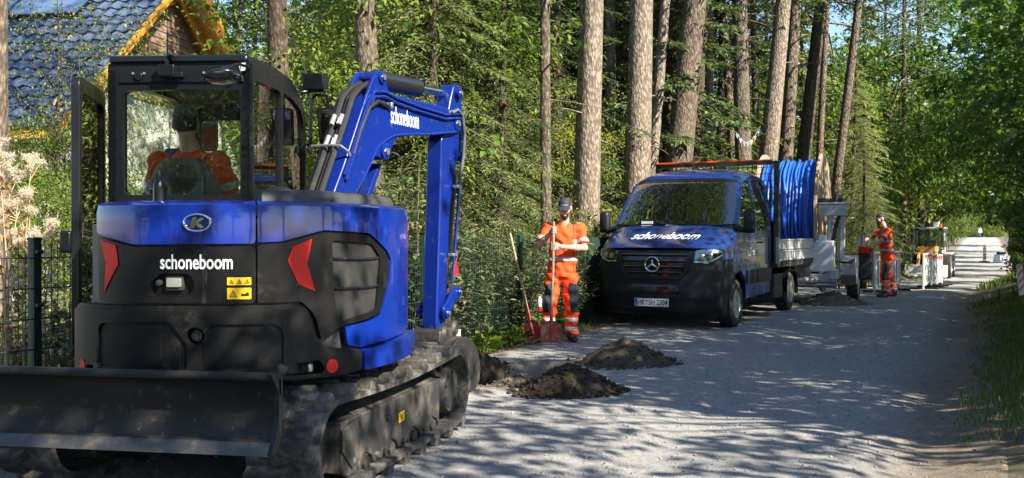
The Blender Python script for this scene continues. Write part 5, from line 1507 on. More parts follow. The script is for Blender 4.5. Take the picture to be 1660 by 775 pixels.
    # trousers
    if lim:
        tb_ = [(g('pelvis') + v3(0, 0, .05), g('pelvis') - v3(0, 0, .06), .172, .170, .74)]
        for s in 'lr':
            tb_ += [(g('hip' + s), g('kn' + s), .108, .088), (g('kn' + s), g('an' + s) + v3(0, 0, .03), .090, .086, 1.0, True)]
        def tro(P, off=0.0):
            return bones(P, tb_, .03) - off + wrinkle(P, .011, .8, 2.0)
        zt = hem + .05
        tr = cloth('trousers', lambda P: np.maximum(tro(P), P[:, 2] - zt), lo, (hi[0], hi[1], zt + .1), m_hvd, h * .8)
        for s in 'lr':
            k = g('kn' + s); hp = g('hip' + s); an = g('an' + s)
            for q in (.52, .80):
                c = k + (an - k) * q
                band(lambda P: tro(P, .005), lambda P: np.maximum(np.abs(P[:, 2] - c[2]) - .026, np.linalg.norm((P - c)[:, :2], axis=1) - .125), c - .18, c + .18, 'reflective_band', m_refl, tr)
            od = np.array(spec.get('panel_' + s, (1 if s == 'r' else -1, -.3, 0)), float); od /= np.linalg.norm(od)
            c = k * .55 + hp * .45
            def pan(P, c=c, od=od, k=k, hp=hp):
                cl = k + (hp - k) * np.clip((P[:, 2] - k[2]) / max(.1, hp[2] - k[2]), -.4, 1)[:, None]
                side = (P - cl) @ od
                lim_ = .035 - .0 * P[:, 2]
                return np.maximum(np.maximum(lim_ - side, P[:, 2] - (hp[2] - .17 - .35 * (side - .05))), k[2] - .13 - P[:, 2])
            band(lambda P: tro(P, .004), pan, np.minimum(k, hp) - .2, np.maximum(k, hp) + .2, 'dark_panel', m_navy, tr)
            bt = [(an + v3(0, 0, .06), an - v3(0, 0, .02), .062, .058), (an + v3(0, 0, -.02), g('toe' + s), .055, .047)]
            zs = min(an[2], g('toe' + s)[2])
            cloth('boot', lambda P: np.maximum(bones(P, bt, .03), (zs - .062) - P[:, 2]), np.minimum(an, g('toe' + s)) - .14, np.maximum(an, g('toe' + s)) + .16, m_boot, .009)
    # gloves / hands
    for s in 'lr':
        key = 'grip' + s
        Lh = None
        if key in J: Lh = [(g('wr' + s), J[key][1], .034, .027)] + J[key][0]
        elif 'fing' + s in J: Lh = J['fing' + s]
        if Lh:
            c = np.array(Lh[-1][0])
            pts_ = np.array([np.array(x[0]) for x in Lh] + [np.array(x[1]) for x in Lh])
            cloth('glove' if spec.get('gloves', True) else 'hand', lambda P: bones(P, Lh, .006) - .0015, pts_.min(0) - .05, pts_.max(0) + .05, m_glove if spec.get('gloves', True) else m_skin, .0055)
    # cap
    def cap_sdf(P):
        Q = np.stack([(P - hc) @ sx, (P - hc) @ hd, (P - hc) @ up], -1)
        d = ell_d(Q, (0, -.012, .042), (.086, .105, .098)); d = np.maximum(d, .045 - Q[:, 2] + .12 * 0)
        br = np.maximum(np.abs(Q[:, 2] - (.050 - .28 * (Q[:, 1] - .09)) + 2.2 * Q[:, 0] ** 2) - .005, np.sqrt((Q[:, 0] / .082) ** 2 + ((Q[:, 1] - .085) / .085) ** 2) * .08 - .08)
        br = np.maximum(br, .06 - Q[:, 1])
        return np.minimum(d, br)
    cp = cloth('cap', cap_sdf, hc - .24, hc + .24, spec.get('capm', m_cap), .006)
    def hair(P):
        Q = np.stack([(P - hc) @ sx, (P - hc) @ hd, (P - hc) @ up], -1)
        d = ell_d(Q, (0, -.018, .012), (.081, .097, .088)) + .002 * np.sin(Q[:, 0] * 190) * np.sin(Q[:, 2] * 90)
        return np.maximum(np.maximum(d, Q[:, 2] - .06), np.maximum(Q[:, 1] - .012 + .35 * np.minimum(Q[:, 2], 0) * -1, -.065 - Q[:, 2]))
    cloth('hair', hair, hc - .2, hc + .2, m_beard, .007, b)
    if spec.get('beard'):
        bl = spec['beard']
        def beard(P):
            Q = np.stack([(P - hc) @ sx, (P - hc) @ hd, (P - hc) @ up], -1)
            d = smin(cap_d(Q, (0, .035, -.045), (0, .05, -.088 - bl), .064, .046), cap_d(Q, (-.06, .01, -.02), (.06, .01, -.02), .022, .022), .02)
            d = np.maximum(d, -(cap_d(Q, (0, .10, -.035), (0, .1, .05), .04, .06)))
            return np.maximum(d + .004 * np.sin(Q[:, 0] * 160) * np.sin(Q[:, 2] * 120), Q[:, 2] + .012)
        cloth('beard', beard, hc - .22, hc + .18, m_beard, .007, b)
    return root, cp, HD

# --- worker leaning on a shovel (faces us)
W1 = Vector((.66, 12.78, gz(.66, 12.78) + .012))
hl0 = np.array((-.165, -.30, .30)); hl1 = np.array((-.135, -.33, 1.52)); hdv = (hl1 - hl0) / np.linalg.norm(hl1 - hl0)
on = lambda z: hl0 + hdv * ((z - hl0[2]) / hdv[2])
J1 = dict(pelvis=(-.01, .02, .99), chest=(.015, .0, 1.34), neck=(.015, -.01, 1.55), head=(.02, -.05, 1.725),
          shl=(-.195, .0, 1.485), shr=(.225, .0, 1.485), ell=(-.30, -.10, 1.25), elr=(.27, -.09, 1.215),
          hipl=(-.105, .03, .94), hipr=(.085, .03, .94), knl=(-.165, -.03, .51), knr=(.105, -.02, .51), anl=(-.20, .05, .085), anr=(.115, .05, .085), toel=(-.25, -.11, .045), toer=(.14, -.12, .045))
gl = grip(on(1.44), hdv, (.25, -.6, .3)); gr_ = grip(on(1.235), hdv, (-1, -.35, 0))
J1['gripl'] = gl; J1['gripr'] = gr_; J1['wrl'] = gl[1] + (np.array(J1['ell']) - gl[1]) * .12; J1['wrr'] = gr_[1] + (np.array(J1['elr']) - gr_[1]) * .12
p1, cp1, HD1 = person(W1, 0, 'worker in orange clothing and navy cap leaning on a shovel beside the fence', J1,
                 dict(hem=.84, bands=(1.075, ), look=(-.12, -1, -.38), beard=.004, seam=1, aband=.66, panel_l=(-.75, -.6, 0), panel_r=(.75, -.6, 0)))
lettering('cap_lettering', 'schoneboom', lambda u, v: Vector(HD1(u, .0935 - 5.0 * u * u - .25 * max(0, v - .1), v)), (.045, .068, -.045, .092), m_white, cp1, .01)
# --- worker at the trailer (faces left)
W2 = Vector((8.37, 22.06, gz(8.37, 22.06) + .012))
J2 = dict(pelvis=(.0, .02, 1.0), chest=(.0, -.03, 1.36), neck=(.0, -.06, 1.57), head=(.0, -.13, 1.745),
          shl=(-.19, -.03, 1.50), shr=(.19, -.03, 1.50), ell=(-.20, -.30, 1.33), elr=(.21, -.20, 1.27),
          hipl=(-.10, .02, .95), hipr=(.10, .02, .95), knl=(-.14, .10, .52), knr=(.13, -.10, .52), anl=(-.15, .24, .09), anr=(.15, -.06, .085), toel=(-.17, .08, .045), toer=(.16, -.24, .045))
def flat_hand(wr, d, side):
    wr = np.array(wr, float); d = np.array(d, float) / np.linalg.norm(d); s = np.array(side, float); dn = np.cross(d, s); L = [(wr, wr + d * .06, .027, .034)]
    for i in range(4):
        o = s * (.030 - .020 * i); k = (.9, 1, .95, .78)[i]
        a = wr + d * .065 + o; b = a + d * .038 * k - v3(0, 0, .006); c = b + d * .024 * k - v3(0, 0, .016); e = c + d * .014 - v3(0, 0, .018)
        L += [(wr + d * .02 + o * .6, a, .014, .0115), (a, b, .0108, .0098), (b, c, .0095, .0085), (c, e, .0085, .0075)]
    t = wr + d * .02 + s * .03; L += [(wr + d * .005, t + s * .018 + d * .02, .016, .013), (t + s * .018 + d * .02, t + s * .03 + d * .05, .012, .009)]
    return L
J2['wrl'] = (-.17, -.50, 1.22); J2['wrr'] = (.17, -.42, 1.14)
J2['fingl'] = flat_hand(J2['wrl'], (0, -1, -.35), (1, 0, 0)); J2['fingr'] = flat_hand(J2['wrr'], (0, -1, -.45), (-1, 0, 0))
p2_, cp2, HD2 = person(W2, R(-88), 'bearded worker in orange clothing and navy cap operating the trailer controls', J2,
                 dict(hem=.85, bands=(1.06, 1.25), look=(0, -1, -.18), beard=.07, seam=2, panel_l=(-1, -.2, 0), panel_r=(1, .35, 0), ph=1.0))
# --- excavator operator, seen from behind through the rear window
o3 = UP(-.60, .25, 0) + Vector(XC)
J3 = dict(pelvis=(.0, .05, 1.46), chest=(.0, -.03, 1.78), neck=(.0, -.05, 1.98), head=(.035, -.08, 2.15),
          shl=(-.20, -.03, 1.905), shr=(.20, -.03, 1.905), ell=(-.27, -.12, 1.62), elr=(.27, -.12, 1.62), wrl=(-.25, -.36, 1.62), wrr=(.24, -.36, 1.62),
          hipl=(-.10, .0, 1.42), hipr=(.10, .0, 1.42), knl=(-.13, -.42, 1.46), knr=(.13, -.42, 1.46), anl=(-.12, -.50, 1.09), anr=(.12, -.50, 1.09), toel=(-.12, -.62, 1.06), toer=(.12, -.62, 1.06))
J3['fingl'] = flat_hand(J3['wrl'], (0, -1, -.2), (1, 0, 0)); J3['fingr'] = flat_hand(J3['wrr'], (0, -1, -.2), (-1, 0, 0))
person((o3.x, o3.y, XC[2] - .005), R(180 - 4 + 8), 'operator in orange shirt and grey cap sitting inside the excavator cab', J3,
       dict(hem=1.40, bands=(1.62,), look=(.12, -1, -.05), capm=m_capg, belly=.165, seam=1, panel_l=(-1, 0, 0), panel_r=(1, 0, 0)))
# --- walker far down the road
wx, wy = 77.3, 163.0
wk = empty('person', (wx, wy, gz(wx, wy)), 0, 'distant walker in pale top and blue trousers at the far end of the road', 'person')
def wkb(P): return bones(P, [((0, 0, .9), (0, 0, 1.35), .14, .16, .65), ((0, 0, 1.35), (0, 0, 1.52), .1, .05), ((0, 0, 1.5), (0, -.02, 1.66), .055, .10), ((-.2, 0, 1.42), (-.26, .02, 1.1), .05, .045), ((-.26, .02, 1.1), (-.24, -.08, .85), .042, .035), ((.2, 0, 1.42), (.27, .02, 1.12), .05, .045), ((.27, .02, 1.12), (.25, -.1, .88), .042, .035), ((-.1, 0, .9), (-.1, -.1, .48), .085, .06), ((-.1, -.1, .48), (-.1, 0, .06), .058, .04), ((.1, 0, .9), (.11, .08, .48), .085, .06), ((.11, .08, .48), (.11, .2, .08), .058, .04), ((-.1, 0, .05), (-.1, -.14, .03), .04, .03), ((.11, .2, .06), (.11, .08, .03), .04, .03)], .04)
V, F = surface_nets(wkb, (-.4, -.3, -.02), (.4, .35, 1.85), .025); put('body', np_mesh('body', V, F, 1), m_skin, wk)
V, F = surface_nets(lambda P: np.maximum(np.maximum(wkb(P) - .02, .88 - P[:, 2]), P[:, 2] - 1.5), (-.4, -.3, .8), (.4, .35, 1.6), .025); put('shirt', np_mesh('shirt', V, F, 1), mat('pale_shirt', (.6, .6, .62), .8), wk)
V, F = surface_nets(lambda P: np.maximum(np.maximum(wkb(P) - .018, P[:, 2] - .95), np.abs(P[:, 0]) - .24), (-.4, -.3, .0), (.4, .35, 1.0), .025); put('trousers', np_mesh('trousers', V, F, 1), mat('blue_jeans', (.08, .13, .25), .8), wk)
# ------------------------------------------------------------------ mesh fence
m_fence = mat('green_fence_coat', (.005, .038, .024), .42, coat=.2)
m_wire = mat('green_wire_coat', (.008, .028, .020), .45)
FN = empty('mesh_fence', (*road_xy(0, FENCE_T), 0), 0, 'dark green double wire mesh fence with square posts behind the excavator', 'fence')
fo_ = Vector(FN.location)
def fpt(s, z, w=0.0):
    x, y = road_xy(s, FENCE_T + w); return Vector((x, y, z)) - fo_
post_me = None
posts = [3.90, 5.88 - .72]
S0 = -6.27 * 0  # posts every 2.5 m, one at the left edge of the view
s_first = st_of(-.483 * 6.5, 6.5)[0]
fs = [s_first + 2.5 * k for k in (-2, -1, 0, 1, 2, 3, 4)]
mb = MB(); mb.box((0, 0, .70), (.062, .062, 1.42)); mb.box((0, 0, 1.415), (.068, .068, .02))
pm = mb.build('fence_post', m_fence, FN, bevel=.005)
first = True
for s in fs:
    x, y = road_xy(s, FENCE_T)
    o = pm if first else bpy.data.objects.new('fence_post', pm.data)
    if not first:
        link(o, FN); md = o.modifiers.new('bevel', 'BEVEL'); md.width = .005; md.segments = 2; md.limit_method = 'ANGLE'
    first = False
    o.location = Vector((x, y, gz(x, y) - .03)) - fo_; o.rotation_euler = (0, 0, -RA)
    for zz in (.35, .95, 1.3):
        w = MB(); p = fpt(s, gz(x, y) + zz, .045); w.box(p, (.03, .05, .025), Euler((0, 0, -RA)).to_matrix()); w.build('panel_clip', m_fence, FN, bevel=.004)
for s0 in fs[:-1]:
    # verticals of a panel: too fine to pick apart singly, one part; horizontals in pairs
    w = MB(); 
    for k in range(49):
        s = s0 + .05 + k * .05
        x, y = road_xy(s, FENCE_T + .035); z0 = gz(x, y)
        w.tube([fpt(s, z0 + .02, .035), fpt(s, z0 + 1.38, .035)], .0032, 4, cap=False)
    o = w.build('vertical_wires', m_wire, FN, fix=False); o['kind'] = 'stuff'
    for z in (.06, .26, .46, .66, .86, 1.06, 1.26):
        for ww in (.030, .041):
            w = MB(); pts = []
            for k in range(6):
                s = s0 + .02 + k * .492; x, y = road_xy(s, FENCE_T); pts.append(fpt(s, gz(x, y) + z, ww))
            w.tube(pts, .0042, 5); w.build('horizontal_wire', m_wire, FN, fix=False)
# taller close-boarded fence further along, beside the van
BF = empty('board_fence', (*road_xy(0, FENCE_T), 0), 0, 'dark green slatted privacy fence running behind the van', 'fence')
m_slat = mat('dark_green_slat', (.012, .035, .026), .6, var=((.02, .05, .035), 5, .5))
me_sl = None
for k in range(90):
    s = fs[-1] + .1 + k * .11
    x, y = road_xy(s, FENCE_T); z0 = gz(x, y)
    if me_sl is None:
        w = MB(); w.box((0, 0, .68), (.02, .098, 1.36)); o = w.build('slat', m_slat, BF, bevel=.003, seg=1); me_sl = o.data
    else: o = link(bpy.data.objects.new('slat', me_sl), BF)
    o.location = Vector((x, y, z0)) - fo_; o.rotation_euler = (0, 0, -RA + rnd.uniform(-.01, .01))

# ------------------------------------------------------------------ shovels
m_shaft = mat('worn_ash_handle', (.24, .15, .085), .6, var=((.34, .24, .15), 9, .6))
m_sred = mat('worn_red_shovel', (.42, .045, .04), .5, dirt=((.45, .36, .28), 9, .48, .2))
def shovel(p_tip, p_top, face, label, wide=.13, length=.30, knob=True):
    """square-mouthed shovel; face = direction its hollow faces"""
    A = Vector(p_tip); B = Vector(p_top)
    root = empty('shovel', A, 0, label, 'shovel')
    u = (B - A).normalized(); f = Vector(face); f = (f - u * f.dot(u)).normalized(); s = u.cross(f)
    Pt = lambda a, b, c: u * a + s * b + f * c
    L = (B - A).length
    w = MB(); n = 13
    rows = []
    for t in np.linspace(0, 1, 10):
        wd = wide * (1 if t < .78 else 1 - .75 * ((t - .78) / .22) ** 2)
        rows.append([Pt(t * length, wd * x, .035 * x * x * 1.0 + .02 * t - .0) for x in np.linspace(-1, 1, n)])
    rows2 = [[p - f * .005 for p in r_] for r_ in rows]
    V = [p for r_ in rows for p in r_] + [p for r_ in rows2 for p in r_]; N0 = 10 * n; F = []
    for i in range(9):
        for j in range(n - 1):
            a = i * n + j; F += [[a, a + 1, a + n + 1, a + n], [N0 + a, N0 + a + n, N0 + a + n + 1, N0 + a + 1]]
    for i in range(9):
        for j in (0, n - 1): a = i * n + j; F.append([a, a + n, N0 + a + n, N0 + a])
    for j in range(n - 1):
        for i in (0, 9): a = i * n + j; F.append([a, a + 1, N0 + a + 1, N0 + a])
    w.add(V, F); bl = w.build('shovel_blade', m_sred, root)
    w = MB(); w.box(Pt(.006, 0, .018), (wide * 2, .006, .02), Matrix((s, f, u)).transposed()); w.build('worn_edge', m_zinc, bl)
    w = MB(); w.tube([Pt(length * .30, 0, .012), Pt(length * .8, 0, .022), Pt(length + .02, 0, .026), Pt(length + .17, 0, .022)], [.008, .018, .022, .020], 10); w.build('socket', m_sred, root)
    w = MB(); w.tube([Pt(length + .12, 0, .022), Pt(lerp(length, L, .5), .006, .03), Pt(L - .03, 0, .016), Pt(L, 0, .014)], [.0165, .0175, .0165, .012], 10); w.build('shaft', m_shaft, root)
    return root
tip = Vector(W1) + Vector((-.172, -.295, .004)); top = Vector(W1) + Vector(on(1.555).tolist())
d_ = (top - tip)
shovel(tip, tip + d_, (0, -1, .1), 'red square-mouthed shovel held upright by the worker in the cap')
q0 = Vector((.30, 12.70, 0)); q0.z = gz(.3, 12.7) + .03; q1 = Vector((-.02, 12.92, 1.42))
shovel(q0, q1, (-.4, -1, .0), 'long-handled red shovel leaning against the fence post', .12, .28)
# drinks can beside the worker's leg
bt = empty('spray_can', Vector(W1) + Vector((-.30, -.06, .40)), 0, 'small red and white spray can at the leaning worker\'s trouser pocket', 'can')
w = MB(); w.lathe([(.022, 0), (.027, .004), (.027, .06), (.0, .06)], None, 16); w.build('can_body', m_red, bt)
w = MB(); w.lathe([(.027, .061), (.027, .15), (.018, .165), (.012, .17), (.012, .19), (.0, .19)], None, 16); w.build('can_cap', m_white, bt)

# ------------------------------------------------------------------ heaps of dug soil
def soil_mat(name, a, b):
    return mat(name, a, .95, var=(b, 7, .6), bump=(55, 1.0), spec=.15)
m_soil = soil_mat('dug_soil', (.055, .042, .031), (.12, .092, .066)); m_soil2 = soil_mat('sandy_soil', (.12, .092, .064), (.20, .16, .115)); m_soil3 = soil_mat('dark_soil', (.032, .024, .018), (.075, .056, .040))
def heap(cx, cy, rx, ry, h, rz, m, label, seed, clods=70, peak=1.4):
    g = np.random.default_rng(seed)
    z0 = gz(cx, cy)
    root = empty('soil_heap', (cx, cy, z0), rz, label, 'soil heap', 'heaps of dug soil beside the pit')
    n = 64; us = np.linspace(-1.15, 1.15, n); U, V_ = np.meshgrid(us, us, indexing='ij')
    k = g.uniform(-1, 1, (26, 3)); ns = np.zeros_like(U)
    for i, (a, b, c) in enumerate(k):
        f = 2.2 + i * 1.25; ns += np.sin(f * (a * U + b * V_) * 2 + c * 9) / (1.2 + i * .35)
    ns /= 2.2
    rr = np.sqrt(U ** 2 + V_ ** 2) * (1 + .16 * ns)
    Z = h * np.clip(1 - rr, -.3, 1) ** 1 * 1.0
    Z = np.where(rr < 1, h * (1 - np.clip(rr, 0, 1) ** peak), -h * .35 * (rr - 1)) + h * .10 * ns * np.clip(1.1 - rr, 0, 1)
    Z += g.normal(0, .010, Z.shape) * np.clip(1.1 - rr, 0, 1)
    X = U * rx; Y = V_ * ry
    c, s = math.cos(rz), math.sin(rz)
    gzv = ground_z(cx + X * c - Y * s, cy + X * s + Y * c) - z0
    Zt = Z + gzv + .004
    I = np.arange(n * n).reshape(n, n); F = np.stack([I[:-1, :-1], I[1:, :-1], I[1:, 1:], I[:-1, 1:]], -1).reshape(-1, 4)
    put('mound', np_mesh('mound', np.stack([X, Y, Zt], -1).reshape(-1, 3), F, 1), m, root)
    # crumbs lying on it and around its foot, uncountable
    base = np.array([(1, 0, 0), (-1, 0, 0), (0, 1, 0), (0, -1, 0), (0, 0, .8), (0, 0, -.8)], float)
    tri = np.array([(0, 2, 4), (2, 1, 4), (1, 3, 4), (3, 0, 4), (2, 0, 5), (1, 2, 5), (3, 1, 5), (0, 3, 5)])
    N = clods * 14
    aa = g.uniform(0, 6.283, N); r_ = 1.25 * np.sqrt(g.random(N)) ** .9
    px = r_ * np.cos(aa) * rx; py = r_ * np.sin(aa) * ry
    iu = np.clip(((px / rx + 1.15) / 2.3 * (n - 1)).astype(int), 0, n - 1); iv = np.clip(((py / ry + 1.15) / 2.3 * (n - 1)).astype(int), 0, n - 1)
    gg = ground_z(cx + px * c - py * s, cy + px * s + py * c) - z0 + .012
    pz = np.where(np.hypot(px / rx, py / ry) < 1.1, np.maximum(Zt[iu, iv], gg), gg)
    sz = .006 + .026 * g.random(N) ** 4
    Vv = base[None] * sz[:, None, None] * g.uniform(.6, 1.3, (N, 6, 1)) + np.stack([px, py, pz + sz * .3], -1)[:, None]
    o = put('clods', np_mesh('clods', Vv.reshape(-1, 3), (tri[None] + (np.arange(N) * 6)[:, None, None]).reshape(-1, 3)), m, root); o['kind'] = 'stuff'
    return root
heap(.50, 8.85, .45, .38, .25, .2, m_soil3, 'dark crumbly soil heap nearest to the excavator bucket', 1, 110)
heap(1.22, 10.75, .52, .44, .29, .1, m_soil, 'smooth grey-brown soil heap with a rounded top in front of the van', 2, 60, 1.25)
heap(-.06, 9.20, .38, .26, .17, .5, m_soil2, 'low reddish soil heap between the bucket and the dark heap', 3, 60)
heap(-.42, 10.05, .46, .28, .20, .9, m_soil3, 'low dark soil heap along the fence side of the pit', 4, 60)
heap(6.35, 19.6, .75, .5, .24, .4, m_soil2, 'sandy soil heap lying under the trailer drawbar', 5, 60)

# ------------------------------------------------------------------ white site barriers
m_barw = mat('barrier_white', (.60, .60, .57), .5, dirt=((.5, .45, .38), 5, .5, .4))
m_barr = mat('barrier_red', (.60, .10, .07), .5, dirt=((.7, .62, .55), 7, .5, .3))
def make_barrier():
    r_ = empty('site_barrier', (0, 0, 0))
    w = MB(); w.box((0, 0, .985), (2.0, .045, .05)); w.box((0, 0, .18), (2.0, .045, .05)); w.box((0, 0, .80), (2.0, .04, .035)); w.box((-.98, 0, .5), (.05, .05, 1.0)); w.box((.98, 0, .5), (.05, .05, 1.0)); w.build('barrier_frame', m_barw, r_, bevel=.01)
    w = MB(); w.box((0, 0, .40), (.085, .03, .78)); sl = w.build('slat', m_barw, r_, bevel=.006, seg=1); sl.location = (-.84, 0, .1)
    for k in range(1, 9):
        o = sl.copy(); COL.objects.link(o); o.parent = r_; o.location = (-.84 + k * .21, 0, .1)
    w = MB(); w.box((0, 0, .893), (.24, .05, .12)); bd = w.build('warning_stripe', m_barr, r_); bd.location = (-.8, 0, 0)
    for k in range(1, 4):
        o = bd.copy(); COL.objects.link(o); o.parent = r_; o.location = (-.8 + k * .53, 0, 0)
    for x in (-.7, .7):
        w = MB(); w.box((x, 0, .03), (.10, .72, .06)); w.build('barrier_foot', m_darkmetal, r_, bevel=.01)
    return r_
bar0 = make_barrier()
bspots = [(24.9, 26.6, 'white barrier with red stripes right behind the worker at the trailer', 68, 8.95), (0, 0, 'white barrier section nearest us in the row before the loader', 62, 0), (0, 0, 'middle white barrier section of the row before the loader', 64, 0), (0, 0, 'white barrier section standing next to the loader wheel', 61, 0)]
bw = [(9.35, 24.6, 52), (11.75, 27.9, 61), (12.7, 29.7, 62.5), (13.75, 31.8, 61)]
for i, (x, y, a) in enumerate(bw):
    o = bar0 if i == 0 else copy_tree(bar0)
    o.location = (x, y, gz(x, y) + .012); o.rotation_euler = (0, 0, R(a))
    tag(o, bspots[i][2], 'barrier', 'site barriers along the trench')

# ------------------------------------------------------------------ wheel loader
LX, LY = 17.35, 41.0
LD = empty('wheel_loader', (LX, LY, gz(LX, LY) + .01), R(152), 'compact wheel loader with yellow lift arms and glazed cab behind the barriers', 'loader')
m_lyel = mat('loader_yellow', (.50, .25, .04), .4, coat=.3, dirt=((.3, .25, .18), 6, .5, .4)); m_lgrey = mat('loader_grey', (.55, .55, .52), .5, dirt=((.3, .27, .2), 6, .5, .4))
for sx in (-1, 1):
    for y in (.75, -.85): road_wheel(LD, (sx * .72, y, .48), .48, .34, sx, (sx, 0, 0))
    for (x, y0) in ((.62, .30), (.62, -.75)):
        w = MB(); w.tube([(sx * .60, y0, .95), (sx * .56, y0 - (.05 if y0 > 0 else -.03), 1.98)], .04, 6); w.build('cab_pillar', m_lgrey, LD)
    w = MB(); w.prism([(.35, 1.25), (.75, 1.30), (1.35, .75), (1.5, .45), (1.38, .42), (1.2, .62), (.7, 1.08), (.35, 1.10)], lambda u, v, x: Vector((x, u, v)), sx * .38, sx * .26); w.build('lift_arm', m_lyel, LD, bevel=.02)
    w = MB(); w.box((sx * .70, -.15, .98), (.34, 1.0, .08)); w.box((sx * .72, -.85, 1.0), (.34, .8, .06)); w.build('fender', m_lgrey, LD, bevel=.02)
    w = MB(); w.tube([(sx * .6, .34, 1.75), (sx * .85, .42, 1.72)], .015, 6); w.box((sx * .88, .42, 1.62), (.04, .16, .28)); w.build('loader_mirror', m_gloss, LD, bevel=.01)
    w = MB(); w.box((sx * .45, .38, 1.98), (.16, .08, .08)); w.build('work_lamp', m_gloss, LD, bevel=.01)
w = MB(); w.box((0, -.22, 2.03), (1.28, 1.25, .09)); w.build('cab_roof', m_lgrey, LD, bevel=.03)
w = MB(); w.prism([(-.56, 1.15), (.56, 1.15), (.53, 1.96), (-.53, 1.96)], lambda u, v, x: Vector((u, .30 + x, v)), 0, .006); w.build('windscreen', glass_mat('loader_glass', (.75, .85, .82), .05), LD)
w = MB(); w.box((0, -1.1, .92), (.95, .85, .62)); w.build('engine_hood', m_lgrey, LD, bevel=.06)
w = MB(); w.box((0, .0, .75), (.9, 1.6, .5)); w.build('loader_chassis', m_darkmetal, LD, bevel=.03)
w = MB(); w.box((0, .95, 1.12), (.62, .16, .32)); w.tube([(-.28, .95, 1.05), (-.28, 1.25, .8)], .06, 8); w.build('lift_frame', m_lyel, LD, bevel=.02)
w = MB(); w.box((0, -.35, 1.25), (.5, .14, .6)); w.box((0, -.1, 1.0), (.5, .5, .14)); w.build('driver_seat', m_seat, LD, bevel=.04)
w = MB(); w.prism([(1.4, .55), (1.5, .1), (1.95, .08), (1.9, .14), (1.6, .2), (1.5, .55)], lambda u, v, x: Vector((x, u, v)), -.8, .8); w.build('loader_bucket', m_lgrey, LD, bevel=.01)
w = MB(); w.tube([(-.40, -.25, 2.08), (-.40, -.25, 2.22)], .055, 10); w.build('beacon', m_orange, LD)
w = MB(); w.tube([(-.22, -.25, 2.07), (-.22, -.25, 2.17), (-.22, -.25, 2.30)], [.10, .12, .14], 10); w.build('white_cover', m_white, LD)

# ------------------------------------------------------------------ warning beacons
def beacon_sign(x, y, label, tilt=0.0, rz=0.0, lamp=True, sc=1.0, dz=0.0):
    r_ = empty('warning_beacon', (x, y, gz(x, y) + dz), rz, label, 'beacon')
    if lamp: w = MB(); w.box((0, 0, .06), (.42, .82, .12)); w.build('beacon_foot', m_darkmetal, r_, bevel=.02)
    w = MB(); w.box((0, 0, .62), (.25, .04, 1.0)); bd = w.build('beacon_board', m_barw, r_, bevel=.01)
    for k in range(4):
        z = .22 + k * .25
        for yy in (-.0215, .0215):
            w = MB(); w.prism([(-.122, z), (.122, z + .16), (.122, z + .28 if z + .28 < 1.11 else 1.11), (-.122, z + .12)], lambda u, v, q: Vector((u, yy + q, v)), -.001, .001); w.build('red_stripe', m_barr, bd)
    if lamp:
        w = MB(); w.box((0, 0, 1.18), (.19, .08, .14)); w.build('lamp_box', m_yellow, r_, bevel=.02)
        w = MB(); w.tube([(0, -.05, 1.28), (0, .05, 1.28)], .09, 14); w.build('lamp_lens', m_yellow, r_)
    r_.rotation_euler = (0, tilt, rz); r_.scale = (sc,) * 3
    return r_
beacon_sign(34.0, 71.0, 'red and white warning beacon with yellow lamp on the far road', 0, .1, sc=.95)
bx, by = 7.24, 14.0
beacon_sign(bx, by, 'tilted red and white post half hidden in the hedge at the road edge', R(-7), .4, lamp=False, sc=.44, dz=.3)
rk = empty('grey_box', (34.7, 70.0, gz(34.7, 70.0)), .3, 'small grey utility box on the road next to the far warning beacon', 'box')
w = MB(); w.box((0, 0, .32), (.9, .7, .6), taper=.8); w.build('box_body', m_galv, rk, bevel=.04)
w = MB(); w.box((0, 0, .70), (.5, .4, .16)); w.build('box_lid', m_darkmetal, rk, bevel=.03)
# ------------------------------------------------------------------ house
HO = Vector((-7.73, 22.0, 0))
_ha = R(9.2)
_hu = Vector((math.sin(_ha), math.cos(_ha), 0)); _hv = Vector((-math.cos(_ha), math.sin(_ha), 0))
HS = empty('house', HO, 0, 'house with dark tiled roof coloured with its sky reflection, board-clad gable and yellow verge timbers', 'house')
AP, SL, HW, DEP = 7.2, 39.5, 4.8, 9.5
_ts_, _tc_ = math.sin(R(SL)), math.cos(R(SL))
def HP(a, d, z): return _hu * a + _hv * d + Vector((0, 0, z))          # a along the gable, d into the house
def RF(side, d, b, w=0.0):                                              # side -1: the slope towards us; b down the slope
    n = _hu * (side * _ts_) + Vector((0, 0, _tc_))
    return HP(side * b * _tc_, d, AP - b * _ts_) + n * w
m_tile = mat('glazed_sky_tinted_tile', (.055, .085, .15), .28, coat=.6, var=((.08, .115, .19), 3, .5), dirt=((.13, .12, .12), 2.5, .68, .2))  # dark anthracite glaze; the blue sky reflection is put into the base colour
m_plaster = mat('white_plaster', (.78, .76, .72), .85, var=((.70, .68, .63), 2, .4), bump=(60, .1))
m_board = mat('rose_brown_board', (.42, .29, .22), .65, var=((.34, .22, .16), 6, .5), bump=(20, .2))
m_timber = mat('yellow_timber', (.70, .36, .06), .5, var=((.66, .33, .05), 8, .4), bump=(14, .08))
ze = AP - (HW / _tc_) * _ts_ * 1.0
w = MB()
w.loft([[HP(a, d, z) for a, z in ((-HW + .5, -.2), (HW - .5, -.2), (HW - .5, AP - (HW - .5) * _ts_ / _tc_ - .15), (0, AP - .15), (-HW + .5, AP - (HW - .5) * _ts_ / _tc_ - .15))] for d in (.02, DEP)])
w.build('wall', m_plaster, HS)
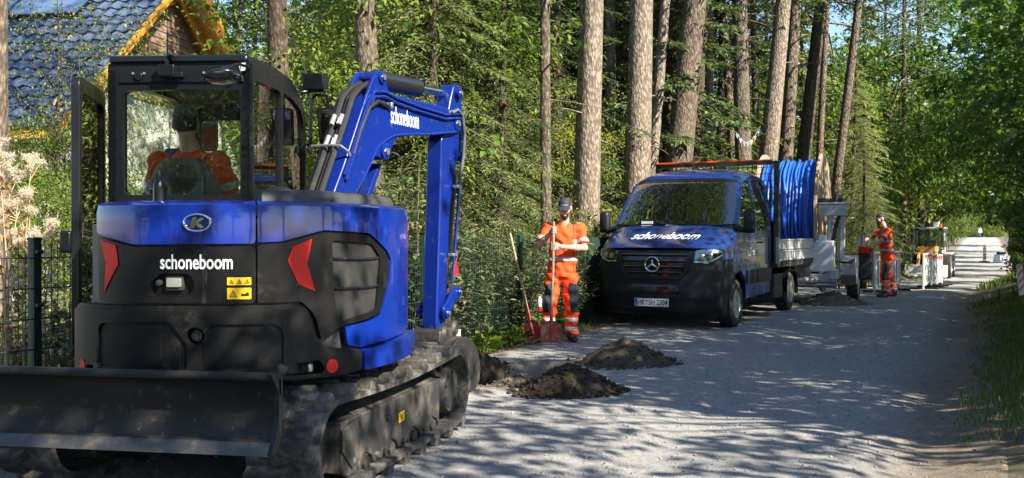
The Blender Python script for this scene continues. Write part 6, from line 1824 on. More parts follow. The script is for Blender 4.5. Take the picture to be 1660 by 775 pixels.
for side in (-1, 1):
    w = MB(); w.loft([[RF(side, d, b, q) for b, q in ((0, -.02), (HW / _tc_ + .3, -.02), (HW / _tc_ + .3, -.12), (0, -.12))] for d in (-.55 if side < 0 else -.75, DEP)])
    w.build('roof_deck', m_timber, HS)
    for dd, q0, q1 in (((-.77, -.36, .06), (-.30, -.36, -.12)) if side == 1 else ((-.58, -.13, -.02),)):
        w = MB(); w.loft([[RF(side, d, b, q) for b, q in ((-.02, q1), (HW / _tc_ + .35, q1), (HW / _tc_ + .35, q0), (-.02 + .2, q0))] for d in (dd - .035, dd + .035)]); w.build('verge_board', m_timber, HS, bevel=.006)
    for b in (.5, 2.4, 4.4):
        w = MB(); w.loft([[RF(side, d, b + k, q) for k, q in ((-.07, -.12), (.07, -.12), (.07, -.30), (-.07, -.30))] for d in (-.54 if side < 0 else -.73, .03)]); w.build('purlin_end', m_timber, HS, bevel=.006)
# gable boards, lapped
z = AP - .35
k = 0
while z > 4.3:
    a = (AP - z) * _tc_ / _ts_ - .12; h_ = .172
    a0 = max(.06, a - h_ * _tc_ / _ts_ * .0)
    a1 = a + h_ * .95
    w = MB(); V = [HP(s_ * aa, dd, zz) for aa, zz, dd in ((a1, z - h_, -.035), (a0, z, -.012)) for s_ in (-1, 1)] + [HP(s_ * aa, .015, zz) for aa, zz in ((a1, z - h_), (a0, z)) for s_ in (-1, 1)]
    w.add(V, [[0, 1, 3, 2], [4, 6, 7, 5], [0, 4, 5, 1], [2, 3, 7, 6], [0, 2, 6, 4], [1, 5, 7, 3]])
    w.build('cladding_board', m_board, HS); z -= .160
# roof tiles on the slope towards us
TW, TLn = .30, .345
def tile_mesh(rows_cols=None):
    prof = [(0, 0), (.045, .03), (.10, .045), (.155, .03), (.20, .004), (.26, -.004), (.312, .004)]
    V = []; F = []
    for d, b, z in ((0, 0, .0), (0, TLn * 1.1, .042)):
        V += [(x, b, z + q) for x, q in prof]
    V += [(x, TLn * 1.1, .042 + q - .022) for x, q in prof]
    n = len(prof)
    for i in range(n - 1): F += [[i, i + 1, n + i + 1, n + i], [n + i, n + i + 1, 2 * n + i + 1, 2 * n + i]]
    return V, F
tv, tf = tile_mesh()
tme = mesh_from('roof_tile', tv, tf, 30); tme.materials.append(m_tile)
cand = []
for r_ in range(18):
    for c_ in range(32):
        p = HO + RF(-1, -.55 + c_ * TW, r_ * TLn, .02); X, Y, Z = p
        if Y < 1: continue
        px = 830 + 1600 * X / Y; py = 378 - 1600 * (Z - CAM_H) / Y
        if -60 < px < 360 and -60 < py < 330: cand.append((Y, r_, c_))
cand.sort(key=lambda t: ((t[1] * 1.2 - 6) ** 2 + 0 * t[0]))
ex = RF(-1, 1, 0) - RF(-1, 0, 0); ey = RF(-1, 0, 1) - RF(-1, 0, 0); ez = ex.cross(ey)
rest = MB()
for i, (Y, r_, c_) in enumerate(cand):
    jz = rnd.uniform(0, .006)
    p = RF(-1, -.55 + c_ * TW, r_ * TLn, .01 + jz)
    if i < 300:
        o = link(bpy.data.objects.new('roof_tile', tme), HS)
        o.matrix_local = Matrix(((ex.x, ey.x, ez.x, p.x), (ex.y, ey.y, ez.y, p.y), (ex.z, ey.z, ez.z, p.z), (0, 0, 0, 1)))
    else:
        rest.add([p + ex * x + ey * y + ez * z for x, y, z in tv], tf)
if rest.V:
    o = rest.build('roof_tiles', m_tile, HS, fix=False); o['kind'] = 'stuff'
# solar panels high on the slope
m_solar = mat('solar_glass', (.10, .16, .26), .06, coat=1.0, spec=1.0)
for k in range(4):
    d0 = 1.05 + k * 1.72
    w = MB(); w.loft([[RF(-1, d, b, q) for b, q in ((-.1, .10), (2.05, .10), (2.05, .14), (-.1, .14))] for d in (d0, d0 + 1.66)]); sp = w.build('solar_panel', m_solar, HS)
    w = MB()
    for (d1, d2, b1, b2) in ((d0, d0 + 1.66, 2.05, 2.09), (d0 - .03, d0, -.1, 2.09), (d0 + 1.66, d0 + 1.69, -.1, 2.09)):
        w.loft([[RF(-1, d, b, q) for b, q in ((b1, .09), (b2, .09), (b2, .155), (b1, .155))] for d in (d1, d2)])
    w.build('panel_frame', m_gloss, sp)

_be = HW / _tc_ + .36
w = MB(); w.tube([RF(-1, d, _be, -.04) for d in (-.5, 4.5, DEP)], .065, 10); w.build('gutter', m_gloss, HS)
w = MB(); w.loft([[RF(-1, d, b, q) for b, q in ((_be - .055, .0), (_be - .03, .0), (_be - .03, -.2), (_be - .055, -.2))] for d in (-.5, DEP)]); w.build('fascia', m_board, HS)
# ------------------------------------------------------------------ trees and plants
G = np.random.default_rng(11)
ORD = ['first', 'second', 'third', 'fourth', 'fifth', 'sixth', 'seventh', 'eighth', 'ninth', 'tenth', 'eleventh', 'twelfth', 'thirteenth', 'fourteenth', 'fifteenth', 'sixteenth']
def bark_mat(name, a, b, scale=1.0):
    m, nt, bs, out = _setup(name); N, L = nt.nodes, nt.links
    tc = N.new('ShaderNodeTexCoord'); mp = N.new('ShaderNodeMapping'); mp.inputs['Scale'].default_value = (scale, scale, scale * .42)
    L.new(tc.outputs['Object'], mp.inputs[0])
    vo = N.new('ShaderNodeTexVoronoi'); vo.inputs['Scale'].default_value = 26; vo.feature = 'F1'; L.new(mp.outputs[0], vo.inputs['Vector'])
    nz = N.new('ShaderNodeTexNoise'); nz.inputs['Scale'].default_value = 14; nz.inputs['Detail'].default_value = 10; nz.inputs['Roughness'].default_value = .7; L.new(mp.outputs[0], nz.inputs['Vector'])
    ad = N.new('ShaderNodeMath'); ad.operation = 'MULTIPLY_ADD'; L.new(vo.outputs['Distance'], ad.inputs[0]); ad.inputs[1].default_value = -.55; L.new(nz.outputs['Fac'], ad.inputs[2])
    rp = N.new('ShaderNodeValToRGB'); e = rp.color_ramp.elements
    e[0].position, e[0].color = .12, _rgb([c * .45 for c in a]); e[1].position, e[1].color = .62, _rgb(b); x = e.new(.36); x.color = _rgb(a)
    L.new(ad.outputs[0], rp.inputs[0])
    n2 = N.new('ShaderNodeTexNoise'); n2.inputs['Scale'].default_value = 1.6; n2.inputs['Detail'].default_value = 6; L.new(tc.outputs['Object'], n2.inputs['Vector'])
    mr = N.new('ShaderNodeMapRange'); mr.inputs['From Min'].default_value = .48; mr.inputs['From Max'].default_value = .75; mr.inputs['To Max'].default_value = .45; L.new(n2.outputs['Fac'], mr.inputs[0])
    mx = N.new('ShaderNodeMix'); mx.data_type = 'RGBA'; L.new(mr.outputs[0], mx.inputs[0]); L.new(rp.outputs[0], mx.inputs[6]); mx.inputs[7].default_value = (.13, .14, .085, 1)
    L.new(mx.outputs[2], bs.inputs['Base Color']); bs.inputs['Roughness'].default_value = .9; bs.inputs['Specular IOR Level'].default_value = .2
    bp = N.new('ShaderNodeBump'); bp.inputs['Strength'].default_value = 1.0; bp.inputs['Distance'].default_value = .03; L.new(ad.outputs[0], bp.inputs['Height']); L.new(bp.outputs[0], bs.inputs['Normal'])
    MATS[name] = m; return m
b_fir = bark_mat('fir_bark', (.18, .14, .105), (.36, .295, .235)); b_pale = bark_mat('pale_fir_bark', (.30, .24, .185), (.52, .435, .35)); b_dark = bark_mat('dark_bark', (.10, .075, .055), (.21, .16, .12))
m_twig = mat('twig_bark', (.13, .10, .065), .9, var=((.24, .19, .13), 6, .5))
l_maple = leaf_mat('maple_leaf', (.028, .070, .012), (.10, .19, .032), None, .48)
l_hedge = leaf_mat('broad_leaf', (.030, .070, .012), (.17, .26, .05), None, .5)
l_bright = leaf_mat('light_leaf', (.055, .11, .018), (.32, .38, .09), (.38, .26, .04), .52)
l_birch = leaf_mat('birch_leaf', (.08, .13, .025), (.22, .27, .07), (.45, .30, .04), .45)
l_laurel = leaf_mat('laurel_leaf', (.016, .038, .016), (.20, .235, .11), (.30, .26, .11), .22, .24, .7)  # leaf tones widened so the colour carries sunlit glints and dark gaps
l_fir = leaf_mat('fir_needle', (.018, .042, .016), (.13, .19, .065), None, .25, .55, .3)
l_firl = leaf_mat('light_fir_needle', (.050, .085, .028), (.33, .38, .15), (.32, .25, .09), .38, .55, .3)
l_grass = leaf_mat('grass_blade', (.045, .095, .014), (.17, .24, .05), (.30, .26, .12), .35)
l_dry = leaf_mat('dry_leaf', (.15, .085, .03), (.32, .21, .09), None, .2, .8)

def unit(v): return v / np.maximum(1e-9, np.linalg.norm(v, axis=-1, keepdims=True))
def leaf_cards(P, D, Nn, L, W, fold=.25, droop=0.0):
    """kite-shaped folded leaves: 4 verts, 2 tris each. P base, D direction, Nn rough normal"""
    D = unit(D); S = unit(np.cross(D, Nn)); U = np.cross(S, D)
    L = L[:, None]; W = W[:, None]
    b = P; t = P + D * L - np.array([0, 0, 1.0]) * (droop * L); m = P + D * L * .45
    l = m + S * W * .5 + U * W * fold; r = m - S * W * .5 + U * W * fold
    V = np.stack([b, l, t, r], 1).reshape(-1, 3); n = len(P)
    F = (np.array([(0, 1, 2), (0, 2, 3)])[None] + (np.arange(n) * 4)[:, None, None]).reshape(-1, 3)
    return V, F
MAPLE = np.array([(0, 0), (.10, .06), (.42, .02), (.30, .22), (.55, .48), (.24, .46), (.20, .66), (0, 1.0), (-.20, .66), (-.24, .46), (-.55, .48), (-.30, .22), (-.42, .02), (-.10, .06)])
def maple_cards(P, D, Nn, L):
    D = unit(D); S = unit(np.cross(D, Nn)); U = np.cross(S, D)
    n = len(P); k = len(MAPLE)
    x = MAPLE[:, 0][None, :, None]; y = MAPLE[:, 1][None, :, None]
    bend = -(.25 * y * y + .30 * np.abs(x))
    V = P[:, None] + (S[:, None] * x + D[:, None] * y + U[:, None] * bend * .5) * L[:, None, None]
    tri = np.array([(0, 1, 13), (1, 2, 3), (1, 3, 5), (3, 4, 5), (1, 5, 9), (1, 9, 13), (5, 6, 7), (5, 7, 9), (7, 8, 9), (9, 10, 11), (9, 11, 13), (11, 12, 13)])
    return V.reshape(-1, 3), (tri[None] + (np.arange(n) * k)[:, None, None]).reshape(-1, 3)
def rand_dirs(g, n, up=0.0):
    v = g.normal(size=(n, 3)); v[:, 2] += up; return unit(v)

def limb_mesh(paths):
    w = MB()
    for pts, r0, r1 in paths:
        n = len(pts); w.tube(pts, [lerp(r0, r1, i / (n - 1)) for i in range(n)], 6, cap=False)
    return w

def broad_crown(name, seed, rx, rz, zc, n_clump, per, leaf, m, shape='kite', low=.0, clump_r=.42, flat=1.0):
    g = np.random.default_rng(seed)
    d = rand_dirs(g, n_clump); rr = (.45 + .55 * g.random(n_clump) ** .6)
    C = d * rr[:, None] * np.array([rx, rx, rz]) * (1 + .22 * np.sin(d[:, :1] * 7 + seed) * np.cos(d[:, 2:] * 5)); C[:, 2] += zc
    C = C[C[:, 2] > low]
    n = len(C) * per
    ci = np.repeat(np.arange(len(C)), per)
    off = rand_dirs(g, n) * (clump_r * g.random(n) ** .5)[:, None] * np.array([1.05, 1.05, .6 * flat])
    P = C[ci] + off
    out = unit(C[ci] - np.array([0, 0, zc]))
    D = unit(out * .5 + rand_dirs(g, n) * .9 + np.array([0, 0, -.35])); Nn = unit(rand_dirs(g, n) * .6 + np.array([0, 0, 1.0]))
    L = leaf * g.uniform(.6, 1.25, n)
    V, F = maple_cards(P, D, Nn, L) if shape == 'maple' else leaf_cards(P, D, Nn, L, L * .62, .18, .15)
    me = np_mesh(name, V, F); me.materials.append(m)
    return me, C

def trunk_mesh(name, h, r0, r1, lean=(0, 0), seed=0, n=16, seg=18, stubs=0, flare=1.35, stub_z=(2, 7), extra=None):
    g = random.Random(seed); w = MB(); rings = []
    for i in range(seg + 1):
        t = i / seg; z = h * t
        cx = lean[0] * t + .05 * math.sin(t * 5 + seed); cy = lean[1] * t + .04 * math.sin(t * 4 + seed * 2)
        r_ = lerp(r0, r1, t) * (1 + (flare - 1) * math.exp(-z / .25))
        rings.append([Vector((cx + r_ * (1 + .05 * math.sin(3 * a + seed + t * 2) + .03 * math.sin(7 * a + t * 9)) * math.cos(a), cy + r_ * (1 + .05 * math.sin(2 * a + seed * 3)) * math.sin(a), z)) for a in np.linspace(0, 2 * PI, n, endpoint=False)])
    w.loft(rings, False, True)
    for k in range(stubs):
        z = g.uniform(*stub_z); t = z / h; a = g.uniform(0, 2 * PI); L = g.uniform(.15, .9); r_ = lerp(r0, r1, t)
        c = Vector((lean[0] * t + .05 * math.sin(t * 5 + seed), lean[1] * t, z)); d = Vector((math.cos(a), math.sin(a), g.uniform(-.35, .1)))
        e = c + d * (r_ + L); w.tube([c + d * r_ * .8, c + d * (r_ + L * .5) + Vector((0, 0, .02)), e], [.016, .011, .004], 5, cap=False)
    if extra: w.add(extra.V, extra.F)
    return mesh_from(name, w.V, w.F, 60)

def conifer_crown(name, seed, h, r, z0, nb, m, needle=.05, drop=.45, tw=13, npt=12, wid=.012):
    """whorled drooping branches carrying flat sprays of needles"""
    g = np.random.default_rng(seed); Vs = []; Fs = []; off = 0; paths = []
    for i in range(nb):
        t = (i + g.random()) / nb; z = lerp(z0, h, t); Lb = r * (1 - t) ** .75 * g.uniform(.7, 1.1) + .12
        a = i * 2.399 + g.uniform(-.4, .4)
        ts = np.linspace(0, 1, 7)
        X = Lb * ts; Zd = -drop * Lb * (ts ** 1.4) + .28 * Lb * np.maximum(0, ts - .7)
        B = np.stack([X * math.cos(a), X * math.sin(a), z + Zd], -1)
        paths.append(([Vector(b) for b in B], .010 + .010 * Lb, .003))
        k = max(4, int(tw * (.4 + .6 * Lb / r)))
        tq = np.repeat(np.linspace(.18, 1, k), 2); sd = np.tile([-1, 1], k)
        Q = np.stack([np.interp(tq, ts, B[:, c]) for c in range(3)], -1)
        out = np.array([math.cos(a), math.sin(a), 0]); side = np.array([-math.sin(a), math.cos(a), 0])
        Lt = (.42 * Lb * (1.05 - tq * .75) + .06) * g.uniform(.6, 1.2, len(tq))
        Dt = unit(out * .65 + side * sd[:, None] * .85 + np.array([0, 0, -.25]) + g.normal(size=(len(tq), 3)) * .15)
        s = np.tile(np.linspace(.05, 1, npt), len(tq)); T = np.repeat(np.arange(len(tq)), npt)
        P = Q[T] + Dt[T] * (Lt[T] * s)[:, None] + np.array([0, 0, -1]) * (.22 * Lt[T] * s * s)[:, None]
        n = len(P)
        sgn = np.where(np.arange(n) % 2 == 0, 1, -1)
        D = unit(Dt[T] * .7 + np.cross(Dt[T], np.array([0, 0, 1.0])) * sgn[:, None] * .8 + g.normal(size=(n, 3)) * .28)
        Nn = unit(np.array([0, 0, 1.0]) + g.normal(size=(n, 3)) * .35)
        Ln = needle * g.uniform(.8, 1.5, n)
        V, F = leaf_cards(P, D, Nn, Ln, np.full(n, wid) * g.uniform(.8, 1.4, n), .1, .2)
        Vs.append(V); Fs.append(F + off); off += len(V)
    me = np_mesh(name, np.concatenate(Vs), np.concatenate(Fs)); me.materials.append(m)
    return me, paths

def tree(name, loc, rz, label, cat, trunk_me, crown_me, m_bark, group=None, sc=1.0, limbs=None, crown='crown'):
    r_ = empty(name, loc, rz, label, cat, group)
    r_.scale = (sc, sc, sc)
    if trunk_me is not None:
        o = put('trunk', trunk_me, m_bark, r_)
    if limbs is not None: put('branches', limbs, m_twig, r_)
    if crown_me is not None:
        o = put(crown, crown_me, None, r_)
        o['kind'] = 'stuff'
    return r_
def at(px, d): return ((px - 830) / 1600 * d, d)

# ---- shared crowns
cr_high = []
for k in range(2):
    me, pa = conifer_crown('high_crown_mesh%d' % k, 50 + k, 20, 2.6, 8.2, 46, l_fir, .16, .35, 11, 7, .05); lw_ = limb_mesh(pa); cr_high.append((me, mesh_from('high_limbs%d' % k, lw_.V, lw_.F, 60)))
def spruce_proto(k, h, r, z0, nb, m, **kw):
    me, pa = conifer_crown('spruce_mesh%d' % k, 80 + k, h, r, z0, nb, m, **kw); w = limb_mesh(pa)
    tm = trunk_mesh('spruce_trunk%d' % k, h, .028 * h ** .75, .012, seed=k, n=8, seg=8, extra=w)
    return tm, me, None
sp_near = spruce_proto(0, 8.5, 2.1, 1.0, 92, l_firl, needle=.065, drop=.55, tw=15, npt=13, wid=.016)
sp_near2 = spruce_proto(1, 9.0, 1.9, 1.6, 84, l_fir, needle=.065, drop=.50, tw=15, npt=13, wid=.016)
sp_far = [spruce_proto(2, 15, 2.9, .6, 80, l_fir, needle=.20, drop=.42, tw=12, npt=8, wid=.065), spruce_proto(3, 13, 2.6, .5, 74, l_firl, needle=.20, drop=.5, tw=12, npt=8, wid=.065)]
def broad_proto(k, rx, rz, zc, nc, per, leaf, m, h, r0, **kw):
    me, C = broad_crown('broad_mesh%d' % k, 120 + k, rx, rz, zc, nc, per, leaf, m, **kw)
    g = random.Random(k); paths = []
    for c in C[::max(1, len(C) // 42)]:
        c = Vector(c); z0 = max(.3, min(h * .93, c.z * g.uniform(.45, .85))); a = Vector((0, 0, z0)); mid = a.lerp(c, .55) + Vector((g.uniform(-.2, .2), g.uniform(-.2, .2), -.05))
        paths.append(([a, a.lerp(mid, .5) + Vector((0, 0, .08)), mid, c], r0 * .33, .004))
    w = limb_mesh(paths)
    return trunk_mesh('broad_trunk%d' % k, h, r0, r0 * .25, seed=k, n=8, seg=8, extra=w), me, None
br_far = [broad_proto(0, 2.6, 3.6, 4.6, 95, 62, .17, l_hedge, 6.5, .12, clump_r=.62), broad_proto(1, 2.3, 3.0, 3.6, 85, 62, .15, l_bright, 5.0, .09, clump_r=.58)]
br_mid = [broad_proto(2, 1.7, 2.4, 2.9, 105, 74, .085, l_bright, 4.2, .05, clump_r=.42), broad_proto(3, 1.9, 2.6, 2.9, 105, 74, .09, l_hedge, 4.2, .06, clump_r=.44)]
birch = broad_proto(4, 2.0, 3.0, 4.2, 165, 34, .066, l_birch, 6.5, .035, clump_r=.62)
maple = [broad_proto(5, 2.5, 3.7, 4.4, 120, 64, .15, l_maple, 6.5, .11, shape='maple', clump_r=.66, flat=.6), broad_proto(6, 2.3, 3.5, 4.2, 115, 64, .15, l_maple, 6.5, .10, shape='maple', clump_r=.64, flat=.6)]
shade = [broad_proto(7, 2.6, 2.7, 4.7, 56, 110, .17, l_maple, 8.5, .14, clump_r=.66, low=2.0), broad_proto(8, 2.4, 2.6, 4.6, 50, 110, .17, l_maple, 7.5, .12, clump_r=.64, low=2.0)]

# ---- the tall trunks behind the fence
def tall(px0, y0, px1, w, d, bark, label, stubs=10, crown=True, h=17.0):
    """px0 where the trunk meets height y0 in the picture, px1 where it leaves the top edge"""
    x0, _ = at(px0, d); z_ref = CAM_H + (378 - y0) * d / 1600; z_top = CAM_H + 378 * d / 1600; x1, _ = at(px1, d)
    sl = (x1 - x0) / max(.5, z_top - z_ref); xb = x0 - sl * z_ref
    r_ = w * d / 1600 / 2
    z0 = gz(xb, d) - .05
    sd = int(px0)
    tm = trunk_mesh('tall_trunk_%d' % sd, h, r_ * 1.12, r_ * .45, (sl * h, 0), seed=sd % 17, stubs=stubs)
    me, lb = cr_high[sd % 2]
    t = tree('fir_tree', (xb, d, z0), 0, label, 'tree', tm, None, bark, 'tall firs behind the fence')
    if crown:
        for nm, mm in (('crown', me), ('branches', lb)):
            o = put(nm, mm, m_twig if nm == 'branches' else None, t); o.location = (sl * 12, 0, 0); o.rotation_euler = (0, 0, sd * 1.3)
            o['kind'] = 'stuff'
    return t
tall(-14, 200, -12, 60, 9.0, b_fir, 'thick tree trunk cut by the left picture edge above dried flowers', 0)
tall(450, 100, 450, 33, 13.0, b_dark, 'straight grey trunk rising behind the excavator cab', 8)
tall(592, 110, 589, 36, 13.6, b_fir, 'brown furrowed trunk rising behind the excavator boom', 12)
tall(796, 200, 783, 30, 17.0, b_dark, 'dark trunk to the upper right of the excavator arm', 14)
tall(887, 320, 889, 17, 15.0, b_fir, 'slim dark trunk behind the shovel leaning on the fence', 16)
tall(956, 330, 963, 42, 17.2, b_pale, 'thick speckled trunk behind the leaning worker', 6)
tall(986, 300, 986, 18, 22.0, b_fir, 'thin trunk just right of the thick speckled trunk')
tall(1012, 250, 1012, 14, 24.0, b_fir, 'thin brown trunk left of the brightest trunk')
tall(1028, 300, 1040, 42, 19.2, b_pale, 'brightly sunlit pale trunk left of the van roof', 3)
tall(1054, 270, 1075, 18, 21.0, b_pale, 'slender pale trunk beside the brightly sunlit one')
tall(1080, 270, 1097, 28, 24.0, b_dark, 'dark trunk left of the leaning dappled trunk')
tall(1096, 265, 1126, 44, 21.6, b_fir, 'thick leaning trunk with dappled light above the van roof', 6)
tall(1126, 265, 1141, 24, 23.0, b_dark, 'dark trunk right behind the leaning dappled trunk')
tall(1150, 265, 1148, 15, 26.5, b_pale, 'thin grey trunk above the middle of the van roof')
tall(1186, 265, 1170, 14, 27.0, b_fir, 'thin trunk leaning left above the van roof', 14)
tall(1205, 265, 1202, 27, 24.5, b_fir, 'straight dark trunk behind the small bunting', 12)
tall(1225, 262, 1220, 12, 30.0, b_fir, 'thin trunk right of the bunting')
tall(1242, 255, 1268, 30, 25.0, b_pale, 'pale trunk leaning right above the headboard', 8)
tall(1271, 255, 1287, 23, 27.0, b_fir, 'brown trunk rising left of the cable reel top')
tall(1300, 250, 1331, 24, 29.0, b_dark, 'dark trunk leaning right above the cable reel')
tall(1330, 255, 1338, 12, 33.0, b_fir, 'thin trunk right above the cable reel flange')
tall(1354, 320, 1388, 15, 28.0, b_fir, 'slim trunk leaning right beyond the cable reel', 4)
tall(1463, 330, 1466, 9, 42.0, b_fir, 'thin distant trunk above the barriers')
tall(1492, 330, 1490, 11, 45.0, b_dark, 'distant dark trunk above the loader cab')

# ---- nearer young trees and bushes behind the fence
def plant(proto, px, d, label, name, cat, sc=1.0, rz=None, group=None, bark=None, dz=0.0):
    x, y = at(px, d)
    return tree(name, (x, y, gz(x, y) - .03 + dz), rnd.uniform(0, 6.28) if rz is None else rz, label, cat, proto[0], proto[1], bark or b_dark, group, sc, proto[2])
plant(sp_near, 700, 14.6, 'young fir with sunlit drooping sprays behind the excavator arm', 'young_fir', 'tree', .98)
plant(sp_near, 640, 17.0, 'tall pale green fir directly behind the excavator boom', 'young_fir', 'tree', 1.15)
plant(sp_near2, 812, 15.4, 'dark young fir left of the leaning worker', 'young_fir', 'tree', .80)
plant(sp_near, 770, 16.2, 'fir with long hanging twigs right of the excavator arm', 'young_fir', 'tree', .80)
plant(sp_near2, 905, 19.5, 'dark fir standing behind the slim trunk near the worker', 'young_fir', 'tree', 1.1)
plant(sp_near, 1400, 27.0, 'small light green fir behind the worker at the trailer', 'young_fir', 'tree', .55)
plant(sp_near, 1385, 33.0, 'light fir beyond the cable reel trailer', 'young_fir', 'tree', .9)
plant(birch, 92, 13.5, 'airy birch with small yellowing leaves in front of the tiled roof', 'birch_tree', 'tree', .74, .3)
plant(birch, 185, 13.0, 'smaller airy birch before the near verge of the roof', 'birch_tree', 'tree', .56, 2.0)
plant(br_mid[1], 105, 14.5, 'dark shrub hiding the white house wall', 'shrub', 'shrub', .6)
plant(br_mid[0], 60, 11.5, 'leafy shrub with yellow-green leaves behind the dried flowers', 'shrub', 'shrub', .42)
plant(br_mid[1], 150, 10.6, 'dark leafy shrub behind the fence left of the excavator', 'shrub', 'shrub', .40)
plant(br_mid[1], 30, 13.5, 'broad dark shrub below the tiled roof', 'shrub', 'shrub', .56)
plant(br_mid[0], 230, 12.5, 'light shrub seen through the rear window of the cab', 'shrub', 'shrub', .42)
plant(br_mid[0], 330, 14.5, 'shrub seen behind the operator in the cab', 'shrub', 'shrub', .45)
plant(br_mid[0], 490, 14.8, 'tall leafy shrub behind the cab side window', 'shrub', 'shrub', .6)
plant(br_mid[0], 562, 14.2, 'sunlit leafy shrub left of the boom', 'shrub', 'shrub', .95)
plant(br_mid[0], 572, 20.5, 'tall light tree between the two trunks above the cab', 'small_tree', 'tree', 1.25)
plant(br_mid[1], 650, 16.5, 'leafy small tree behind the brown furrowed trunk', 'small_tree', 'tree', 1.45)
plant(br_mid[0], 600, 17.8, 'light leafy tree behind the straight grey trunk', 'small_tree', 'tree', 1.35)
plant(br_mid[0], 840, 19.0, 'light leafy bush low behind the dark young fir', 'shrub', 'shrub', .9)
plant(br_mid[0], 920, 21.0, 'light leafy bush left of the thick speckled trunk', 'shrub', 'shrub', .9)
plant(br_mid[1], 1000, 24.0, 'leafy bush between the trunks left of the van', 'shrub', 'shrub', .9)

# ---- laurel thicket: long leaves in whorls on upright stems
def laurel_mesh(name, seed, r, h, stems, leaf=.125, m=l_laurel):
    g = np.random.default_rng(seed); Ps = []; Ds = []; Ns = []; Ls = []; paths = []
    for i in range(stems):
        a = g.uniform(0, 6.283); q = r * math.sqrt(g.random()); hh = h * g.uniform(.45, 1.05) * (1 - .35 * (q / r) ** 2)
        b = np.array([q * math.cos(a) * .6, q * math.sin(a) * .6, 0]); e = np.array([q * math.cos(a) * 1.1 + g.normal() * .1, q * math.sin(a) * 1.1 + g.normal() * .1, hh])
        mid = (b + e) / 2 + np.array([g.normal() * .06, g.normal() * .06, .1])
        paths.append(([Vector(b), Vector(mid), Vector(e)], .010, .003))
        for t in np.linspace(.25, 1.0, 7):
            c = (1 - t) ** 2 * b + 2 * t * (1 - t) * mid + t * t * e
            k = int(g.integers(7, 11)); aa = np.arange(k) * 2.4 + g.uniform(0, 6)
            lift = .15 + .5 * (t > .95)
            D = np.stack([np.cos(aa), np.sin(aa), np.full(k, lift) + g.normal(size=k) * .22], -1)
            Ps.append(np.repeat(c[None], k, 0) + g.normal(size=(k, 3)) * .025); Ds.append(D); Ns.append(np.repeat([[0, 0, 1.0]], k, 0) + g.normal(size=(k, 3)) * .25); Ls.append(leaf * g.uniform(.7, 1.2, k))
    P, D, Nn, L = map(np.concatenate, (Ps, Ds, Ns, Ls))
    # six-vertex leaf, bent down along its length
    D = unit(D); S = unit(np.cross(D, Nn)); U = np.cross(S, D); Lc = L[:, None]; dz = np.array([0, 0, 1.0])
    p0 = P; p1 = P + D * Lc * .35; p2 = P + D * Lc * .72 - dz * Lc * .08; p3 = P + D * Lc - dz * Lc * .22; Wd = Lc * .15
    V = np.stack([p0, p1 + S * Wd + U * Wd * .3, p1, p1 - S * Wd + U * Wd * .3, p2 + S * Wd * .85 + U * Wd * .25, p2, p2 - S * Wd * .85 + U * Wd * .25, p3], 1).reshape(-1, 3)
    tri = np.array([(0, 1, 2), (0, 2, 3), (1, 4, 5), (1, 5, 2), (2, 5, 6), (2, 6, 3), (4, 7, 5), (5, 7, 6)])
    F = (tri[None] + (np.arange(len(P)) * 8)[:, None, None]).reshape(-1, 3)
    me = np_mesh(name, V, F, 1); me.materials.append(m)
    w = limb_mesh(paths)
    return me, mesh_from(name + '_stems', w.V, w.F, 60)
lau = [laurel_mesh('laurel_mesh%d' % k, 200 + k, .95, 1.75, 60) for k in range(2)]
lau_big = laurel_mesh('laurel_mesh_tall', 210, .8, 2.3, 46, .15)
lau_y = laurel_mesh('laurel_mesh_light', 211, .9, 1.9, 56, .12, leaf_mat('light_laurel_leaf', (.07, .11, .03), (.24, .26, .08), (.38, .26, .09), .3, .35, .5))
def bush(mesh, px, d, label, sc=1.0, cat='bush', group='evergreen bushes along the fence'):
    x, y = at(px, d)
    r_ = empty('evergreen_bush', (x, y, gz(x, y) - .04), rnd.uniform(0, 6.28), label, cat, group); r_.scale = (sc,) * 3
    o = put('foliage', mesh[0], None, r_); o['kind'] = 'stuff'; put('stems', mesh[1], m_twig, r_)
    return r_
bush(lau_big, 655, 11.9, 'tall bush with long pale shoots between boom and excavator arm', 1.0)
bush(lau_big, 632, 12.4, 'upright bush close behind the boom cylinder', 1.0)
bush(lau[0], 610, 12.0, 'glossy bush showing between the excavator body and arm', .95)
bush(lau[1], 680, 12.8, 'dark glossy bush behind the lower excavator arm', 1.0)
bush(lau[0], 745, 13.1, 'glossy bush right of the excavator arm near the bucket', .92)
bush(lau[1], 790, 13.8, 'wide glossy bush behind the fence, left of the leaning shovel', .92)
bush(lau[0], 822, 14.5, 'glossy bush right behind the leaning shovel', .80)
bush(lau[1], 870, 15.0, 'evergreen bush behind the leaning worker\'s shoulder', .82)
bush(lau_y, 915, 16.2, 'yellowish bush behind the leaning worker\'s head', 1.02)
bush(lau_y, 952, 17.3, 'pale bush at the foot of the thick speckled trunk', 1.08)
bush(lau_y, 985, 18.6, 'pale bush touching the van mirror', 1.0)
bush(lau[0], 720, 15.0, 'taller bush in the second row behind the arm', 1.3)
bush(lau[1], 850, 17.0, 'taller bush in the second row behind the slim trunk', 1.2)
bush(lau[0], 560, 12.6, 'bush half hidden behind the boom foot', 1.0)
bush(lau[0], 95, 8.6, 'small evergreen bush behind the fence beside its left post', .55)
bush(lau_y, 175, 9.2, 'low pale bush behind the fence next to the cab door', .60)
bush(lau[1], 20, 9.0, 'low bush behind the fence under the dried flowers', .55)
bush(lau_y, 1340, 27.5, 'light bush behind the trailer portal', 1.1)
bush(lau_y, 1420, 30.0, 'light bush behind the bearded worker', 1.3)
bush(lau[0], 1415, 35.0, 'dark bush behind the site barriers', 1.2)

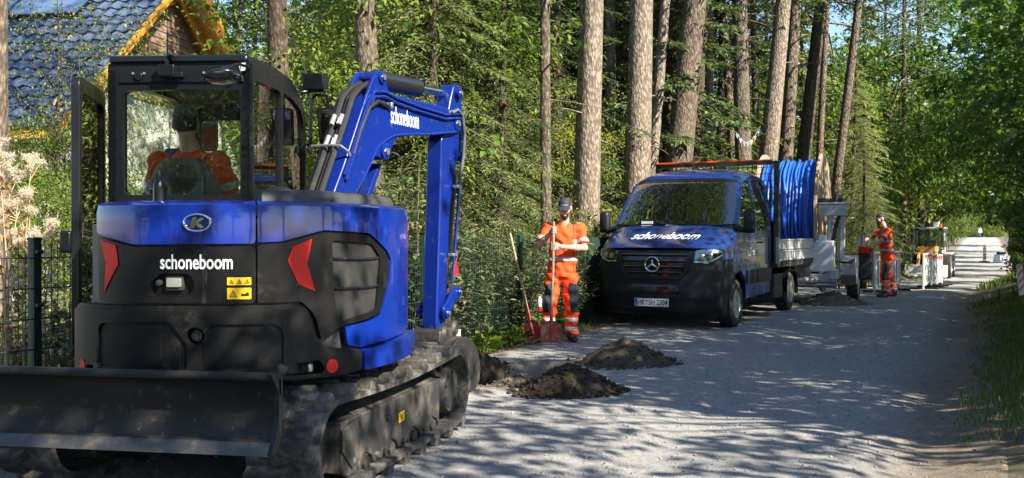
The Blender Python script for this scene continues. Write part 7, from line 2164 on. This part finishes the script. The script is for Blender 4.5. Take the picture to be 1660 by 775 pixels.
# slim trunks deeper in the wood, their crowns closing the canopy
_tm = [trunk_mesh('slim_trunk%d' % k, 17, .13 + .03 * k, .05, (.4 * (k - 1), 0), seed=k + 3, n=9, seg=9, stubs=14) for k in range(3)]
gq = random.Random(21)
for i in range(44):
    px = 430 + i * 23 + gq.uniform(-9, 9); d = gq.uniform(24, 52)
    if i % 3 == 2: px, d = gq.uniform(-80, 420), gq.uniform(33, 55)
    x, y = at(px, d)
    if st_of(x, y)[1] > -6.8: continue
    t = tree('slim_fir_tree', (x, y, gz(x, y) - .05), gq.uniform(0, 6.28), 'slim fir trunk standing deep in the shady wood', 'tree', _tm[i % 3], None, (b_dark, b_fir, b_pale)[gq.randrange(3)], 'slim firs deep in the wood')
    me, lb = cr_high[i % 2]
    for nm, mm in (('crown', me), ('branches', lb)):
        o = put(nm, mm, m_twig if nm == 'branches' else None, t); o['kind'] = 'stuff'; o.location = (.25 * (i % 3 - 1), 0, gq.uniform(-2.5, 0))

# ---- the wood behind: trees one can no longer tell apart
gi_ = random.Random(5)
def wood(proto, px, d, sc, label, nm, grp):
    x, y = at(px, d); t_ = st_of(x, y)[1]
    if t_ > -6.4 and t_ < 1.5: return
    plant(proto, px, d, label, nm, 'tree', sc, gi_.uniform(0, 6.28), grp)
for row, (d0, step) in enumerate(((23, 95), (29, 78), (37, 62), (48, 48), (62, 40))):
    px = -140 + row * 17
    while px < 1640:
        d = d0 + gi_.uniform(-2.5, 2.5)
        conif = gi_.random() < (.30 if px < 600 else (.62 if px < 900 else .60))
        if px < 640 and d < 31: px += step; continue
        if conif: wood(sp_far[gi_.randrange(2)], px, d, gi_.uniform(.75, 1.15), 'dense conifer in the shady wood behind the fence', 'wood_conifer', 'conifers in the wood behind')
        else: wood(br_far[gi_.randrange(2)], px, d, gi_.uniform(.8, 1.35), 'leafy tree in the wood behind the fence', 'wood_tree', 'leafy trees in the wood behind')
        px += step * gi_.uniform(.7, 1.3)
for _k, (px, d, sc) in enumerate(((1365, 37, 1.1), (1385, 43, 1.3), (1420, 50, 1.45), (1440, 57, 1.5), (1458, 64, 1.6), (1470, 74, 1.8), (1500, 84, 1.6), (1520, 95, 1.6), (1535, 110, 1.6), (1545, 130, 1.7), (1575, 190, 1.5), (1600, 188, 1.5), (1625, 192, 1.5), (1560, 215, 2.4), (1620, 215, 2.4), (1645, 220, 2.4))):
    x, y = at(px, d)
    plant(br_far[gi_.randrange(2)], px, d, 'leafy tree beside the far road, %s one counting away from us' % ORD[_k], 'roadside_tree', 'tree', sc, None, 'roadside trees far off')
for _k, (s, sc) in enumerate(((30, .34), (34, .3), (39, .36), (45, .34), (52, .42), (60, .45), (70, .5), (82, .55), (95, .6))):
    x, y = road_xy(s, -5.7 - gi_.uniform(0, .8))
    r_ = tree('roadside_bush', (x, y, gz(x, y) - .1), gi_.uniform(0, 6), 'low bush on the left verge of the far road, %s one counting away' % ORD[_k], 'bush', None, br_mid[gi_.randrange(2)][1], None, 'bushes on the far left verge', sc)

# ---- right-hand side: maples over the bank
rs = random.Random(9)
names = ['maple overhanging the right road edge closest to us', 'maple behind the closest one on the right bank', 'maple over the right road edge level with the van', 'maple over the right road edge level with the trailer', 'maple over the right road edge level with the loader']
k = 0
for s, t, sc in ((8.8, 3.0, .84), (12.0, 2.5, .86), (15.6, 2.2, .88), (20.0, 2.0, .92), (25.0, 1.8, 1.0), (31, 1.7, 1.1), (38, 1.5, 1.2), (46, 1.4, 1.25), (55, 1.3, 1.3), (66, 1.2, 1.35), (78, 1.2, 1.4), (92, 1.0, 1.5), (110, 1.0, 1.6), (130, 1.0, 1.7)):
    x, y = road_xy(s, t); p = maple[k % 2] if s < 40 else br_far[0]
    lab = names[k] if k < len(names) else '%s tree of the right-hand row counting away from us' % ORD[k]
    tree('maple_tree', (x, y, gz(x, y) - .05), rs.uniform(0, 6.28), lab, 'tree', p[0], p[1], b_dark, 'maples along the right bank', sc, p[2]); k += 1
# lower hedge growth against the bank
for i, (s, t, sc) in enumerate(((10.2, 1.55, .30), (12.2, 1.35, .36), (14.3, 1.2, .42), (16.6, 1.15, .46), (19, 1.2, .5), (22, 1.2, .5), (25.5, 1.2, .5), (29.5, 1.2, .52), (34, 1.1, .55), (40, 1.1, .55), (47, 1.0, .6))):
    x, y = road_xy(s, t)
    tree('hedge_bush', (x, y, gz(x, y) - .35), rs.uniform(0, 6.28), '%s dark hedge bush low on the right bank, counting away from us' % ORD[i], 'bush', None, maple[i % 2][1] if s < 30 else br_mid[1][1], None, 'hedge bushes on the right bank', sc * .62)
# trees beside and behind the camera that shade the road
for i, (s, t, sc) in enumerate(((6.3, 3.8, .95), (1.6, 3.7, 1.0), (-1.6, 3.6, 1.0), (-5.4, 4.2, 1.05), (-9.5, 3.5, 1.0), (9.0, 6.6, 1.0), (14, 6.6, 1.0), (20, 6.6, 1.1))):
    x, y = road_xy(s, t); p = shade[1 if i == 0 else i % 2]
    tree('roadside_maple', (x, y, gz(x, y) - .05), rs.uniform(0, 6.28), 'roadside maple beside and behind the viewpoint', 'tree', p[0], p[1], b_dark, 'maples beside the viewpoint', sc, p[2])

# unseen second row, added behind the maples to close the shade
for i, s in enumerate((10.4, 13.6, 17.0, 20.8, 24.5)):
    x, y = road_xy(s, 5.3 + .4 * (i % 2)); p = shade[i % 2]
    tree('added_shade_maple', (x, y, gz(x, y) - .05), rs.uniform(0, 6.28), 'unseen maple of the second row, added behind the right-hand hedge for shade', 'tree', p[0], p[1], b_dark, 'added second row of shade maples on the right', .98, p[2])
# crowns arching over the far road
for i, (px, d, sc, side) in enumerate(((1436, 44, 1.45, 0), (1478, 55, 1.4, 0), (1500, 63, 1.5, 0), (1515, 74, 1.6, 0), (1528, 88, 1.7, 0), (1672, 36, 1.6, 1), (1650, 47, 1.95, 1), (1650, 56, 1.5, 1), (1645, 70, 1.6, 1), (1640, 90, 1.7, 1))):
    plant(shade[i % 2], px, d, '%s arching tree over the far road on its %s side, counting away' % (ORD[i % 5], ('left', 'right')[side]), 'arching_tree', 'tree', sc, None, 'trees arching over the far road')
for i, (px, d) in enumerate(((1570, 186), (1592, 183), (1612, 186), (1635, 180), (1548, 178))):
    plant(br_far[i % 2], px, d, 'dense bush closing the end of the road, %s from the left' % ORD[(1, 2, 3, 4, 0)[i]], 'far_bush', 'bush', 1.3, None, 'bushes at the end of the road', dz=-3.0)
# unseen wood behind the viewpoint, added to darken reflections and sky fill
rb = random.Random(77)
for i in range(16):
    s = -13 - 2.1 * i * .8 - rb.uniform(0, 2); t = (-13, -9, -5.5, -1.5, 3.0)[i % 5] + rb.uniform(-1, 1)
    x, y = road_xy(s, t); p = (br_far[0], sp_far[0])[i % 2]
    tree('added_tree_behind', (x, y, gz(x, y) - .05), rb.uniform(0, 6.28), 'unseen tree of the wood behind the viewpoint, added to darken reflections', 'tree', p[0], p[1], b_dark, 'trees added behind the viewpoint', rb.uniform(.9, 1.3), p[2])
# ---- grass, weeds, litter
def blades(name, S, T, hgt, m, seed, wid=.006, label='grass', lean=.5):
    g = np.random.default_rng(seed); n = len(S)
    X = S * RS + (T + bend(S)) * RC; Y = S * RC - (T + bend(S)) * RS; Z = ground_z(X, Y)
    P = np.stack([X, Y, Z - .005], -1); h = hgt * g.uniform(.4, 1.2, n)
    a = g.uniform(0, 6.283, n); D = np.stack([np.cos(a) * lean * g.random(n), np.sin(a) * lean * g.random(n), np.ones(n)], -1)
    V, F = leaf_cards(P, D, rand_dirs(g, n), h, np.full(n, wid) * g.uniform(.7, 1.5, n), .2, .12)
    o = put(name, np_mesh(name, V, F), m); tag(o, label, 'grass', kind='stuff'); return o
g = np.random.default_rng(31)
def patchy(S, T, f=1.6, th=-.1):
    k = wob(S * 1.0, T * 1.3 + 4, f) > th
    return S[k], T[k]
S = g.uniform(7.0, 22, 48000); T = g.uniform(-.2, 1.6, 48000); k_ = g.random(48000) < smooth01(-.3, .45, T + .3 * wob(S, T, 2.0)) * smooth01(6.5, 9, S); S, T = patchy(S[k_], T[k_], 2.2, -.3)
blades('grass', S, T, .11, l_grass, 1, .008, 'short green grass growing on the right bank')
S = g.uniform(20, 90, 16000); T = np.where(g.random(16000) < .5, g.uniform(-6.4, -5.2, 16000), g.uniform(-.3, 1.2, 16000)); S, T = patchy(S, T, .8, -.15)
blades('verge_grass', S, T, .30, l_grass, 2, .03, 'rough grass on both verges of the far road')
S = g.uniform(3, 17, 16000); T = g.uniform(-6.5, -5.25, 16000); S, T = patchy(S, T, 2.0, .0)
blades('fence_grass', S, T, .13, l_grass, 3, .008, 'tufts of grass along the foot of the fence')
# fallen leaves and twigs
n = 9000; S = g.uniform(2, 20, n); T = np.where(g.random(n) < .8, g.uniform(-8, -5.0, n), g.uniform(-.3, 1.5, n))
X = S * RS + (T + bend(S)) * RC; Y = S * RC - (T + bend(S)) * RS
P = np.stack([X, Y, ground_z(X, Y) + .012], -1); a = g.uniform(0, 6.283, n)
V, F = leaf_cards(P, np.stack([np.cos(a), np.sin(a), g.normal(size=n) * .25], -1), np.array([0, 0, 1.0]) + g.normal(size=(n, 3)) * .3,   .036 * g.uniform(.5, 1.3, n), .020 * g.uniform(.6, 1.3, n), .2)
o = put('leaf_litter', np_mesh('leaf_litter', V, F), l_dry); tag(o, 'brown leaf litter along both edges of the road', 'leaf litter', kind='stuff')
# broad weeds by the fence and the bank
def weed(x, y, label, sc=1.0, seed=0):
    g = np.random.default_rng(seed); n = 60
    r_ = empty('weed', (x, y, gz(x, y)), g.uniform(0, 6), label, 'weed', 'weeds along the fence')
    a = g.uniform(0, 6.283, n); el = g.uniform(.25, 1.4, n); q = g.random((n, 1)) * .1 * sc
    D = np.stack([np.cos(a), np.sin(a), el], -1); P = np.concatenate([np.cos(a)[:, None] * q, np.sin(a)[:, None] * q, g.random((n, 1)) * .14 * sc], 1)
    V, F = leaf_cards(P, D, np.array([[0, 0, 1.0]]) + g.normal(size=(n, 3)) * .2, .17 * sc * g.uniform(.5, 1.2, n), .05 * sc * g.uniform(.6, 1.2, n), .2, .3)
    me = np_mesh('weed', V, F); o = put('leaves', me, l_hedge, r_); o['kind'] = 'stuff'
for i, (s, t) in enumerate(((11.0, -5.3), (11.5, -5.45), (12.2, -5.35), (12.9, -5.4), (10.4, -5.35), (9.7, -5.45))):
    x, y = road_xy(s, t); weed(x, y, 'low leafy weed at the mesh fence foot, %s one counted from the far end' % ORD[[2, 3, 4, 5, 1, 0][i]], 1.0 + .3 * (i % 3), 300 + i)
# creeper on the fence by the left post
cx_, cy_ = road_xy(s_first + .22, FENCE_T + .06)
cr_ = empty('creeper', (cx_, cy_, gz(cx_, cy_)), 0, 'dark creeper climbing the fence right of its left post', 'creeper')
n = 260; zz = G.random(n) * .95; V, F = leaf_cards(np.stack([G.normal(0, .09, n) + .05 * np.sin(zz * 6), G.normal(0, .05, n), zz], -1), rand_dirs(G, n, -.3), rand_dirs(G, n, .5), .075 * G.uniform(.6, 1.2, n), .045 * G.uniform(.6, 1.2, n), .2, .2)
o = put('leaves', np_mesh('creeper', V, F), l_laurel, cr_); o['kind'] = 'stuff'
w = MB()
for k in range(4): w.tube([Vector((.03 * k - .04, 0, 0)), Vector((.05 * math.sin(k * 2), .02, .5)), Vector((.08 * math.sin(k * 3), .0, .95))], [.007, .005, .003], 5)
w.build('stems', m_twig, cr_)

# ---- dried fluffy flower stalks at the left
m_fluff = leaf_mat('seed_fluff', (.52, .46, .36), (.72, .66, .54), None, .5, .9, .1)
m_stalk = mat('dry_stalk', (.36, .26, .15), .9, var=((.50, .38, .24), 8, .5))
def fluffy(px, d, h, label, seed):
    g = np.random.default_rng(seed); x, y = at(px, d)
    r_ = empty('dried_flower', (x, y, gz(x, y)), 0, label, 'dried flower', 'dried flower stalks at the left fence')
    w = MB(); Ps = []; Ds = []
    top = Vector((g.normal() * .06, g.normal() * .05, h)); w.tube([Vector((0, 0, 0)), Vector((g.normal() * .03, 0, h * .5)), top], [.008, .006, .003], 5)
    heads = [top]
    for k in range(9):
        t = g.uniform(.55, .98); b = Vector((top.x * t, top.y * t, h * t)); e = b + Vector((g.normal() * .065, g.normal() * .05, g.uniform(.03, .13))); w.tube([b, e], [.004, .002], 4); heads.append(e)
    w.build('stalk', m_stalk, r_)
    n = 1700; hi_ = g.integers(0, len(heads), n); c = np.array([tuple(v) for v in heads])[hi_] + g.normal(size=(n, 3)) * .012
    dv = rand_dirs(g, n, .3); V, F = leaf_cards(c + dv * .012 * g.random((n, 1)), dv, rand_dirs(g, n), .024 * g.uniform(.4, 1.4, n), .006 * g.uniform(.6, 1.3, n), .1)
    Ps = V; o = put('seed_heads', np_mesh('seed_heads', V, F), m_fluff, r_); o['kind'] = 'stuff'
    n = 46; zz = g.uniform(.15, .9, n) * h; a = g.uniform(0, 6.283, n)
    V, F = leaf_cards(np.stack([top.x * zz / h, top.y * zz / h, zz], -1), np.stack([np.cos(a), np.sin(a), -.3 + g.normal(size=n) * .4], -1), rand_dirs(g, n), .10 * g.uniform(.5, 1.2, n), .018 * g.uniform(.6, 1.3, n), .3, .4)
    o = put('leaves', np_mesh('dry_leaves', V, F), l_dry, r_); o['kind'] = 'stuff'
for i, (px, d, h, lab) in enumerate(((-4, 7.3, 2.02, 'dried fluffy flower stalk at the very left picture edge'), (8, 7.25, 2.08, 'tallest dried fluffy flower stalk left of the fence post'), (22, 7.35, 2.0, 'dried fluffy flower stalk between the tallest stalk and the fence post'), (38, 7.3, 1.96, 'dried fluffy flower stalk directly above the left fence post'), (46, 7.4, 1.74, 'shorter dried flower stalk right of the left fence post'), (14, 7.2, 1.66, 'short dried flower stalk low among the taller ones'), (73, 7.5, 1.50, 'single small dried flower head beside the cab door'))):
    fluffy(px, d, h, lab, 400 + i)

# ---- bunting between two trunks
bn = empty('bunting', (0, 0, 0), 0, 'string of small white pennants hanging between trunks above the van', 'bunting')
pts = []
for t in np.linspace(0, 1, 15):
    px = lerp(1192, 1232, t); y_ = lerp(213, 205, t) + 22 * math.sin(PI * t); d = 23.6; x, y = at(px, d); pts.append(Vector((x, y, CAM_H + (378 - y_) * d / 1600)))
w = MB(); w.tube(pts, .004, 4); w.build('string', m_white, bn)
for k in range(1, 14, 2):
    a = pts[k]; w = MB(); w.prism([(-.04, 0), (.04, 0), (.006, -.12)], lambda u, v, q: a + Vector((u, q, v)), -.002, .002); w.build('pennant', mat('pennant_%d' % (k % 3), ((.45, .45, .43), (.2, .33, .36), (.42, .27, .3))[k % 3], .8), bn)
